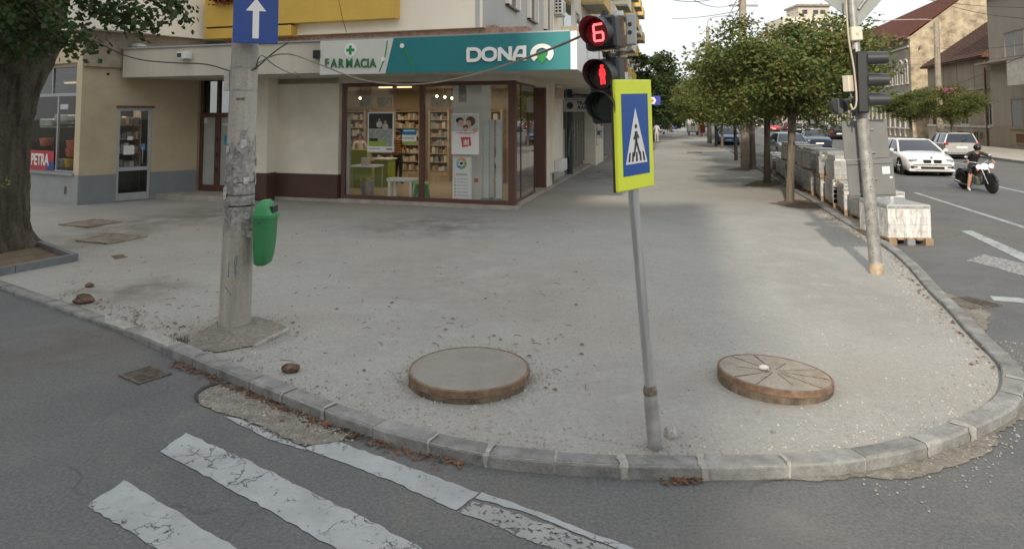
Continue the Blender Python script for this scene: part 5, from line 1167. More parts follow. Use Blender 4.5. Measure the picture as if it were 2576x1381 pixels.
for k,x in enumerate((-.095,-.052,.0,.05,.095)): part('zebra_bar', MB().prism([P3(x*1.0-.011,-.19,.0042),P3(x+.011,-.19,.0042),P3(x*.86+.009,-.125,.0042),P3(x*.86-.009,-.125,.0042)], n3*.0006), M_black, t)
for pts,r_ in (([(0.0,.02),(-.002,-.045)],.017),([(-.002,-.045),(-.035,-.155)],.011),([(-.002,-.045),(.04,-.145)],.011),([(0,.015),(-.032,-.035)],.008),([(0,.015),(.034,-.03)],.008)):
    (x0,y0),(x1,y1) = pts; d_ = Vector((x1-x0,y1-y0)); q_ = Vector((-d_.y,d_.x)).normalized()*r_
    part('walker_limb', MB().prism([P3(x0+q_.x,y0+q_.y,.005+r_*.02),P3(x1+q_.x*.8,y1+q_.y*.8,.005+r_*.02),P3(x1-q_.x*.8,y1-q_.y*.8,.005+r_*.02),P3(x0-q_.x,y0-q_.y,.005+r_*.02)], n3*.0006), M_black, t)
part('walker_head', MB().cyl(P3(0,.055,.0042),P3(0,.055,.0052),.016,n=14), M_black, t)
for h in (-.25,.25): part('clamp', MB().cyl(P3(-.06,h,-.045),P3(.06,h,-.06),.012), M_galvo, t)

# -- cables between tree, pole and signal post
M_cab = mat('cable_grey',(.24,.21,.17,1),.7,var=.15,scale=10); M_cabd = mat('cable_dark',(.05,.045,.04,1),.7,var=.1)
def sag(a, c, s_, n=18): return [a+(c-a)*(i/n)-Vector((0,0,4*s_*(i/n)*(1-i/n))) for i in range(n+1)]
pc = pa(3.0)+Vector((.14,-.03,0)); 
c_a, c_b = W(700,125,7.95), W(1470,88,4.95)
pts_ = smooth_path([pa(2.90)+Vector((.1,0,0)), W(710,128,7.6), W(800,160,7.2), W(900,202,6.7), W(1000,215,6.3), W(1100,210,6.0), W(1200,187,5.7), W(1300,155,5.4), W(1400,118,5.15), c_b, W(1510,60,4.95)],3)
solo('overhead_cable', MB().tube(pts_,.008,5), M_cab, 'thick grey cable sagging from the concrete pole to the signal post','cable', smooth=True)
pts_ = smooth_path([W(1000,216,6.32), W(1080,213,6.1), W(1180,195,5.75), W(1290,161,5.42), W(1400,121,5.17), W(1466,92,4.97)],3)
solo('overhead_cable', MB().tube(pts_,.004,4), M_cab, 'thin second wire twisted along the thick grey cable','cable')
solo('overhead_cable', MB().tube(smooth_path([W(240,105,11.5), W(330,150,10.6), W(440,160,9.5), W(520,160,8.6), pa(2.82)+Vector((-.1,-.12,0)), pa(2.80)+Vector((.12,-.12,.0)), W(690,130,8.0), W(725,108,8.2)],3),.009,5), M_cabd, 'dark cable running from the big tree past the concrete pole','cable', smooth=True)
solo('overhead_cable', MB().tube(smooth_path([pa(2.85)+Vector((.15,-.05,0)), W(655,130,7.9), W(690,170,9), W(780,205,13), FA.p(5.2,1.8,3.5)],3),.006,4), M_cabd, 'thin dark wire slanting from the concrete pole to the canopy','cable')
solo('overhead_cable', MB().tube([W(848,-20,16.5), W(862,50,17.0), W(872,82,17.3)],.008,4), M_cabd, 'thin wire dropping in front of the yellow balcony','cable')
# ------------------------------------------------------------------ right hand signal post, pallets
rb = G(2205,688); rt_ = W(2143,0,10.35); rx = (rt_-rb).normalized(); rL = (rt_-rb).length
def ra(h): return rb+rx*h
def rh(y): return rL*(688-y)/688.0
t = thing('signal_post','thick spotted grey signal post beside the right kerb','post', rb)
part('lower_tube', MB().tube([ra(-.05),ra(.25),ra(rh(280))],[.092,.088,.082],20), M_galvo, t, True)
part('upper_tube', MB().tube([ra(rh(285)),ra(rh(280)+.05),ra(rL+1.0)],[.082,.056,.054],16), M_galvo, t, True)
part('foot_collar', MB().tube([ra(-.04),ra(.14),ra(.16)],[.098,.096,.088],20), mat('rusty_foot',(.42,.33,.24,1),.9,var=.2,scale=10,stains=.5,stain_col=(.25,.12,.06,1)), t, True)
for k in range(26):
    h = rp.uniform(.3,2.4); a = R(-110)+rp.uniform(-1.0,1.0); r_ = .0865-.0025*h; p = ra(h)+Vector((math.cos(a),math.sin(a),0))*r_; part('dark_spot', MB().ball(p,.007,6,4,(1,1,1.4)), M_black, t)
for y in (515,395,470): part('strap', MB().tube([ra(rh(y)-.01),ra(rh(y)+.01)],.088,18), M_galvo, t)
def facing(n, c, up=rx):
    n = n.normalized(); u_ = (up-n*up.dot(n)).normalized(); r_ = u_.cross(n)
    return lambda x,y,z=0: c+r_*x+u_*y+n*z
nb = -S                                                      # towards the camera, along the street
# two grey panels seen from behind
M_gpan = mat('grey_panel_back',(.19,.195,.195,1),.6,.2,var=.05,scale=3)
P4 = facing(Vector((-.10,-1,0)), W(2177,352,10.55))
t = thing('traffic_panel','dark grey back of a tall two part traffic panel on the right post','traffic sign', W(2180,495,10.55))
k_ = 10.55/FPX
def plate(P, x0, x1, y0, y1, z0=-.012, z1=.012, bev=.006):
    bm_ = MB().bbox(x0,x1,y0,y1,z0,z1,bev); return MB().add([P(v.x,v.y,v.z) for v in bm_.v], bm_.f)
part('upper_plate', plate(P4,-.33,.33,-.29,.30), M_gpan, t)
part('lower_plate', plate(P4,-.33+.02,.35+.02,-.875,-.295), M_gpan, t)
part('rib', plate(P4,-.30,.35,-.37,-.34,.012,.03,.003), M_gpan, t); part('rib', plate(P4,-.30,.35,-.84,-.81,.012,.03,.003), M_gpan, t)
part('sticker', plate(P4,.20,.31,-.53,-.42,.012,.014,.0005), M_paper, t); part('sticker', plate(P4,.30,.34,-.60,-.57,.012,.014,.0005), M_paper, t)
for y in (.15,-.2,-.6): part('clamp', MB().tube([P4(-.12,y,.02),P4(.12,y,.02)],.018,6), M_galvo, t)
# diamond sign seen from behind
P5 = facing(Vector((-.05,-1,0)), W(2143,-36,10.5))
t = thing('diamond_sign','grey back of a diamond shaped road sign above the right post','traffic sign', W(2143,60,10.45))
hd = .63
part('plate', MB().prism([P5(0.06,-hd,-.01),P5(hd*1.12,0.02,-.01),P5(0,hd,-.01),P5(-hd*1.08,0.02,-.01)], (0,.012,0)), mat('grey_sign_back',(.30,.32,.31,1),.5,.3,var=.06,scale=3), t)
part('brace', MB().cyl(P5(.06,-.38,.02),P5(.42,.05,.02),.02), M_galvo, t); part('brace', MB().cyl(P5(-.4,.1,.02),P5(.4,.1,.02),.02), M_galvo, t)
# boxes on the post
c = W(2154,86,10.28); P6 = facing(Vector((-.05,-1,0)), c)
t = thing('junction_box','pale square junction box on the upper right post','junction box', c-Vector((0,0,.12)))
part('case', plate(P6,-.082,.082,-.105,.105,-.04,.04,.014), mat('cream_box',(.62,.58,.48,1),.5,var=.05), t); part('knob', MB().cyl(P6(0,0,.04),P6(0,0,.05),.022,n=14), mat('cream_knob',(.5,.46,.36,1),.5), t)
c = W(2137,211,10.25); P6 = facing(Vector((.35,-.93,0)), c)
t = thing('control_box','small cream control box on the left of the right post','signal box', c-Vector((0,0,.13)))
part('case', plate(P6,-.075,.075,-.12,.12,-.06,.06,.008), mat('cream_box',(.62,.58,.48,1),.5), t)
for q in range(3): part('cable_gland', MB().cyl(P6(.035,.06-.06*q,.06),P6(.035,.06-.06*q,.075),.016,n=10), mat('brown_gland',(.2,.16,.11,1),.6), t)
part('bracket', MB().tube([P6(.0,-.12,0),P6(.02,-.2,0),ra(rh(262))],.014,6), M_galvo, t)
# vehicle signal facing across the street: three visors in profile
c = W(2172,208,10.22); nv = Vector((.965,-.26,0)).normalized(); P7 = facing(nv, c)
t = thing('vehicle_signal','black three aspect traffic light seen from the side on the right post','traffic light', c-Vector((0,0,.5)))
part('housing', plate(P7,-.13,.13,-.46,.46,-.12,.05,.03), M_black, t)
for q,y in enumerate((.355,.03,-.26)):
    V = []; ns = 20
    for i in range(ns+1):
        a = R(-50)+(R(230)-R(-50))*i/ns
        for r_,z_ in ((.115,.05),(.105,.33),(.102,.33),(.111,.05)): V.append(P7(math.cos(a)*r_,y+math.sin(a)*r_*.95,z_))
    part('visor', MB().add(V,[(i*4+j,i*4+(j+1)%4,(i+1)*4+(j+1)%4,(i+1)*4+j) for i in range(ns) for j in range(4)]+[(0,1,2,3),(ns*4+3,ns*4+2,ns*4+1,ns*4)]), mat('visor_black',(.035,.036,.04,1),.35,var=.05), t, True)
    part('lens', MB().cyl(P7(0,y,.05),P7(0,y,.06),.10,n=20), M_lensd, t)
part('backboard', plate(P7,-.15,.15,-.5,.5,-.14,-.122,.01), M_black, t)
part('mount', MB().tube([P7(.0,.2,-.13),ra(rh(170))],.025,8).tube([P7(.0,-.4,-.13),ra(rh(265))],.025,8), M_black, t)
# the back of a pedestrian signal on the far side
c = W(2110,268,10.75); P8 = facing(Vector((-.2,-.98,0)), c)
t = thing('pedestrian_signal','rounded dark back of a pedestrian signal left of the right post','traffic light', c-Vector((0,0,.16)))
part('housing', MB().lathe(P8(0,0,-.08),[(.125,0),(.13,.03),(.13,.12),(.10,.15)],26,P8(0,0,1)-P8(0,0,0)), M_black, t, True); part('rib', plate(P8,-.035,.04,-.12,.12,.07,.09,.005), mat('dark_grey_rib',(.07,.07,.07,1),.5), t)
part('mount', MB().tube([P8(.1,.09,0),P8(.22,.10,0),ra(rh(250))],.02,8).tube([P8(.24,.1,0),P8(.24,-.22,0)],.02,8), M_galvo, t)
# cable down the post
pts_ = smooth_path([W(2128,-30,10.2),W(2130,40,10.2),W(2136,110,10.15),W(2147,160,10.12),W(2153,215,10.12),W(2156,262,10.1),W(2146,280,10.12),W(2140,262,10.15)],3)
solo('post_cable', MB().tube(pts_,.013,6), mat('cable_beige',(.45,.40,.31,1),.6,var=.1), 'beige cable looping down the right signal post','cable', smooth=True)

# -- pallets of wrapped paving blocks along the kerb
def film_mat(name, col, gl, c2=None):
    m = bpy.data.materials.new(name); m.use_nodes = True; MATS[name] = m; n, l = m.node_tree.nodes, m.node_tree.links; b = n['Principled BSDF']
    b.inputs['Roughness'].default_value = gl; b.inputs['Specular IOR Level'].default_value = .8; b.inputs['Coat Weight'].default_value = .6; b.inputs['Coat Roughness'].default_value = .12
    t_ = n.new('ShaderNodeTexCoord').outputs['Object']; a = n.new('ShaderNodeTexNoise'); a.inputs['Scale'].default_value = 6; a.inputs['Detail'].default_value = 4; a.inputs['Distortion'].default_value = 1.0; mp_f = n.new('ShaderNodeMapping'); mp_f.inputs['Scale'].default_value = (1.6,1.6,.5); l.new(t_, mp_f.inputs[0]); l.new(mp_f.outputs[0], a.inputs['Vector'])
    r = n.new('ShaderNodeMapRange'); r.inputs[1].default_value = .4; r.inputs[2].default_value = .66; l.new(a.outputs['Fac'], r.inputs[0]); x = n.new('ShaderNodeMix'); x.data_type = 'RGBA'; x.inputs[6].default_value = col; x.inputs[7].default_value = c2 or tuple(min(1,c*1.35+.03) for c in col[:3])+(1,); l.new(r.outputs[0], x.inputs[0]); l.new(x.outputs[2], b.inputs['Base Color'])  # upright paler streaks in the grey film's colour imitate its sheen
    bb = n.new('ShaderNodeBump'); bb.inputs['Strength'].default_value = .7; bb.inputs['Distance'].default_value = .03; l.new(a.outputs['Fac'], bb.inputs['Height']); l.new(bb.outputs[0], b.inputs['Normal']); l.new(bb.outputs[0], b.inputs['Coat Normal']); return m
M_film = film_mat('shrink_film',(.25,.255,.25,1),.25); M_filmw = film_mat('white_film',(.72,.71,.69,1),.3,(.38,.38,.37,1)); M_paver = mat('paver_grey',(.30,.30,.285,1),.9,var=.1,scale=6,bump=.2)
M_palw = mat('pallet_wood',(.30,.21,.13,1),.85,var=.2,scale=7)
def blocks_mesh(w, l, h, rows):
    """layers of paving blocks under film: each layer a course with joints"""
    b = MB(); lh = h/rows; rr_ = random.Random(rows)
    for k in range(rows):
        j = rr_.uniform(-.006,.006); b.bbox(-w/2+j,w/2+j,-l/2,l/2,k*lh+.002,(k+1)*lh,.005)
    return b
PAL = {}
def pallet_proto():
    t = thing('block_pallet','x','pallet',(0,0,0),'pallets of wrapped paving blocks along the kerb',local=True)
    for k in range(3): part('runner', MB().box(-.40+.33*k+.0,-.40+.33*k+.14,-.6,.6,0.0,.022), M_palw, t)
    for k in range(3):
        for q in range(3): part('foot_block', MB().box(-.40+.33*k,-.40+.33*k+.14,-.6+.53*q,-.6+.53*q+.14,.022,.10), M_palw if k != 1 else mat('blue_grey_block',(.20,.25,.30,1),.7,var=.1), t)
    for k in range(5): part('deck_board', MB().box(-.41+.168*k,-.41+.168*k+.135,-.6,.6,.10,.125), M_palw, t)
    return t
pal0 = pallet_proto(); used = [False]
def pallet(off, v, rz, z, w, l, h, rows, film, lab, rot=0):
    t = pal0 if not used[0] else dup(pal0); used[0] = True
    t['label'] = lab; p = ST(off,v,z); t.location = p; t.rotation_euler = (0,0,-math.atan2(S.x,S.y)+rz+rot)
    key = (w,l,h,rows,film.name)
    if key not in PAL: PAL[key] = [mesh_data('wrapped_blocks', blocks_mesh(w,l,h,rows), film), mesh_data('film_cap', MB().bbox(-w/2-.006,w/2+.006,-l/2-.006,l/2+.006,h-.08,h+.008,.02), M_film)]
    for nm,me in zip(('wrapped_blocks','film_cap'),PAL[key]):
        o = bpy.data.objects.new(nm, me); link(o,t); o.location = (0,0,.125); 
    return t
def off_v(x, y):                                            # pixel of a ground point to street coordinates
    q = G(x,y,0)-K0; return q.dot(NR), q.dot(S)
o1,v1 = off_v(2276,618)
pallet(o1,v1+.62,R(12),0,.78,1.1,.60,5,M_filmw,'nearest pallet of paving blocks in torn white film beside the right post')
SPEC = [(.62,-3.2,1,'grey wrapped pallet just behind the white filmed one'),(.58,-1.75,1,'second pallet of grey wrapped blocks behind the right post'),
        (.60,-.3,2,'lower pallet of the stack with a bright reflecting side'),(.62,1.2,2,'lower pallet of the second stack behind the bright one'),(.55,2.75,2,'lower pallet of the third stack along the kerb'),
        (.60,4.3,2,'lower pallet beside the nearest round crowned tree trunk'),(.66,5.9,2,'lower pallet just past the nearest tree trunk'),(.55,7.6,2,'lower pallet between the two nearest tree trunks'),
        (.62,9.3,1,'single low pallet near the second tree trunk'),(.6,11.2,1,'single low pallet beyond the second tree trunk'),(.66,13.2,1,'last low pallet before the dark concrete pole')]
for k,(off,v,nst,lab) in enumerate(SPEC):
    fm = M_film if k != 2 else M_film; rz = R(rp.uniform(-5,5)); hh = (.50,.52,.47)[k%3]
    pallet(off+.2,v,rz,0,.80,1.1,hh,4,fm,lab)
    if nst == 2: pallet(off+.24+rp.uniform(-.06,.06),v,rz+R(rp.uniform(-3,3)),.125+hh+.012,.84,1.12,.48,4,M_film,lab.replace('lower pallet','upper pallet'))
    if nst == 1 and k in (0,1): pass
# ------------------------------------------------------------------ trees
def leaf_mat(name, c1, c2, c3):
    m = bpy.data.materials.new(name); m.use_nodes = True; MATS[name] = m; n, l = m.node_tree.nodes, m.node_tree.links; b = n['Principled BSDF']
    b.inputs['Roughness'].default_value = .55; b.inputs['Specular IOR Level'].default_value = .3
    g = n.new('ShaderNodeNewGeometry'); t_ = n.new('ShaderNodeTexCoord').outputs['Object']
    a = n.new('ShaderNodeTexNoise'); a.inputs['Scale'].default_value = 1.6; a.inputs['Detail'].default_value = 3; l.new(t_, a.inputs['Vector'])
    r = n.new('ShaderNodeMapRange'); r.inputs[1].default_value = .38; r.inputs[2].default_value = .64; l.new(a.outputs['Fac'], r.inputs[0])
    x = n.new('ShaderNodeMix'); x.data_type = 'RGBA'; x.inputs[6].default_value = c1; x.inputs[7].default_value = c2; l.new(r.outputs[0], x.inputs[0])
    w = n.new('ShaderNodeMapRange'); w.inputs[1].default_value = .72; w.inputs[2].default_value = 1.0; w.inputs[4].default_value = .7; l.new(g.outputs['Random Per Island'], w.inputs[0])
    x2 = n.new('ShaderNodeMix'); x2.data_type = 'RGBA'; l.new(w.outputs[0], x2.inputs[0]); l.new(x.outputs[2], x2.inputs[6]); x2.inputs[7].default_value = c3; l.new(x2.outputs[2], b.inputs['Base Color'])
    tr = n.new('ShaderNodeBsdfTranslucent'); l.new(x2.outputs[2], tr.inputs[0]); ms = n.new('ShaderNodeMixShader'); ms.inputs[0].default_value = .3
    l.new(b.outputs[0], ms.inputs[1]); l.new(tr.outputs[0], ms.inputs[2]); l.new(ms.outputs[0], n['Material Output'].inputs[0]); return m
M_lf = leaf_mat('leaf_street',(.075,.115,.030,1),(.125,.14,.036,1),(.22,.155,.048,1))
M_lf2= leaf_mat('leaf_deep',(.030,.055,.018,1),(.05,.075,.022,1),(.09,.09,.03,1))
M_lf3= leaf_mat('leaf_left_tree',(.028,.055,.014,1),(.045,.075,.018,1),(.07,.095,.025,1))
M_bark = mat('bark_grey',(.125,.105,.08,1),.95,var=.3,scale=9,bump=.9,bscale=30,streak=True)
def leaf(b, c, L, rl, wr=.5, droop=0):
    d = Vector((rl.gauss(0,1),rl.gauss(0,1),rl.gauss(0,.7)-droop)).normalized(); s_ = d.orthogonal().normalized(); s_ = Matrix.Rotation(rl.uniform(0,6.28),3,d)@s_
    b.add([c, c+d*L*.5+s_*L*wr*.5, c+d*L, c+d*L*.5-s_*L*wr*.5], [(0,1,2,3)])
def crown_mesh(name, rx_, ry_, rz_, n, L, seed, m, clumps=60, flat=.0):
    rl = random.Random(seed); b = MB(); cl = []
    for k in range(clumps):                                    # clump centres mostly near the shell
        while True:
            p = Vector((rl.uniform(-1,1),rl.uniform(-1,1),rl.uniform(-1,1)))
            if .30 < p.length < .98: break
        p = p*(.62+.38*rl.random())/max(.5,p.length)*p.length if rl.random()<.3 else p.normalized()*rl.uniform(.62,1.0)
        if p.z < -.62: p.z = -.62+rl.uniform(-.30,.10)
        lump = 1+.16*math.sin(p.x*5+seed)*math.cos(p.y*4+seed*2)+rl.uniform(-.08,.10); cl.append((p*lump, rl.uniform(.12,.27)))
    for i in range(n):
        p, r_ = cl[rl.randrange(len(cl))]; q = p+Vector((rl.gauss(0,r_*.62),rl.gauss(0,r_*.62),rl.gauss(0,r_*.45)))
        leaf(b, Vector((q.x*rx_,q.y*ry_,q.z*rz_)), L*rl.uniform(.6,1.4), rl, .55, .25)
    me = bpy.data.meshes.new(name); me.from_pydata(b.v,[],b.f); me.materials.append(m); return me
CR = [crown_mesh('crown',2.15,2.1,1.45,27000,.10,s_,M_lf,85) for s_ in (1,2,3)]
CRF = [crown_mesh('crown',3.0,3.0,3.4,5200,.36,s_,M_lf2,70) for s_ in (5,6)]
def trunk_mesh(h, r, lean, seed, fork=.75):
    rl = random.Random(seed); b = MB(); P = [Vector((0,0,-.06)),Vector((0,0,.08)),Vector((lean.x*.3,lean.y*.3,h*.35)),Vector((lean.x*.7,lean.y*.7,h*.7)),Vector((lean.x,lean.y,h))]
    b.tube(P,[r*1.5,r*1.12,r,r*.92,r*1.05],10)
    top = P[-1]
    for k in range(6):
        a = k*1.05+rl.uniform(-.3,.3); e = top+Vector((math.cos(a)*fork*rl.uniform(.6,1.2),math.sin(a)*fork*rl.uniform(.6,1.2),rl.uniform(.7,1.3)))
        m_ = top*.5+e*.5+Vector((math.cos(a)*.1,math.sin(a)*.1,-.12)); b.tube([top-Vector((0,0,.06)),m_,e,e+(e-m_)*.5],[r*.62,r*.42,r*.26,r*.08],6)
    return b
def street_tree(base, h, r, crown, csc, cz, lab, lean=Vector((0,0,0)), rz=0, group='round crowned trees along the kerb', nm='street_tree', mb=M_bark):
    t = thing(nm, lab, 'tree', base, group, local=True)
    part('trunk', trunk_mesh(h,r,lean,int(abs(base[0])*31)), mb, t, True)
    o = bpy.data.objects.new('crown', crown); link(o,t); o.location = Vector((lean.x,lean.y,cz)); o.scale = csc; o.rotation_euler = (0,0,rz); return t
tb = [(1987,507),(1930,461),(1852,404),(1817,374),(1802,368),(1783,346)]
labs = ['nearest round crowned street tree, behind the pallet stacks','second round crowned street tree, right of the dark concrete pole','thin street tree just left of the dark concrete pole','street tree in the middle of the row beside the blue car','street tree beyond the blue car in the kerb row','farthest low crowned street tree by the red bin']
for k,(x,y) in enumerate(tb):
    p = G(x,y,.04); h = (2.35,2.3,2.2,2.3,2.2,2.2)[k]; p.z = .04
    street_tree(p, h, (.105,.11,.09,.10,.12,.13)[k], CR[k%3], ((1.2,1.15,1.05),(1.15,1.15,1.05),(1.15,1.15,1.1),(1.35,1.35,1.25),(1.4,1.4,1.3),(1.6,1.6,1.4))[k], h+1.20*(1,1.05,1.1,1.2,1.25,1.35)[k]*.98+.16, labs[k], Vector(((.12,.05,-.05,0,0,0)[k],0,0)), k*1.3)
for k,(off,v,lab) in enumerate(((-1.0,62,'small street tree beyond the advertising panel'),(-.9,72,'next to last street tree far up the kerb'),(-.9,84,'last street tree far up the kerb before the kiosk'))):
    street_tree(ST(off,v,.04),2.3,.12,CR[k%3],(1.4,1.4,1.2),3.7,lab,Vector((0,0,0)),k*2.0)
p = G(1894,426,.04); street_tree(Vector((p.x,p.y,.04)),2.3,.13,CR[1],(1.1,1.1,1.0),3.75,'dark trunked street tree right beside the tall concrete pole',Vector((0,0,0)),.7)
# small pruned trees on the far side
for x,v,lab,cs in ((2288,42,'small pruned tree before the long house with arched windows',(1.25,1.25,.85)),(2392,33,'small flowering tree before the low tiled house',(1.0,1.0,.85))):
    tt = (x-PXC)/FPX; off = 15.2
    q = ST(off,v); d_ = (tt*q.y-q.x)/(NR.x-tt*NR.y); q = ST(off+d_,v,.10)
    t = street_tree(q,2.35,.10,CR[v%3],cs,3.25,lab,Vector((0,0,0)),v,'small trees on the far pavement')
    if 'flower' in lab:
        bl_ = MB(); rb_ = random.Random(2)
        for _ in range(160): leaf(bl_,Vector((-.9+rb_.gauss(0,.2),-1.2+rb_.gauss(0,.2),4.05+rb_.gauss(0,.12))),.09,rb_,.8)
        part('blossom', bl_, mat('pink_blossom',(.55,.16,.28,1),.7,var=.3,scale=12), t)
# tall trees closing the street on the left side and far end
far = [((13.5,66),1.0,5.6,'dark tall tree rising behind the green board'),((16.5,82),1.1,5.0,'tall broad tree behind the blue shop sign'),((24,104),1.15,4.6,'yellow green tree above the blue kiosk'),((27,128),1.3,5.0,'tall tree behind the kiosk'),((33,150),1.3,4.8,'tree filling the far end of the street'),((40,165),1.2,4.4,'tree at the far end right of the kiosk'),((48,185),1.3,4.6,'far tree beyond the last street trees'),((60,200),1.4,5.2,'far tree behind the parked cars')]
for k,((x,y),s_,cz,lab) in enumerate(far):
    o = street_tree(Vector((x,y,0.04 if k < 4 else 0)),3.0,.22,CRF[k%2],(s_,s_,s_),cz,lab,Vector((0,0,0)),k*.9,'tall trees closing the street','tall_tree')
# -- the big tree at the left
lb = Vector((-9.05,12.1,.04))
t = thing('old_tree','thick barked old tree in a kerbed bed at the left edge','tree', lb)
prof = [(-9.1,-.1,.80),(-9.1,.06,.74),(-9.1,.22,.62),(-9.1,.5,.55),(-9.1,1.0,.505),(-9.1,1.6,.50),(-9.08,2.2,.51),(-9.0,2.8,.55),(-8.9,3.3,.63),(-8.78,3.8,.72)]
V = []; ns = 64; rl = random.Random(9); ph = [rl.uniform(0,6.28) for _ in range(8)]
zs = []; NZ = 80
for i in range(NZ+1):
    z = -.1+3.9*i/NZ
    for k in range(len(prof)-1):
        if prof[k][1] <= z <= prof[k+1][1] or k == len(prof)-2:
            f_ = min(1,max(0,(z-prof[k][1])/(prof[k+1][1]-prof[k][1]))); xc = prof[k][0]*(1-f_)+prof[k+1][0]*f_; rr_ = prof[k][2]*(1-f_)+prof[k+1][2]*f_; break
    for j in range(ns):
        a = 6.283*j/ns; bump = .028*math.sin(a*9+ph[0]+1.3*math.sin(z*1.7+ph[1]))+.020*math.sin(a*17+ph[2]+1.6*math.sin(z*2.9+ph[3]))+.012*math.sin(a*27+z*7)+rl.uniform(-.008,.008)
        flare = 1+(.18*max(0,.35-z)/.35)*math.sin(a*5+ph[4])
        V.append(Vector((xc+math.cos(a)*(rr_+bump)*flare,lb.y+math.sin(a)*(rr_+bump)*flare,z)))
F = [(i*ns+j,i*ns+(j+1)%ns,(i+1)*ns+(j+1)%ns,(i+1)*ns+j) for i in range(NZ) for j in range(ns)]
M_barkd = mat('bark_dark',(.085,.070,.052,1),.95,var=.35,scale=7,bump=1.0,bscale=22,streak=True,fine=.25,fscale=30)
part('trunk', MB().add(V,F), M_barkd, t, True, angle=60)
tp = Vector((-8.78,lb.y,3.7)); lb_ = MB()
lb_.tube([tp+Vector((.1,0,-.2)),tp+Vector((.7,-.1,1.2)),tp+Vector((1.6,-.2,2.6)),tp+Vector((2.6,0,3.6))],[.45,.36,.26,.14],12); lb_.tube([tp+Vector((-.3,0,-.2)),tp+Vector((-.9,.1,1.2)),tp+Vector((-1.6,.4,2.8))],[.5,.4,.25],12)
part('limb', lb_, M_barkd, t, True)
part('cut_wood', MB().prism([W(112,55,11.32),W(124,55,11.30),W(146,0,11.28),W(125,-5,11.3)],(0,-.02,0)), mat('bare_wood',(.42,.27,.16,1),.8,var=.15,scale=15,streak=True), t)
# drooping twigs with leaves that hang into the picture
b = MB(); tw = MB(); rl = random.Random(12)
TW = [[(90,-60),(230,-30),(320,5),(370,40),(385,58)],[(90,-60),(260,-30),(390,-5),(440,18),(466,38)],[(60,-50),(200,0),(280,40),(345,55)],[(40,-40),(130,20),(190,75),(235,108)],[(20,-40),(80,30),(130,85),(180,105)],[(0,-30),(30,40),(60,95),(100,120)],[(-60,0),(-20,60),(10,100),(40,125)],[(150,-60),(300,-40),(420,-30),(455,-10)],[(60,-60),(180,-20),(250,20),(300,25)],[(-40,-40),(0,20),(20,60)]]
for k,pts in enumerate(TW):
    Yb = 11.6+rl.uniform(-1.0,.5); P = smooth_path([W(x,y,Yb-.25*i) for i,(x,y) in enumerate(pts)],2); tw.tube(P,[.02*(1-.8*i/len(P)) for i in range(len(P))],5)
    for i in range(230):
        f_ = min(.999,rl.random()**.75); j = int(f_*(len(P)-1)); q = P[j]+Vector((rl.gauss(0,.11),rl.gauss(0,.16),rl.gauss(-.05,.09))); leaf(b,q,rl.uniform(.07,.13),rl,.85,.6)
for i in range(9000):                                       # crown above and left of the picture
    q = Vector((-9.8+rl.gauss(0,1.5),lb.y-.2+rl.gauss(0,1.3),5.05+abs(rl.gauss(0,1.3)))); leaf(b,q,rl.uniform(.07,.14),rl,.85,.6)
for i in range(330):                                        # leaves close round the fork
    q = W(rl.gauss(70,60),rl.gauss(40,45),11.2+rl.uniform(-.3,.3)); leaf(b,q,rl.uniform(.07,.12),rl,.85,.6)
me = bpy.data.meshes.new('crown'); org = lb; me.from_pydata([v-org for v in b.v],[],b.f); me.materials.append(M_lf3); o = bpy.data.objects.new('crown',me); link(o,t)
part('twig', tw, M_barkd, t)
# bright sprig from low on the trunk
b = MB()
for i in range(14): leaf(b,W(8+rl.gauss(0,9),462+rl.gauss(0,7),11.1),rl.uniform(.06,.11),rl,.7)
part('low_sprig', b, leaf_mat('leaf_fresh',(.16,.26,.03,1),(.2,.3,.04,1),(.25,.3,.05,1)), t)
# bed around it
bed = [G(x,y,.05) for x,y in ((-60,700),(0,690),(185,655),(90,622),(-40,615))]
struct('tree_bed_soil', MB().add([Vector((p.x,p.y,.075)) for p in bed],[tuple(range(5))]), M_dirt, label='brown soil of the old tree bed')
t = thing('tree_bed_edging','dark grey kerb edging around the bed of the old tree','edging', G(180,656))
cor = [G(x,y,.04) for x,y in ((-150,722),(190,657),(70,612))]
for a_,c_ in zip(cor[:-1],cor[1:]):
    d_ = (c_-a_).normalized(); nn = Vector((-d_.y,d_.x,0)); L = (c_-a_).length; nseg = max(2,int(L/.8))
    for q in range(nseg):
        p0 = a_+d_*(L*q/nseg+.006); p1 = a_+d_*(L*(q+1)/nseg-.006); bm_ = MB().prism([p0-nn*.04,p1-nn*.04,p1+nn*.045,p0+nn*.045],(0,0,.115+rl.uniform(-.006,.006))); part('edging_stone', bm_, mat('edging_dark',(.16,.17,.175,1),.85,var=.12,scale=6), t)
# ------------------------------------------------------------------ vehicles
def paint(name, col, met=.3): return mat(name, col, .28, met, var=.02, coat=.8)
M_cgl = mat('car_glass',(.012,.018,.028,1),.04,var=0,spec=.9); M_tyre = mat('tyre',(.018,.018,.018,1),.85,var=.1); M_rim = mat('alloy_rim',(.45,.45,.46,1),.3,.8,var=.05)
M_under = mat('car_underside',(.01,.01,.011,1),.9,var=0); M_hl = mat('headlight_glass',(.42,.45,.48,1),.06,.6,var=.3,scale=12,spec=.9); M_tail = mat('tail_red',(.35,.01,.012,1),.15,var=.05,spec=.8); M_chrome = mat('chrome',(.65,.65,.66,1),.12,1,var=0)
M_orange = mat('indicator_orange',(.6,.14,.02,1),.3,var=0); M_plate = mat('number_plate',(.75,.75,.72,1),.5,var=.02)
def lerp_tab(tab, y):
    for (a,*p),(c,*q) in zip(tab[:-1],tab[1:]):
        if a <= y <= c: f_ = (y-a)/(c-a); f_ = f_*f_*(3-2*f_)*.5+f_*.5; return [u+(v-u)*f_ for u,v in zip(p,q)]
    return list(tab[0][1:]) if y < tab[0][0] else list(tab[-1][1:])
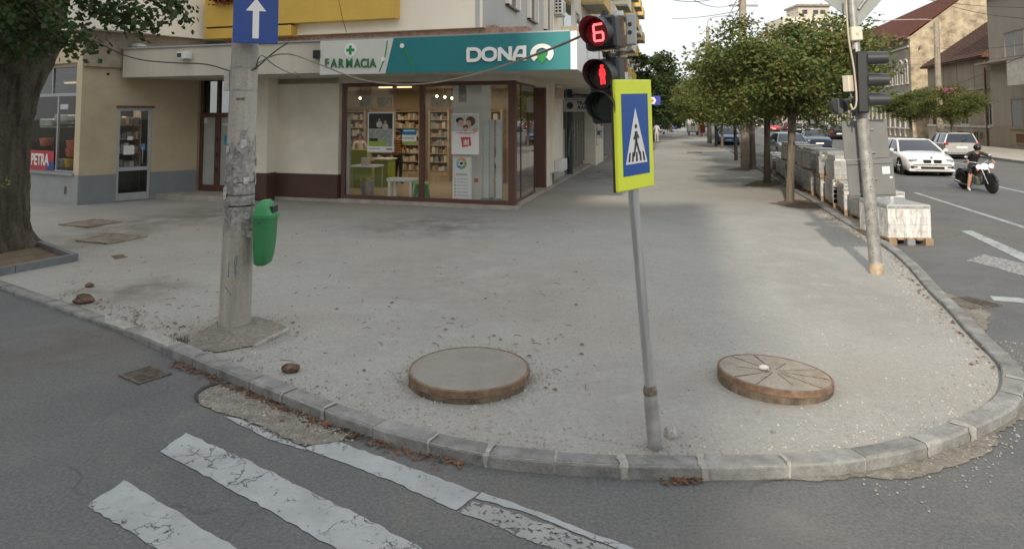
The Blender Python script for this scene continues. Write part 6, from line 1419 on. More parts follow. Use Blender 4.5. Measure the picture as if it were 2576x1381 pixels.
def make_car(lab, col, tab, gh, L, wheels, r=.32, front='sedan', back='sedan', pos=(0,0,0), rz=0, group='cars in the street', nm='car', detail=1, metal=.3):
    """tab: rows y, half width, bottom, shoulder, top.  gh: (rear base y, roof rear y, roof front y, screen base y, belt z, roof z, belt half width, roof half width)"""
    cm = paint('paint_'+'_'.join('%d'%int(c*255) for c in col[:3]), col, metal)
    t = thing(nm, lab, 'car' if nm != 'van' else 'van', pos, group, local=True, rz=rz)
    ns = 34; V = []; hsec = None
    for i in range(ns+1):
        y = -L/2+L*i/ns; w,zb,zs,zt = lerp_tab(tab,y)
        half = [(0,zb),(w*.86,zb),(w*.965,zb+.07),(w*.995,zb+.22),(w,(zb+zs)/2+.02),(w*.985,zs-.10),(w*.955,zs-.02),(w*.86,zs+(zt-zs)*.45),(w*.5,zt-.008),(0,zt)]
        V += [Vector((x,y,z)) for x,z in half]+[Vector((-x,y,z)) for x,z in half[-2:0:-1]]
    n = 18; F = [(i*n+j,i*n+(j+1)%n,(i+1)*n+(j+1)%n,(i+1)*n+j) for i in range(ns) for j in range(n)]+[tuple(range(n-1,-1,-1)),tuple(range(ns*n,ns*n+n))]
    body = part('body', MB().add(V,F), cm, t, True, angle=48)
    rb_,rr_,rf_,wb_,zB,zR,wB,wR = gh
    def ring(y0,y1,w,z,c=.10):
        pts = []
        for cx,cy,sx,sy in ((w,y1,1,1),(-w,y1,-1,1),(-w,y0,-1,-1),(w,y0,1,-1)):
            a = [(cx,cy-sy*c*1.6),(cx-sx*c*.25,cy-sy*c*.4),(cx-sx*c,cy)] 
            if sx*sy < 0: a = a[::-1]
            pts += a
        q = pts; return [Vector((x,y,z+.035*(1-(x/w)**2)*(1 if z > zB+.2 else 0))) for x,y in q]
    rings = [ring(rb_,wb_,wB,zB-.03),ring(rb_+(rr_-rb_)*.85,wb_+(rf_-wb_)*.85,wB+(wR-wB)*.8,zB+(zR-zB)*.85-.005),ring(rr_,rf_,wR,zR-.035)]
    part('glazing', loft(rings), M_cgl, t, True, angle=40)
    part('roof', loft([ring(rr_-.03,rf_+.05,wR+.022,zR-.055),ring(rr_-.01,rf_+.02,wR+.01,zR-.03),ring(rr_+.08,rf_-.08,wR-.08,zR)]), cm, t, True, angle=60)
    A,Bq = rings[0],rings[2]
    for sx in (1,-1):
        for (y0,y1) in ((wb_-.02,rf_+.02),(rb_+.05,rr_-.02)):
            p0 = Vector((sx*(wB-.0),y0,zB-.02)); p1 = Vector((sx*(wR+.004),y1,zR-.05)); part('pillar', MB().tube([p0,p0*.45+p1*.55+Vector((0,0,.02)),p1],[.042,.040,.036],6), cm, t, True)
        ym = (wb_+rb_)/2+.05; part('door_pillar', MB().tube([Vector((sx*(wB+.004),ym,zB-.02)),Vector((sx*(wR+.012),ym-.04,zR-.05))],.03,5), M_under, t)
        mx_ = part('mirror', MB().ball((sx*(wB+.17),wb_-.32,zB+.06),.09,10,6,(1.0,.6,.75)), cm, t, True)
        for wy in wheels:
            part('wheel_arch', MB().cyl((sx*(tab_w(tab,wy)-.30),wy,r),(sx*(tab_w(tab,wy)+.004),wy,r),r+.055,n=28), M_under, t)
            wh = part('wheel', MB().lathe((sx*(tab_w(tab,wy)-.21),wy,r),[(r*.62,-.02 if sx>0 else -.02),(r*.95,0),(r,.03),(r,.19),(r*.95,.215),(r*.66,.225)],28,(sx,0,0)), M_tyre, t, True)
            part('rim', MB().cyl((sx*(tab_w(tab,wy)-.02),wy,r),(sx*(tab_w(tab,wy)+.008),wy,r),r*.64,n=22), M_under if detail else M_rim, wh)
            if detail:
                for k in range(5):
                    a = 1.2566*k+.3; part('spoke', MB().tube([Vector((sx*(tab_w(tab,wy)+.012),wy,r)),Vector((sx*(tab_w(tab,wy)+.012),wy+math.cos(a)*r*.62,r+math.sin(a)*r*.62))],.03,5), M_rim, wh)
    part('underside', MB().box(-tab_w(tab,0)*.85,tab_w(tab,0)*.85,-L/2+.25,L/2-.25,.13,tab[2][2]+.05), M_under, t)
    if wheels[1]-wheels[0] > 0 and detail:
        for sx in (1,-1):
            w = tab_w(tab,0); part('door_line', MB().box(sx*(w*.985)-.004,sx*(w*.985)+.006,(wb_+rb_)/2+.04,(wb_+rb_)/2+.052,.35,zB-.08), M_under, t); part('sill_trim', MB().box(sx*w*.95-.03,sx*w*.95+.035,wheels[0]+.42,wheels[1]-.42,.18,.26), M_under, t)
            for yy in ((wb_+rb_)/2+.2,(wb_+rb_)/2-.55): part('door_handle', MB().box(sx*w*.99-.01,sx*w*.99+.014,yy-.09,yy+.07,zB-.17,zB-.14), cm, t)
    return t, cm
def tab_w(tab, y): return lerp_tab(tab,y)[0]
def F_(t, nm, mb, m, sm=False): return part(nm, mb, m, t, sm)
HEAD = math.atan2(S.x,-S.y)                                  # rotation that makes local +y run towards the camera down the street
def toward(dev=0): d = -S; return math.atan2(-d.x,d.y)+R(dev)
def away(dev=0): return math.atan2(-S.x,S.y)+R(dev)
SED = [(-2.45,.72,.34,.86,.90),(-2.3,.86,.26,.92,1.00),(-1.6,.92,.20,.93,1.03),(-.9,.93,.18,.93,.95),(.5,.93,.18,.91,.93),(1.1,.93,.18,.88,.97),(1.7,.92,.19,.80,.90),(2.2,.87,.20,.70,.79),(2.38,.79,.23,.62,.70),(2.45,.68,.28,.54,.62)]
# white sedan, oncoming
bm0 = G(2345,445,0); pos = Vector((bm0.x,bm0.y,0))+S*2.35
t,cm = make_car('white sedan with dark twin grille driving towards the junction',(.72,.73,.74,1),SED,(-1.85,-.95,.20,1.18,.92,1.43,.84,.60),4.9,(-1.5,1.47),.335,pos=pos,rz=toward(),metal=.0)
for sx in (1,-1):
    F_(t,'grille', MB().bbox(sx*.185-.155,sx*.185+.155,2.30,2.468,.515,.665,.03), M_under)
    h_ = F_(t,'headlight', MB().ball((sx*.60,2.26,.62),.21,14,8,(1.0,.78,.40)), M_hl, True)
    for q in (.5,.68): part('lamp_ring', MB().lathe((sx*q,2.365-.12*(q-.5)/.18,.61),[(.05,0),(.055,.03),(.035,.034)],16,(0,1,0)), M_chrome, h_)
    F_(t,'fog_lamp', MB().bbox(sx*.63-.12,sx*.63+.12,2.2,2.455,.335,.415,.02), M_under); F_(t,'fog_lens', MB().ball((sx*.62,2.41,.378),.035,8,6), M_hl, True)
F_(t,'lower_intake', MB().bbox(-.42,.42,2.3,2.474,.30,.40,.02), M_under)
F_(t,'front_lip', MB().bbox(-.82,.82,2.1,2.40,.20,.29,.03), cm); F_(t,'badge', MB().cyl((0,2.33,.745),(0,2.37,.755),.042,n=16), mat('badge_dark',(.08,.1,.2,1),.3))
F_(t,'sunroof', MB().box(-.42,.42,-.45,.12,1.462,1.472), M_cgl); F_(t,'driver_silhouette', MB().ball((-.34,.15,1.05),.13,10,7,(.9,.9,1.15)).ball((-.34,.05,.85),.22,10,6,(1.1,.7,.8)), mat('dim_figure',(.15,.10,.09,1),.7), True)
# silver estate car, parked, seen from behind
WAG = [(-2.15,.80,.30,.88,.92),(-2.05,.86,.25,.92,.96),(-1.2,.88,.2,.92,.94),(.6,.88,.2,.90,.92),(1.3,.87,.2,.84,.90),(1.8,.83,.22,.74,.82),(2.05,.74,.28,.64,.72),(2.15,.62,.34,.56,.62)]
q = G(2428,402,0); pos = Vector((q.x,q.y,0))+S*2.1
t,cm = make_car('silver estate car parked by the far kerb behind the motorcycle',(.42,.42,.41,1),WAG,(-2.08,-1.85,.25,.95,.92,1.46,.80,.60),4.3,(-1.30,1.30),.31,pos=pos,rz=away(-4),metal=.5)
for sx in (1,-1): F_(t,'tail_light', MB().bbox(sx*.74-.11,sx*.74+.11,-2.165,-1.98,.78,.93,.03), M_tail); F_(t,'roof_rail', MB().tube([Vector((sx*.56,-1.8,1.46)),Vector((sx*.57,-1.6,1.50)),Vector((sx*.57,.0,1.50)),Vector((sx*.56,.2,1.45))],.018,6), M_under)
F_(t,'number_plate', MB().box(-.26,.26,-2.17,-2.16,.62,.73), M_plate); F_(t,'badge', MB().cyl((0,-2.15,.83),(0,-2.175,.83),.045,n=14), M_chrome); F_(t,'bumper', MB().bbox(-.80,.80,-2.20,-2.0,.34,.56,.04), cm); F_(t,'rear_wiper', MB().tube([Vector((0,-2.1,1.0)),Vector((.3,-2.03,1.12))],.012,5), M_under)
# dark blue saloon, oncoming
q = G(2062,376,0); pos = Vector((q.x,q.y,0))+S*2.2
t,cm = make_car('dark blue saloon with white plate driving towards the junction',(.012,.02,.045,1),SED,(-1.75,-.95,.35,1.05,.92,1.42,.80,.60),4.7,(-1.45,1.42),.32,pos=pos,rz=toward(),metal=.4)
for sx in (1,-1): F_(t,'headlight', MB().bbox(sx*.62-.17,sx*.62+.17,2.18,2.34,.56,.69,.03), M_hl)
F_(t,'grille', MB().bbox(-.36,.36,2.26,2.345,.55,.68,.02), M_chrome); F_(t,'number_plate', MB().box(-.27,.27,2.345,2.358,.38,.49), M_plate); F_(t,'lower_intake', MB().bbox(-.6,.6,2.2,2.345,.25,.35,.02), M_under)
# pale blue saloon in the parking lane behind the pallets
q = G(2000,402,0); pos = Vector((q.x,q.y,0))+S*2.2
t,cm = make_car('pale blue grey saloon behind the stacked pallets',(.20,.24,.29,1),SED,(-1.75,-.95,.35,1.05,.92,1.43,.80,.60),4.7,(-1.45,1.42),.32,pos=pos,rz=toward(3),metal=.5)
for sx in (1,-1): F_(t,'headlight', MB().bbox(sx*.62-.17,sx*.62+.17,2.18,2.34,.56,.69,.03), M_hl)
F_(t,'grille', MB().bbox(-.34,.34,2.26,2.345,.54,.66,.02), M_under); F_(t,'number_plate', MB().box(-.27,.27,2.345,2.358,.36,.47), M_plate)
# blue car parked further up by the kerb
q = G(1834,366,0); pos = Vector((q.x,q.y,0))+S*2.0
t,cm = make_car('bright blue car parked beyond the dark concrete pole',(.03,.12,.32,1),WAG,(-1.95,-1.5,.25,.95,.92,1.45,.80,.62),4.2,(-1.25,1.28),.31,pos=pos,rz=toward(),metal=.3,detail=0)
for sx in (1,-1): F_(t,'headlight', MB().bbox(sx*.6-.15,sx*.6+.15,1.85,2.12,.60,.72,.03), M_hl)
F_(t,'number_plate', MB().box(-.26,.26,2.12,2.16,.40,.5), M_plate); F_(t,'grille', MB().bbox(-.3,.3,2.0,2.14,.58,.66,.02), M_under)
# cars going away and parked along the far side
def rear_car(x, y, lab, col, tab=WAG, gh=(-1.95,-1.6,.25,.95,.92,1.45,.80,.62), hi=False):
    q = G(x,y,0); pos = Vector((q.x,q.y,0))+S*2.1
    t,cm = make_car(lab,col,tab,gh,4.2,(-1.28,1.28),.31,pos=pos,rz=away(),detail=0)
    for sx in (1,-1): F_(t,'tail_light', MB().bbox(sx*.74-.13,sx*.74+.13,-2.17,-1.95,.72,.92,.03), M_tail)
    F_(t,'number_plate', MB().box(-.27,.27,-2.17,-2.155,.55,.68), M_plate); F_(t,'bumper', MB().bbox(-.78,.78,-2.19,-2.0,.34,.5,.03), cm); return t
rear_car(2112,352,'dark car with red tail lights nearest behind the grey panel',(.012,.011,.013,1))
rear_car(2084,346,'dark red car beside the black one, seen from behind',(.10,.015,.018,1))
rear_car(2010,337,'black car with red tail lights further up the street',(.015,.016,.02,1))
rear_car(2045,336,'grey green car between the dark cars, far up the street',(.10,.13,.13,1))
rear_car(1985,331,'small dark red car beside the red van',(.10,.02,.02,1))
rear_car(1905,321,'dark car far up the street beside the bright white one',(.02,.02,.025,1))
# red van
q = G(1948,332,0); VANT = [(-2.3,.86,.3,1.0,1.05),(-2.2,.9,.25,1.05,1.08),(1.0,.9,.25,1.05,1.08),(1.7,.88,.25,.95,1.05),(2.2,.82,.28,.75,.85),(2.3,.72,.34,.6,.7)]
t,cm = make_car('red delivery van far up the street, left of the parked cars',(.42,.025,.02,1),VANT,(-2.25,-2.2,.9,1.7,1.05,1.95,.86,.74),4.6,(-1.45,1.4),.33,pos=Vector((q.x,q.y,0))+S*2.2,rz=toward(),nm='van',detail=0,metal=.1)
for sx in (1,-1): F_(t,'headlight', MB().bbox(sx*.64-.14,sx*.64+.14,2.1,2.27,.62,.76,.03), M_hl)
F_(t,'side_panel', MB().box(-.875,.875,-2.2,.3,1.02,1.88), cm); F_(t,'number_plate', MB().box(-.26,.26,2.29,2.31,.4,.5), M_plate)
q = G(1888,316,0); t,cm = make_car('bright white car facing us at the far end of the street',(.75,.75,.74,1),WAG,(-1.95,-1.5,.25,.95,.92,1.5,.80,.62),4.2,(-1.25,1.28),.31,pos=Vector((q.x,q.y,0)),rz=toward(),detail=0,metal=0)
for sx in (1,-1): F_(t,'headlight', MB().bbox(sx*.6-.15,sx*.6+.15,1.85,2.12,.60,.72,.03), M_hl)
F_(t,'grille', MB().bbox(-.3,.3,2.0,2.14,.58,.66,.02), M_under)

# ------------------------------------------------------------------ people: one skinned body each
def skin_body(J, E, seg_mat, mats, sub=2):
    """J: name -> (pos, radius); E: pairs; seg_mat: pair -> material index. returns an evaluated mesh"""
    names = list(J); idx = {n_:i for i,n_ in enumerate(names)}
    me = bpy.data.meshes.new('skel'); me.from_pydata([J[n_][0] for n_ in names],[(idx[a],idx[c]) for a,c in E],[])
    o = bpy.data.objects.new('skel', me); link(o); md = o.modifiers.new('skin','SKIN'); md.use_smooth_shade = True; md.branch_smoothing = .4
    sv = me.skin_vertices[0].data
    for i,n_ in enumerate(names):
        r_ = J[n_][1]; sv[i].radius = r_ if isinstance(r_,tuple) else (r_,r_); sv[i].use_root = (n_ == 'pelvis')
    ss = o.modifiers.new('sub','SUBSURF'); ss.levels = sub; ss.render_levels = sub
    dg = bpy.context.evaluated_depsgraph_get(); out = bpy.data.meshes.new_from_object(o.evaluated_get(dg)); bpy.data.objects.remove(o)
    out.materials.clear()
    for m in mats: out.materials.append(m)
    segs = [(Vector(J[a][0]),Vector(J[c][0]),seg_mat.get((a,c),0)) for a,c in E]
    for p in out.polygons:
        best,bi = 9e9,0; c_ = p.center
        for a,c,mi in segs:
            d_ = c-a; f_ = max(0,min(1,(c_-a).dot(d_)/max(1e-9,d_.length_squared))); dd2 = (c_-(a+d_*f_)).length
            if dd2 < best: best,bi = dd2,mi
        p.material_index = bi; p.use_smooth = True
    return out
def add_hand(J, E, sm, side, wrist, direction, mi, curl=Vector((0,0,-.3)), sc=1.0):
    d_ = Vector(direction).normalized(); up_ = Vector((0,0,1)); s_ = d_.cross(up_); s_ = s_.normalized() if s_.length > .1 else Vector((1,0,0))
    w = Vector(J[wrist][0]); k = 'palm'+side; J[k] = (w+d_*.075*sc,(.030*sc,.020*sc)); E.append((wrist,k)); sm[(wrist,k)] = mi
    for i,(o_,L) in enumerate(((-.026,.060),(-.009,.072),(.009,.068),(.026,.052))):
        a = 'f%d%s'%(i,side); c = 'g%d%s'%(i,side); p0 = w+d_*(.10*sc)+s_*o_*sc; p1 = p0+(d_+curl*.4).normalized()*L*.6*sc; p2 = p1+(d_+curl*1.8).normalized()*L*.5*sc
        J[a] = (p0,.0095*sc); J[c] = (p1,.0085*sc); J[c+'t'] = (p2,.007*sc); E += [(k,a),(a,c),(c,c+'t')]
        for q in ((k,a),(a,c),(c,c+'t')): sm[q] = mi
    a = 'th'+side; J[a] = (w+d_*.05*sc-s_*.045*sc+curl*.01,.0105*sc); J[a+'t'] = (w+d_*.085*sc-s_*.055*sc+curl*.03,.008*sc); E += [(k,a),(a,a+'t')]; sm[(k,a)] = mi; sm[(a,a+'t')] = mi
def person(lab, J, E, sm, mats, pos, rz, hands, hair=None, scale=1.0, name='person', hair_mb=None, hair_name='hair'):
    for side,wrist,dr,curl in hands: add_hand(J,E,sm,side,wrist,dr,HANDM,Vector(curl))
    me = skin_body(J,E,sm,mats); t = thing(name,lab,'person',pos,None,local=True,rz=rz); t.scale = (scale,)*3
    o = bpy.data.objects.new('body',me); link(o,t); ORG[o.name] = Vector()
    if hair_mb: part(hair_name, hair_mb, hair, t, True)
    return t
HANDM = 0
M_shoe = mat('dark_shoe',(.02,.018,.016,1),.6,var=.1)
def standing(top, legs, lift=0.0, sleeves=0, arm_l=None, arm_r=None, stride=0.0):
    """upright figure facing +y. material slots: 0 skin 1 top 2 legs 3 shoes"""
    J = {'pelvis':((0,0,.95),(.145,.115)),'waist':((0,.0,1.10),(.135,.10)),'chest':((0,.01,1.32),(.16,.115)),'neckb':((0,0,1.47),(.085,.075)),'neck':((0,.01,1.54),.052),'head':((0,.025,1.63),(.078,.088)),'crown':((0,.02,1.70),(.07,.08)),'nose':((0,.115,1.625),.014)}
    E = [('pelvis','waist'),('waist','chest'),('chest','neckb'),('neckb','neck'),('neck','head'),('head','crown'),('head','nose')]; sm = {('pelvis','waist'):2 if lift else 1,('waist','chest'):1,('chest','neckb'):1,('neckb','neck'):0,('neck','head'):0,('head','crown'):0,('head','nose'):0}
    for s_,sx in (('L',-1),('R',1)):
        st_ = stride*sx
        J['hip'+s_] = ((sx*.09,0,.90),.095); J['knee'+s_] = ((sx*.10,.02+st_*.5,.50),.062); J['ank'+s_] = ((sx*.10,-.02+st_,.09),.042); J['toe'+s_] = ((sx*.11,.13+st_,.04),.036)
        E += [('pelvis','hip'+s_),('hip'+s_,'knee'+s_),('knee'+s_,'ank'+s_),('ank'+s_,'toe'+s_)]
        for k in (('pelvis','hip'+s_),('hip'+s_,'knee'+s_),('knee'+s_,'ank'+s_)): sm[k] = 2
        sm[('ank'+s_,'toe'+s_)] = 3
        el,wr = (arm_l if s_=='L' else arm_r) or ((sx*.25,-.02,1.14),(sx*.25,.10,.90))
        J['sh'+s_] = ((sx*.18,0,1.43),.062); J['elb'+s_] = (el,.043); J['wr'+s_] = (wr,.030); E += [('neckb','sh'+s_),('sh'+s_,'elb'+s_),('elb'+s_,'wr'+s_)]
        sm[('neckb','sh'+s_)] = 1; sm[('sh'+s_,'elb'+s_)] = 1; sm[('elb'+s_,'wr'+s_)] = 1 if sleeves else 0
    return J,E,sm
def stripes_mat(name, c1, c2, sc):
    m = bpy.data.materials.new(name); m.use_nodes = True; MATS[name] = m; n, l = m.node_tree.nodes, m.node_tree.links; b = n['Principled BSDF']; b.inputs['Roughness'].default_value = .85
    t_ = n.new('ShaderNodeTexCoord').outputs['Object']; w = n.new('ShaderNodeTexWave'); w.bands_direction = 'Z'; w.inputs['Scale'].default_value = sc; l.new(t_, w.inputs['Vector'])
    r = n.new('ShaderNodeMapRange'); r.inputs[1].default_value = .6; r.inputs[2].default_value = .7; l.new(w.outputs['Fac'], r.inputs[0]); x = n.new('ShaderNodeMix'); x.data_type = 'RGBA'; x.inputs[6].default_value = c1; x.inputs[7].default_value = c2; l.new(r.outputs[0], x.inputs[0]); l.new(x.outputs[2], b.inputs['Base Color']); return m
hairmb = lambda: MB().ball((0,-.005,1.69),.105,12,8,(.9,1.05,.85))
# customer in a striped shirt, back to the window
J,E,sm = standing(None,None,sleeves=0,arm_r=((.24,.06,1.15),(.14,.22,1.05)),arm_l=((-.25,-.02,1.14),(-.25,.06,.90)))
gp = FA.p(FA.pu(1003,-3.9),-3.9,ZF)
person('person in orange striped dark shirt and black trousers at the pharmacy counter',J,E,sm,[M_skin,stripes_mat('striped_shirt',(.06,.035,.03,1),(.42,.20,.06,1),4.0),mat('black_trousers',(.012,.012,.014,1),.85,var=.1),M_shoe],gp,R(-30),[('L','wrL',(0,.25,-1),(0,.5,.0)),('R','wrR',(-.5,.8,-.2),(0,0,-.5))],M_hair,1.0,hair_mb=hairmb())
# pharmacist behind the lime counter
J,E,sm = standing(None,None,sleeves=1,arm_r=((.26,.08,1.16),(.12,.30,1.08)),arm_l=((-.26,.08,1.16),(-.10,.30,1.08)))
gp = FA.p(FA.pu(905,-3.4),-3.4,ZF)
person('person in a pale coat standing behind the lime counter',J,E,sm,[M_skin,mat('pale_coat',(.52,.46,.40,1),.8,var=.05),mat('grey_trousers',(.12,.12,.13,1),.8),M_shoe],gp,R(-150),[('L','wrL',(.5,.8,-.1),(0,0,-.5)),('R','wrR',(-.5,.8,-.1),(0,0,-.5))],M_hair,.95,hair_mb=hairmb())
# pedestrian in white walking away
J,E,sm = standing(None,None,sleeves=0,stride=.16); q = G(1652,360,.04)
person('person in white shirt and white trousers walking far up the pavement',J,E,sm,[M_skin,mat('white_shirt',(.62,.63,.66,1),.8,var=.04),mat('white_trousers',(.66,.65,.62,1),.8,var=.04),M_shoe],Vector((q.x,q.y,.04)),R(-14),[('L','wrL',(0,.2,-1),(0,.5,0)),('R','wrR',(0,.2,-1),(0,.5,0))],M_hair,1.02,hair_mb=hairmb())

# ------------------------------------------------------------------ motorcycle and rider
q = G(2497,487,0); mrz = toward(10); fwd = Vector((-math.sin(mrz),math.cos(mrz),0)); mp_ = Vector((q.x,q.y,0))-fwd*.72
M_mblk = mat('bike_black',(.012,.012,.014,1),.25,.2,var=.03,coat=.5); M_eng = mat('engine_metal',(.30,.29,.27,1),.35,.8,var=.2,scale=20)
t = thing('motorcycle','black cruiser motorcycle with chrome fork and round headlight in the road','motorcycle',mp_,None,local=True,rz=mrz)
t.rotation_euler = (0,R(5),mrz); t.scale = (.88,)*3
def wheel(y, r, w, nm='wheel'):
    wh = part(nm, MB().lathe((-w/2,y,r),[(r*.70,0),(r*.90,0),(r,w*.28),(r,w*.72),(r*.90,w),(r*.70,w)],32,(1,0,0)), M_tyre, t, True)
    part('rim', MB().lathe((-w*.4,y,r),[(r*.60,0),(r*.72,0),(r*.72,w*.8),(r*.60,w*.8)],28,(1,0,0)), M_chrome, wh, True); part('hub', MB().cyl((-.06,y,r),(.06,y,r),.06), M_chrome, wh)
    for k in range(10): a = .628*k; part('spoke', MB().cyl((0,y,r),(0,y+math.cos(a)*r*.64,r+math.sin(a)*r*.64),.008,n=5), M_chrome, wh)
wheel(.82,.33,.13); wheel(-.78,.33,.20)
for sx in (1,-1):
    part('fork_leg', MB().cyl((sx*.11,.83,.33),(sx*.11,.50,.92),.028,.026,10), M_chrome, t, True)
    part('handlebar_grip', MB().cyl((sx*.36,.22,1.10),(sx*.48,.16,1.10),.02), M_mblk, t); part('mirror', MB().ball((sx*.42,.26,1.27),.055,8,6,(1.3,.5,.9)), M_chrome, t, True); part('mirror_stem', MB().cyl((sx*.36,.24,1.10),(sx*.42,.26,1.25),.007), M_chrome, t)
    part('indicator', MB().ball((sx*.25,.56,.82),.045,8,6), M_orange, t, True); part('spot_lamp', MB().lathe((sx*.22,.58,.93),[(.02,-.08),(.07,-.03),(.08,.02),(.07,.03)],16,(0,1,0)), mat('lit_headlamp',(.9,.9,.85,1),.1,var=0,emit=(1,.96,.88,1),estr=1.2), t, True)
    part('exhaust', MB().tube([Vector((sx*.14,.18,.35)),Vector((sx*.2,.0,.24)),Vector((sx*.2,-.5,.24)),Vector((sx*.2,-1.0,.30))],[.025,.035,.045,.05],8), M_chrome, t, True)
    part('foot_peg', MB().cyl((sx*.15,.22,.30),(sx*.33,.24,.30),.016), M_chrome, t)
part('handlebar', MB().tube([Vector((-.36,.22,1.10)),Vector((-.18,.36,1.06)),Vector((0,.42,1.0)),Vector((.18,.36,1.06)),Vector((.36,.22,1.10))],.014,8), M_chrome, t, True)
part('headlight', MB().lathe((0,.54,.92),[(.03,-.10),(.09,-.06),(.105,.04),(.095,.06)],20,(0,1,0)), mat('lit_headlamp',(.9,.9,.85,1),.1), t, True)
part('fork_yoke', MB().bbox(-.15,.15,.44,.52,.86,.98,.02), M_mblk, t); part('front_mudguard', MB().tube([Vector((0,.82+.36*math.cos(R(a)),.33+.36*math.sin(R(a)))) for a in range(20,150,14)],[.062]*10,8), M_mblk, t, True)
part('rear_mudguard', MB().tube([Vector((0,-.78+.37*math.cos(R(a)),.33+.37*math.sin(R(a)))) for a in range(30,185,14)],[.11]*12,8), M_mblk, t, True)
part('tank', MB().ball((0,.17,.83),.25,16,10,(.68,1.35,.62)), M_mblk, t, True); part('seat', MB().bbox(-.16,.16,-.70,-.08,.66,.76,.05), mat('seat_leather',(.02,.017,.015,1),.6,var=.1), t, True)
part('engine', MB().bbox(-.16,.16,-.18,.30,.24,.55,.04), M_eng, t)
for yy,ang in ((.20,.25),(-.10,-.25)):
    cy = part('cylinder', MB().cyl((0,yy*.55+.04,.5),(0,yy+.05,.74),.085,n=14), M_eng, t)
    for k in range(5): part('cooling_fin', MB().cyl((0,yy*.55+.04+(yy*.45)*(k/5),.52+.042*k),(0,yy*.55+.045+(yy*.45)*(k/5),.535+.042*k),.115,n=14), M_eng, cy)
part('air_filter', MB().cyl((.12,.06,.60),(.22,.06,.60),.10,n=18), M_chrome, t); part('frame', MB().tube([Vector((0,.5,.85)),Vector((0,.34,.3)),Vector((0,-.3,.22)),Vector((0,-.6,.4)),Vector((0,-.5,.68)),Vector((0,.4,.85))],.025,8), M_mblk, t)
# rider: seated, arms wide to the bars, one bare leg down
J = {'pelvis':((0,-.28,.86),(.17,.14)),'waist':((0,-.24,1.02),(.16,.125)),'chest':((0,-.12,1.24),(.185,.135)),'neckb':((0,-.04,1.38),(.10,.085)),'neck':((0,.02,1.44),.055),'head':((0,.07,1.53),(.08,.09)),'crown':((0,.07,1.60),(.07,.08)),'nose':((0,.165,1.51),.014),
     'hipR':((.12,-.22,.82),.105),'kneeR':((.34,.16,.62),.075),'ankR':((.40,.10,.11),.045),'toeR':((.42,.24,.045),.04),'hipL':((-.12,-.22,.82),.105),'kneeL':((-.26,.22,.66),.075),'ankL':((-.26,.20,.34),.045),'toeL':((-.27,.33,.315),.04),
     'shR':((.20,-.06,1.36),.07),'elbR':((.42,.02,1.22),.052),'wrR':((.43,.14,1.12),.035),'shL':((-.20,-.06,1.36),.07),'elbL':((-.44,.02,1.26),.052),'wrL':((-.44,.14,1.12),.035)}
E = [('pelvis','waist'),('waist','chest'),('chest','neckb'),('neckb','neck'),('neck','head'),('head','crown'),('head','nose')]; sm = {E[0]:1,E[1]:1,E[2]:1,E[3]:0,E[4]:0,E[5]:0,E[6]:0}
for s_ in 'LR':
    for a,c,mi in (('pelvis','hip'+s_,2),('hip'+s_,'knee'+s_,2),('knee'+s_,'ank'+s_,0),('ank'+s_,'toe'+s_,3),('neckb','sh'+s_,1),('sh'+s_,'elb'+s_,1),('elb'+s_,'wr'+s_,1)): E.append((a,c)); sm[(a,c)] = mi
person('person in black jacket, shorts and black helmet riding the cruiser motorcycle',J,E,sm,[M_skin,mat('black_jacket',(.014,.013,.015,1),.6,var=.15),mat('black_shorts',(.018,.017,.02,1),.85),mat('white_shoe',(.6,.58,.55,1),.7)],mp_,mrz,[('R','wrR',(.1,.45,-.35),(-.2,-.5,-.6)),('L','wrL',(-.1,.45,-.35),(.2,-.5,-.6))],mat('helmet_black',(.012,.012,.014,1),.15,var=0,spec=.7),scale=.88,hair_mb=MB().ball((0,.05,1.575),.135,16,10,(.92,1.05,.92)),hair_name='helmet')
# ------------------------------------------------------------------ houses on the far side, poles, wires, far things
FR = Fr(ST(20,0).xy, S.xy, (-NR.x,-NR.y))                   # facade line across the street, u away from us, d towards the road
M_tile = mat('red_tile',(.125,.05,.036,1),.95,spec=.1,var=.3,scale=5,bump=.5,bscale=14); M_tileb = mat('brown_tile',(.13,.065,.042,1),.85,var=.3,scale=4,bump=.6,bscale=12)
M_hc = mat('peeling_plaster',(.40,.335,.24,1),.95,var=.28,scale=1.3,bump=.3,stains=.6,stain_col=(.30,.25,.19,1),fine=.2,fscale=12); M_hcf = mat('grey_facade',(.30,.275,.235,1),.9,var=.12,scale=1.2,stains=.3)
M_hb = mat('brown_grey_render',(.31,.26,.195,1),.9,var=.12,scale=.8,stains=.55,stain_col=(.20,.17,.13,1),bump=.2,streak=True); M_ha = mat('concrete_render',(.34,.30,.245,1),.9,var=.08,scale=.7,stains=.35,stain_col=(.26,.23,.19,1),bump=.2,streak=True)
M_trim = mat('pale_trim',(.55,.52,.46,1),.8,var=.1,scale=3); M_win = mat('window_dark',(.035,.04,.045,1),.08,var=0,spec=.8); M_curt = mat('grey_curtain',(.28,.28,.27,1),.8,var=.1,scale=14)
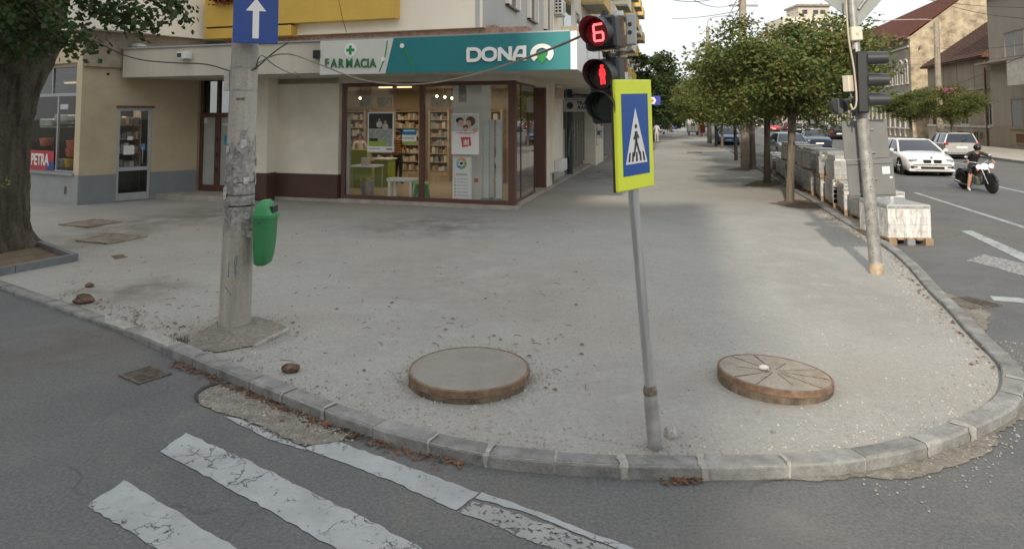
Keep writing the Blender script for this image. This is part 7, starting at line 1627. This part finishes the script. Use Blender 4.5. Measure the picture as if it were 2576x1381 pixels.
def hwin(t, fr, u0, u1, z0, z1, d, m=M_win, fm=M_trim, arch=False, sill=True):
    w = part('window', frame_rect(fr,u0,u1,z0,z1,.09,d,d+.07), fm, t); part('pane', MB().box(u0+.09,u1-.09,d+.01,d+.02,z0+.09,z1-.09,fr), m, w); part('mullion', MB().box((u0+u1)/2-.03,(u0+u1)/2+.03,d+.021,d+.05,z0+.09,z1-.09,fr), fm, w)
    if arch:
        P = [fr.p((u0+u1)/2+(u1-u0)/2*1.15*math.cos(R(a)),d+.08,z1+(u1-u0)/2*.9*math.sin(R(a))) for a in range(0,181,20)]; part('arch_hood', MB().tube(P,.09,6), fm, w)
        part('arch_head', MB().prism([fr.p((u0+u1)/2+(u1-u0)/2*math.cos(R(a)),d+.01,z1+(u1-u0)/2*.85*math.sin(R(a))) for a in range(0,181,20)], fr.d*.02), m, w)
    if sill: part('sill', MB().box(u0-.1,u1+.1,d,d+.16,z0-.1,z0-.001,fr), fm, w)
# house A, near right, concrete render
a1 = FR.pu(2494); a0 = 22
hA = thing('rendered_house','tall grey brown rendered house with a bay at the right edge','building',FR.p(31,0,.1))
part('wall', MB().box(a0,a1,-9,0,1.6,11.5,FR), M_ha, hA); part('base', MB().box(a0,a1+.01,-9,.06,0,1.6,FR), M_hb, hA); part('roof', MB().box(a0-.3,a1+.3,-9,.5,11.5,12,FR), M_tileb, hA)
bz0,bz1 = FR.pz(2560,214,1.0), FR.pz(2560,147,1.0); bu1 = FR.pu(2538,1.0)
part('bay', MB().box(a0+1,bu1,0.001,1.0,bz0,bz1,FR), M_trim, hA); part('bay_cornice', MB().box(a0+1,a1-.01,.0,1.05,bz1,bz1+.12,FR), M_ha, hA)
wz0,wz1 = FR.pz(2555,144), FR.pz(2555,75); hwin(hA,FR,FR.pu(2576)-.6,FR.pu(2536),wz0,wz1,.0,M_curt,M_hb)
hwin(hA,FR,FR.pu(2590)-.8,FR.pu(2546),FR.pz(2560,322),FR.pz(2560,247),.0,M_curt,M_hb)
hwin(hA,FR,FR.pu(2600)-.6,FR.pu(2557),.45,1.25,.06,mat('basement_rust',(.16,.07,.04,1),.8),M_hb,sill=False)
# house B, low with brown tiles
b0,b1 = a1+.02, FR.pu(2336); ez = 7.0
hB = thing('low_house','low weathered house with brown tiled roof between two taller houses','building',FR.p((b0+b1)/2,0,.1))
part('wall', MB().box(b0,b1,-8,-.05,1.5,ez,FR), M_hb, hB); part('base', MB().box(b0,b1+.01,-8,.04,0,1.5,FR), M_ha, hB); part('base_ledge', MB().box(b0,b1+.02,-.05,.12,1.5,1.66,FR), M_trim, hB); part('string_course', MB().box(b0,b1+.01,-.05,.05,4.55,4.7,FR), M_ha, hB)
part('eave', MB().box(b0,b1+.4,-.3,.45,ez,ez+.14,FR), M_tileb, hB)
rz_ = ez+4.0; A = [FR.p(b0,.5,ez+.141),FR.p(b1+.5,.5,ez+.141),FR.p(b1+.5,-8.5,ez+.141),FR.p(b0,-8.5,ez+.141),FR.p(b0,-4,rz_),FR.p(b1-3.4,-4,rz_)]
rf = part('roof', MB().add(A,[(0,1,5,4),(1,2,5),(2,3,4,5),(3,0,4),(0,3,2,1)]), M_tileb, hB)
for k in range(24):
    z_ = k/24; part('tile_course', MB().tube([FR.p(b0+.02,.5-4.5*z_,ez+.16+(rz_-ez-.14)*z_),FR.p(b1+.5-3.9*z_,.5-4.5*z_,ez+.16+(rz_-ez-.14)*z_)],.035,4), M_tileb, rf)
for x0,x1,y0,y1 in ((2417,2438,263,314),(2478,2499,258,316)): hwin(hB,FR,FR.pu(x1),FR.pu(x0),FR.pz(x0,y1),FR.pz(x0,y0),-.05,M_win,M_trim)
for x0,x1 in ((2410,2425),(2450,2464),(2466,2476)): hwin(hB,FR,FR.pu(x1),FR.pu(x0),.5,1.25,.04,M_win,M_hb,sill=False)
part('down_pipe', MB().cyl(FR.p(b0+.5,.12,.1),FR.p(b0+.5,.12,ez),.07), M_tileb, hB); part('door', MB().box(b1-2.6,b1-1.2,-.05,.02,.2,3.0,FR), M_under, hB)
for u_ in (b0+3,b0+6.5,b1-4): part('wall_strip', MB().box(u_-.06,u_+.06,-.05,.0,4.7,ez,FR), M_ha, hB)
# house C, long with arched windows and brick gable
c0 = FR.pu(2296); c1 = c0+56; cz = FR.pz(2296,91)
hC = thing('long_house','long two storey house with arched windows, red roof and bare gable','building',FR.p(c0+20,0,.1))
part('wall', MB().box(c0+.25,c1,-14,0,0,cz-.9,FR), M_hcf, hC); part('frieze', MB().box(c0+.26,c1,-13,.05,cz-.9,cz-.15,FR), M_hcf, hC); part('cornice', MB().box(c0+.1,c1,-.2,.55,cz-.15,cz+.1,FR), M_trim, hC); part('frieze_band', MB().box(c0+.26,c1,.05,.18,cz-1.05,cz-.88,FR), M_trim, hC)
part('gable_wall', MB().prism([FR.p(c0,.02,0),FR.p(c0,.02,cz),FR.p(c0,-7,cz+5.5),FR.p(c0,-14,cz),FR.p(c0,-14,0)], FR.u*.25), M_hc, hC)
part('roof', MB().prism([FR.p(c0-.2,.7,cz-.05),FR.p(c0-.2,-7,cz+5.75),FR.p(c0-.2,-14.7,cz-.05),FR.p(c0-.2,-14.7,cz-.3),FR.p(c0-.2,-7,cz+5.5),FR.p(c0-.2,.7,cz-.3)], FR.u*(c1-c0+.2)), M_tile, hC)
for k in range(24):
    u0_ = c0+.9+k*1.75
    if u0_+1 > c1: break
    hwin(hC,FR,u0_,u0_+.85,5.9,8.0,.001,M_win,M_trim,arch=True); hwin(hC,FR,u0_,u0_+.95,1.2,3.4,.001,M_win,M_trim); part('bracket', MB().box(u0_+.35,u0_+.5,.05,.4,cz-.5,cz-.15,FR), M_trim, hC)
    part('pilaster', MB().box(u0_+1.15,u0_+1.45,.0,.14,.3,4.6,FR), M_trim, hC)
part('string_course', MB().box(c0+.26,c1,.0,.22,4.6,4.9,FR), M_trim, hC)
# houses beyond
for k,(v0,v1,h,lab,m) in enumerate(((118,140,9,'pale house beyond the long house',M_trim),(141,168,12,'grey house far up the right side',M_hcf),(169,205,10,'brownish house at the far right end of the street',M_hc))):
    t = thing('far_house',lab,'building',FR.p((v0+v1)/2,0,0),'far houses up the street'); part('wall', MB().box(v0,v1,-10,.3*k,0,h,FR), m, t); part('roof', MB().prism([FR.p(v0-.3,.6+.3*k,h),FR.p(v0-.3,-5,h+3.5),FR.p(v0-.3,-10.5,h)], FR.u*(v1-v0+.6)), M_tile, t)
    for q in range(int((v1-v0)/3)):
        for z_ in (1.2,4.6): hwin(t,FR,v0+1+q*3,v0+2.2+q*3,z_,z_+1.9,.3*k+.001)
t = thing('end_house','pale low house closing the far end of the street','building',Vector((52,240,0)))
part('wall', MB().box(20,90,236,246,0,8), M_trim, t); part('roof', MB().prism([Vector((19,235,8)),Vector((19,241,12)),Vector((19,247,8))],(72,0,0)), M_tile, t)
for q in range(22): part('window', MB().box(22+q*3,23.3+q*3,235.9,235.99,1.5,3.5), M_win, t); part('window', MB().box(22+q*3,23.3+q*3,235.9,235.99,5,7), M_win, t)
# distant tower block
D = 230; k_ = D/FPX; x0,x1 = (1975-PXC)*k_,(2150-PXC)*k_; ztop = W(2040,43,D).z; zpt = W(2040,14,D).z
t = thing('tower_block','pale distant tower block with a rooftop hut above the trees','building',Vector(((x0+x1)/2,D+8,0)))
part('wall', MB().box(x0,x1,D,D+16,0,ztop), mat('pale_concrete',(.58,.54,.46,1),.9,var=.06,scale=.2), t); part('rooftop_hut', MB().box((2020-PXC)*k_,(2100-PXC)*k_,D+2,D+12,ztop,zpt), mat('pale_concrete_dim',(.50,.46,.39,1),.9), t); part('hut_roof', MB().box((2016-PXC)*k_,(2104-PXC)*k_,D+1,D+13,zpt,zpt+.6), M_hcf, t)
for xx in (2030,2058,2076): part('hut_window', MB().box((xx-PXC)*k_,(xx+13-PXC)*k_,D+1.95,D+1.99,ztop+1.2,ztop+2.6), M_win, t)
for q in range(6):
    for r_ in range(8): part('window', MB().box(x0+1.5+q*3.8,x0+3.6+q*3.8,D-.05,D-.01,ztop-3.4-r_*3,ztop-1.9-r_*3), M_win, t)
# -- poles
M_pc = mat('street_pole_concrete',(.33,.295,.24,1),.92,var=.15,scale=3,stains=.4)
def lamp_pole(base, h, r, lab, arm=None, extras=False, grp='concrete street poles'):
    t = thing('street_pole',lab,'pole',base,grp); b = Vector(base); part('shaft', MB().tube([b-Vector((0,0,.1)),b+Vector((0,0,h*.5)),b+Vector((0,0,h))],[r,r*.86,r*.72],14), M_pc, t, True)
    if arm:
        tip = b+Vector((0,0,h)); P = smooth_path([tip-Vector((0,0,.4)),tip+Vector((0,0,arm[2]*.8)),tip+Vector((arm[0]*.5,arm[1]*.5,arm[2])),tip+Vector(arm)],2); part('arm', MB().tube(P,.035,6), M_galvo, t, True)
        d_ = Vector((arm[0],arm[1],0)).normalized(); e = P[-1]; part('lamp_head', MB().ball(e+d_*.3,.22,10,6,(abs(d_.x)*1.4+.5,abs(d_.y)*1.4+.5,.4)), M_galv, t, True)
    if extras:
        for z_ in (h-1.2,h-.6,h-2.0): part('cross_arm', MB().box(b.x-.6,b.x+.7,b.y-.05,b.y+.05,z_,z_+.08), M_galvo, t)
        for z_ in (h-1.1,h-.5): 
            for dx in (-.5,.6): part('insulator', MB().cyl((b.x+dx,b.y,z_+.07),(b.x+dx,b.y,z_+.25),.04,n=8), M_wplas, t)
        for q in range(6): part('strap', MB().tube([b+Vector((0,0,h-1.6-q*.22)),b+Vector((0,0,h-1.56-q*.22))],r*.8,12), M_galvo, t)
    return t
pz = G(1876,424,.04); lamp_pole(Vector((pz.x,pz.y,.04)),8.6,.22,'tall concrete pole with cross arms between the street trees',None,True)
p2 = ST(-.9,31,.04); tt = (1783-PXC)/FPX
def on_px(x, off, z=.04):                                     # place on the line off metres from the kerb seen at column x
    tt = (x-PXC)/FPX; a = K0+NR*off; v = (tt*a.y-a.x)/(S.x-tt*S.y); return ST(off,v,z)
pA = on_px(1783,-.75); lamp_pole(pA,2.35+(295-68)*pA.y/FPX,.2,'concrete lamp pole with curved arm left of the tree row',(1.6*NR.x,1.6*NR.y,.9))
pB = on_px(1758,-.75); lamp_pole(pB,2.35+(295-132)*pB.y/FPX,.2,'farther concrete lamp pole with curved arm',(1.6*NR.x,1.6*NR.y,.9))
pC = on_px(2362,16.3,.1); lamp_pole(pC,2.35+(295-58)*pC.y/FPX,.26,'concrete lamp pole before the bare gable wall',(-4.0*NR.x,-4.0*NR.y,.25))
# -- overhead wires
WR = [(W(1690,0,30),pz+Vector((0,0,8.2)),.3),(W(1700,-30,22),pz+Vector((0,0,7.7)),.5),(W(1650,-30,24),pz+Vector((.4,0,8.4)),.4),(W(1690,48,40),pz+Vector((0,0,7.2)),.1),(pz+Vector((0,0,7.6)),pA+Vector((0,0,8)),.5),(pz+Vector((0,0,8.2)),pA+Vector((0,0,9)),.5),(pA+Vector((0,0,8)),pB+Vector((0,0,8)),.6),(W(1700,160,60),pA+Vector((0,0,7.5)),.2)]
for k,(a,c,s_) in enumerate(WR): solo('overhead_wire', MB().tube(sag(a,c,s_,12),.012+.004*(a.y>25),4), M_cabd, ['wire from the tall pole across the pale sky, topmost','second wire from the tall pole across the pale sky','wire ending at the tall pole cross arm','flat wire across the sky to the tall pole','lower wire between the tall pole and lamp pole','upper wire between the tall pole and lamp pole','wire between the two far lamp poles','wire slanting up to the nearer lamp pole'][k],'wire',group='wires over the pavement')
WR = [(W(2330,-5,40),W(2640,50,30),.3),(W(2230,-20,45),W(2640,20,32),.3),(W(2270,250,70),W(2640,110,30),.4),(W(2350,120,54),W(2640,100,34),.3),(W(2200,160,75),W(2640,130,34),.4)]
for k,(a,c,s_) in enumerate(WR): solo('overhead_wire', MB().tube(sag(a,c,s_,12),.016,4), M_cabd, ['upper wire over the right hand roofs','topmost wire above the long red roof','lowest slanting wire before the low house','wire from the far lamp pole to the right edge','long wire across the gable and low house'][k],'wire',group='wires over the far houses')
# -- far things on the pavement
q = G(1680,326,.04); w = 46*q.y/FPX; h = 42*q.y/FPX
t = thing('kiosk','blue kiosk with ice cream picture far up the pavement','kiosk',q)
part('body', MB().box(q.x-w/2,q.x+w/2,q.y,q.y+2.5,.04,h*.82), mat('kiosk_blue',(.03,.05,.33,1),.5,var=.05), t); part('roof', MB().box(q.x-w/2-.2,q.x+w/2,q.y-.2,q.y+2.6,h*.82,h*1.02), M_trim, t)
for dx,dz,c in ((.1,.68,(.7,.6,.2,1)),(-.1,.45,(.3,.6,.5,1)),(-.26,.25,(.6,.2,.3,1)),(.3,.35,(.5,.5,.15,1))): part('printed_scoop', MB().cyl((q.x+dx*w,q.y-.01,h*.82*dz),(q.x+dx*w,q.y-.03,h*.82*dz),.42,n=16), mat('scoop%d'%int(dz*100),c,.6), t)
q = G(1743,341,.04); w = 30*q.y/FPX; h = 42*q.y/FPX
t = thing('advertising_panel','white lit advertising panel standing on the far pavement','advertising panel',q)
part('frame', MB().bbox(q.x-w/2,q.x+w/2,q.y-.12,q.y+.12,.45,h,.05), M_alu, t); part('poster', MB().box(q.x-w/2+.1,q.x+w/2-.1,q.y-.13,q.y-.121,.6,h-.12), M_paper, t); part('print', MB().box(q.x-.25,q.x+.25,q.y-.14,q.y-.131,h*.55,h*.75), mat('dim_red_print',(.3,.12,.1,1),.6), t)
for sx in (-1,1): part('leg', MB().box(q.x+sx*w*.33-.08,q.x+sx*w*.33+.08,q.y-.1,q.y+.1,.03,.45), M_black, t)
q = G(1766,344,.04); t = thing('red_bin','red rounded bin beside the far street trees','bin',q); part('drum', MB().lathe((q.x,q.y,.5),[(.3,0),(.38,.1),(.4,.6),(.36,1.05),(.25,1.2)],16), mat('bin_red',(.45,.05,.02,1),.5), t, True); part('post', MB().cyl((q.x,q.y,.03),(q.x,q.y,.5),.06), M_black, t)
q = G(1851,373,.04)
fq = FS.px(1640,255,.0)
t = thing('projecting_sign','blue shop sign with white cross emblem far along the facade','sign',FS.p(43,2.0,3.5))
part('board', MB().bbox(43,43.15,.6,2.7,3.35,4.15,.02,FS), mat('shop_blue',(.03,.04,.35,1),.5), t); part('emblem', MB().prism([FS.p(42.99,2.0+.33*math.cos(R(a)),3.75+.33*math.sin(R(a))) for a in range(0,360,60)], FS.u*-.01), M_ltr, t); part('cross', MB().box(42.97,42.979,1.95,2.05,3.58,3.92,FS).box(42.97,42.979,1.84,1.9499,3.70,3.80,FS).box(42.97,42.979,2.0501,2.16,3.70,3.80,FS), mat('red_print',(.55,.06,.05,1),.5), t); part('arm', MB().box(43.02,43.12,0,.6,3.8,3.86,FS), M_alu, t)
q = G(1747,385,.04); solo('board_plank', MB().bbox(q.x-.45,q.x+.45,q.y-.1,q.y+.1,.04,.10,.01), mat('brown_board',(.2,.13,.08,1),.8,var=.1), 'brown plank lying across the pavement far ahead','plank')
q = G(2243,499,.72); solo('bottle', MB().lathe((q.x,q.y,.722),[(.035,0),(.04,.02),(.04,.13),(.015,.18),(.015,.22)],12), M_wplas, 'small white bottle left standing on top of the pallets','bottle', smooth=True)
q = W(2018,285,92); t = thing('vehicle_signal','distant traffic light glowing green above the parked cars','traffic light',Vector((q.x,q.y,.1))); part('post', MB().cyl((q.x,q.y,.05),(q.x,q.y,q.z+.2),.07,n=8), M_galvo, t); part('housing', MB().bbox(q.x-.16,q.x+.16,q.y-.3,q.y-.08,q.z-.2,q.z+.75,.02), M_black, t)
part('lens', MB().cyl((q.x,q.y-.3,q.z),(q.x,q.y-.33,q.z),.14,n=14), mat('green_led',(.02,.5,.2,1),.4,var=0,emit=(.05,1,.35,1),estr=2.5), t)
# barrier fence at the far pavement end
t = thing('site_fence','pale mesh fence panel beside the blue kiosk','fence',Vector((33,125,.04)))
for k in range(9): part('post', MB().cyl((31.6+k*.55,125,.04),(31.6+k*.55,125,2.0),.03,n=6), M_galv, t)
for z_ in (.3,1.1,2.0): part('rail', MB().cyl((31.6,125,z_),(36,125,z_),.035,n=6), M_galv, t)
# flowers on the yellow balcony
t = thing('flower_box','red geraniums hanging over the yellow balcony edge','flower box',FA.p(9.3,.4,5.6)); uu0,uu1 = FA.pu(585,.45),FA.pu(525,.45); zf = FA.pz(555,3,.45)
part('box', MB().box(uu0,uu1,.31,.52,zf+.12,zf+.32,FA), M_brownf, t); b = MB(); rl = random.Random(3)
for k in range(420): leaf(b,FA.p(rl.uniform(uu0,uu1),.42+rl.gauss(0,.08),zf+.08+rl.gauss(0,.08)),rl.uniform(.05,.1),rl,.8,.4)
part('blossom', b, mat('geranium_red',(.25,.045,.03,1),.7,var=.4,scale=9), t)
# -- the block across the side street, behind the camera: it shades the left of the picture
t = thing('opposite_block','tall block of flats across the side street, casting the broad shadow','building',Vector((-24,-10,0)))
BX, BH, BS, BL = -3.7, 22.5, -8.0, 15.9
def oblk(e, z0, z1, x1=None): x1 = BX if x1 is None else x1; return MB().prism([Vector((-46,-9.2+e,z0)),Vector((x1+e,-9.2+e,z0)),Vector((x1-12*.24+e,-21.2-e,z0)),Vector((-46,-21.2-e,z0))],(0,0,z1-z0))
part('wall', oblk(0,3.2,BL), M_offw, t); part('tower_wall', oblk(-.01,BL,BH,BS), M_offw, t); part('roof', oblk(.3,BH,BH+.5,BS), M_conc, t); part('corner_roof', oblk(.25,BL,BL+.12), M_conc, t); part('base', oblk(.06,0,3.2), M_gplas, t)
for q in range(10):
    for r_ in range(6 if q < 9 else 4): part('window', MB().box(-44.9+q*4.1,-43.1+q*4.1,-9.2,-9.12,4.3+r_*2.85,5.9+r_*2.85), M_win, t)
bpy.context.view_layer.update()
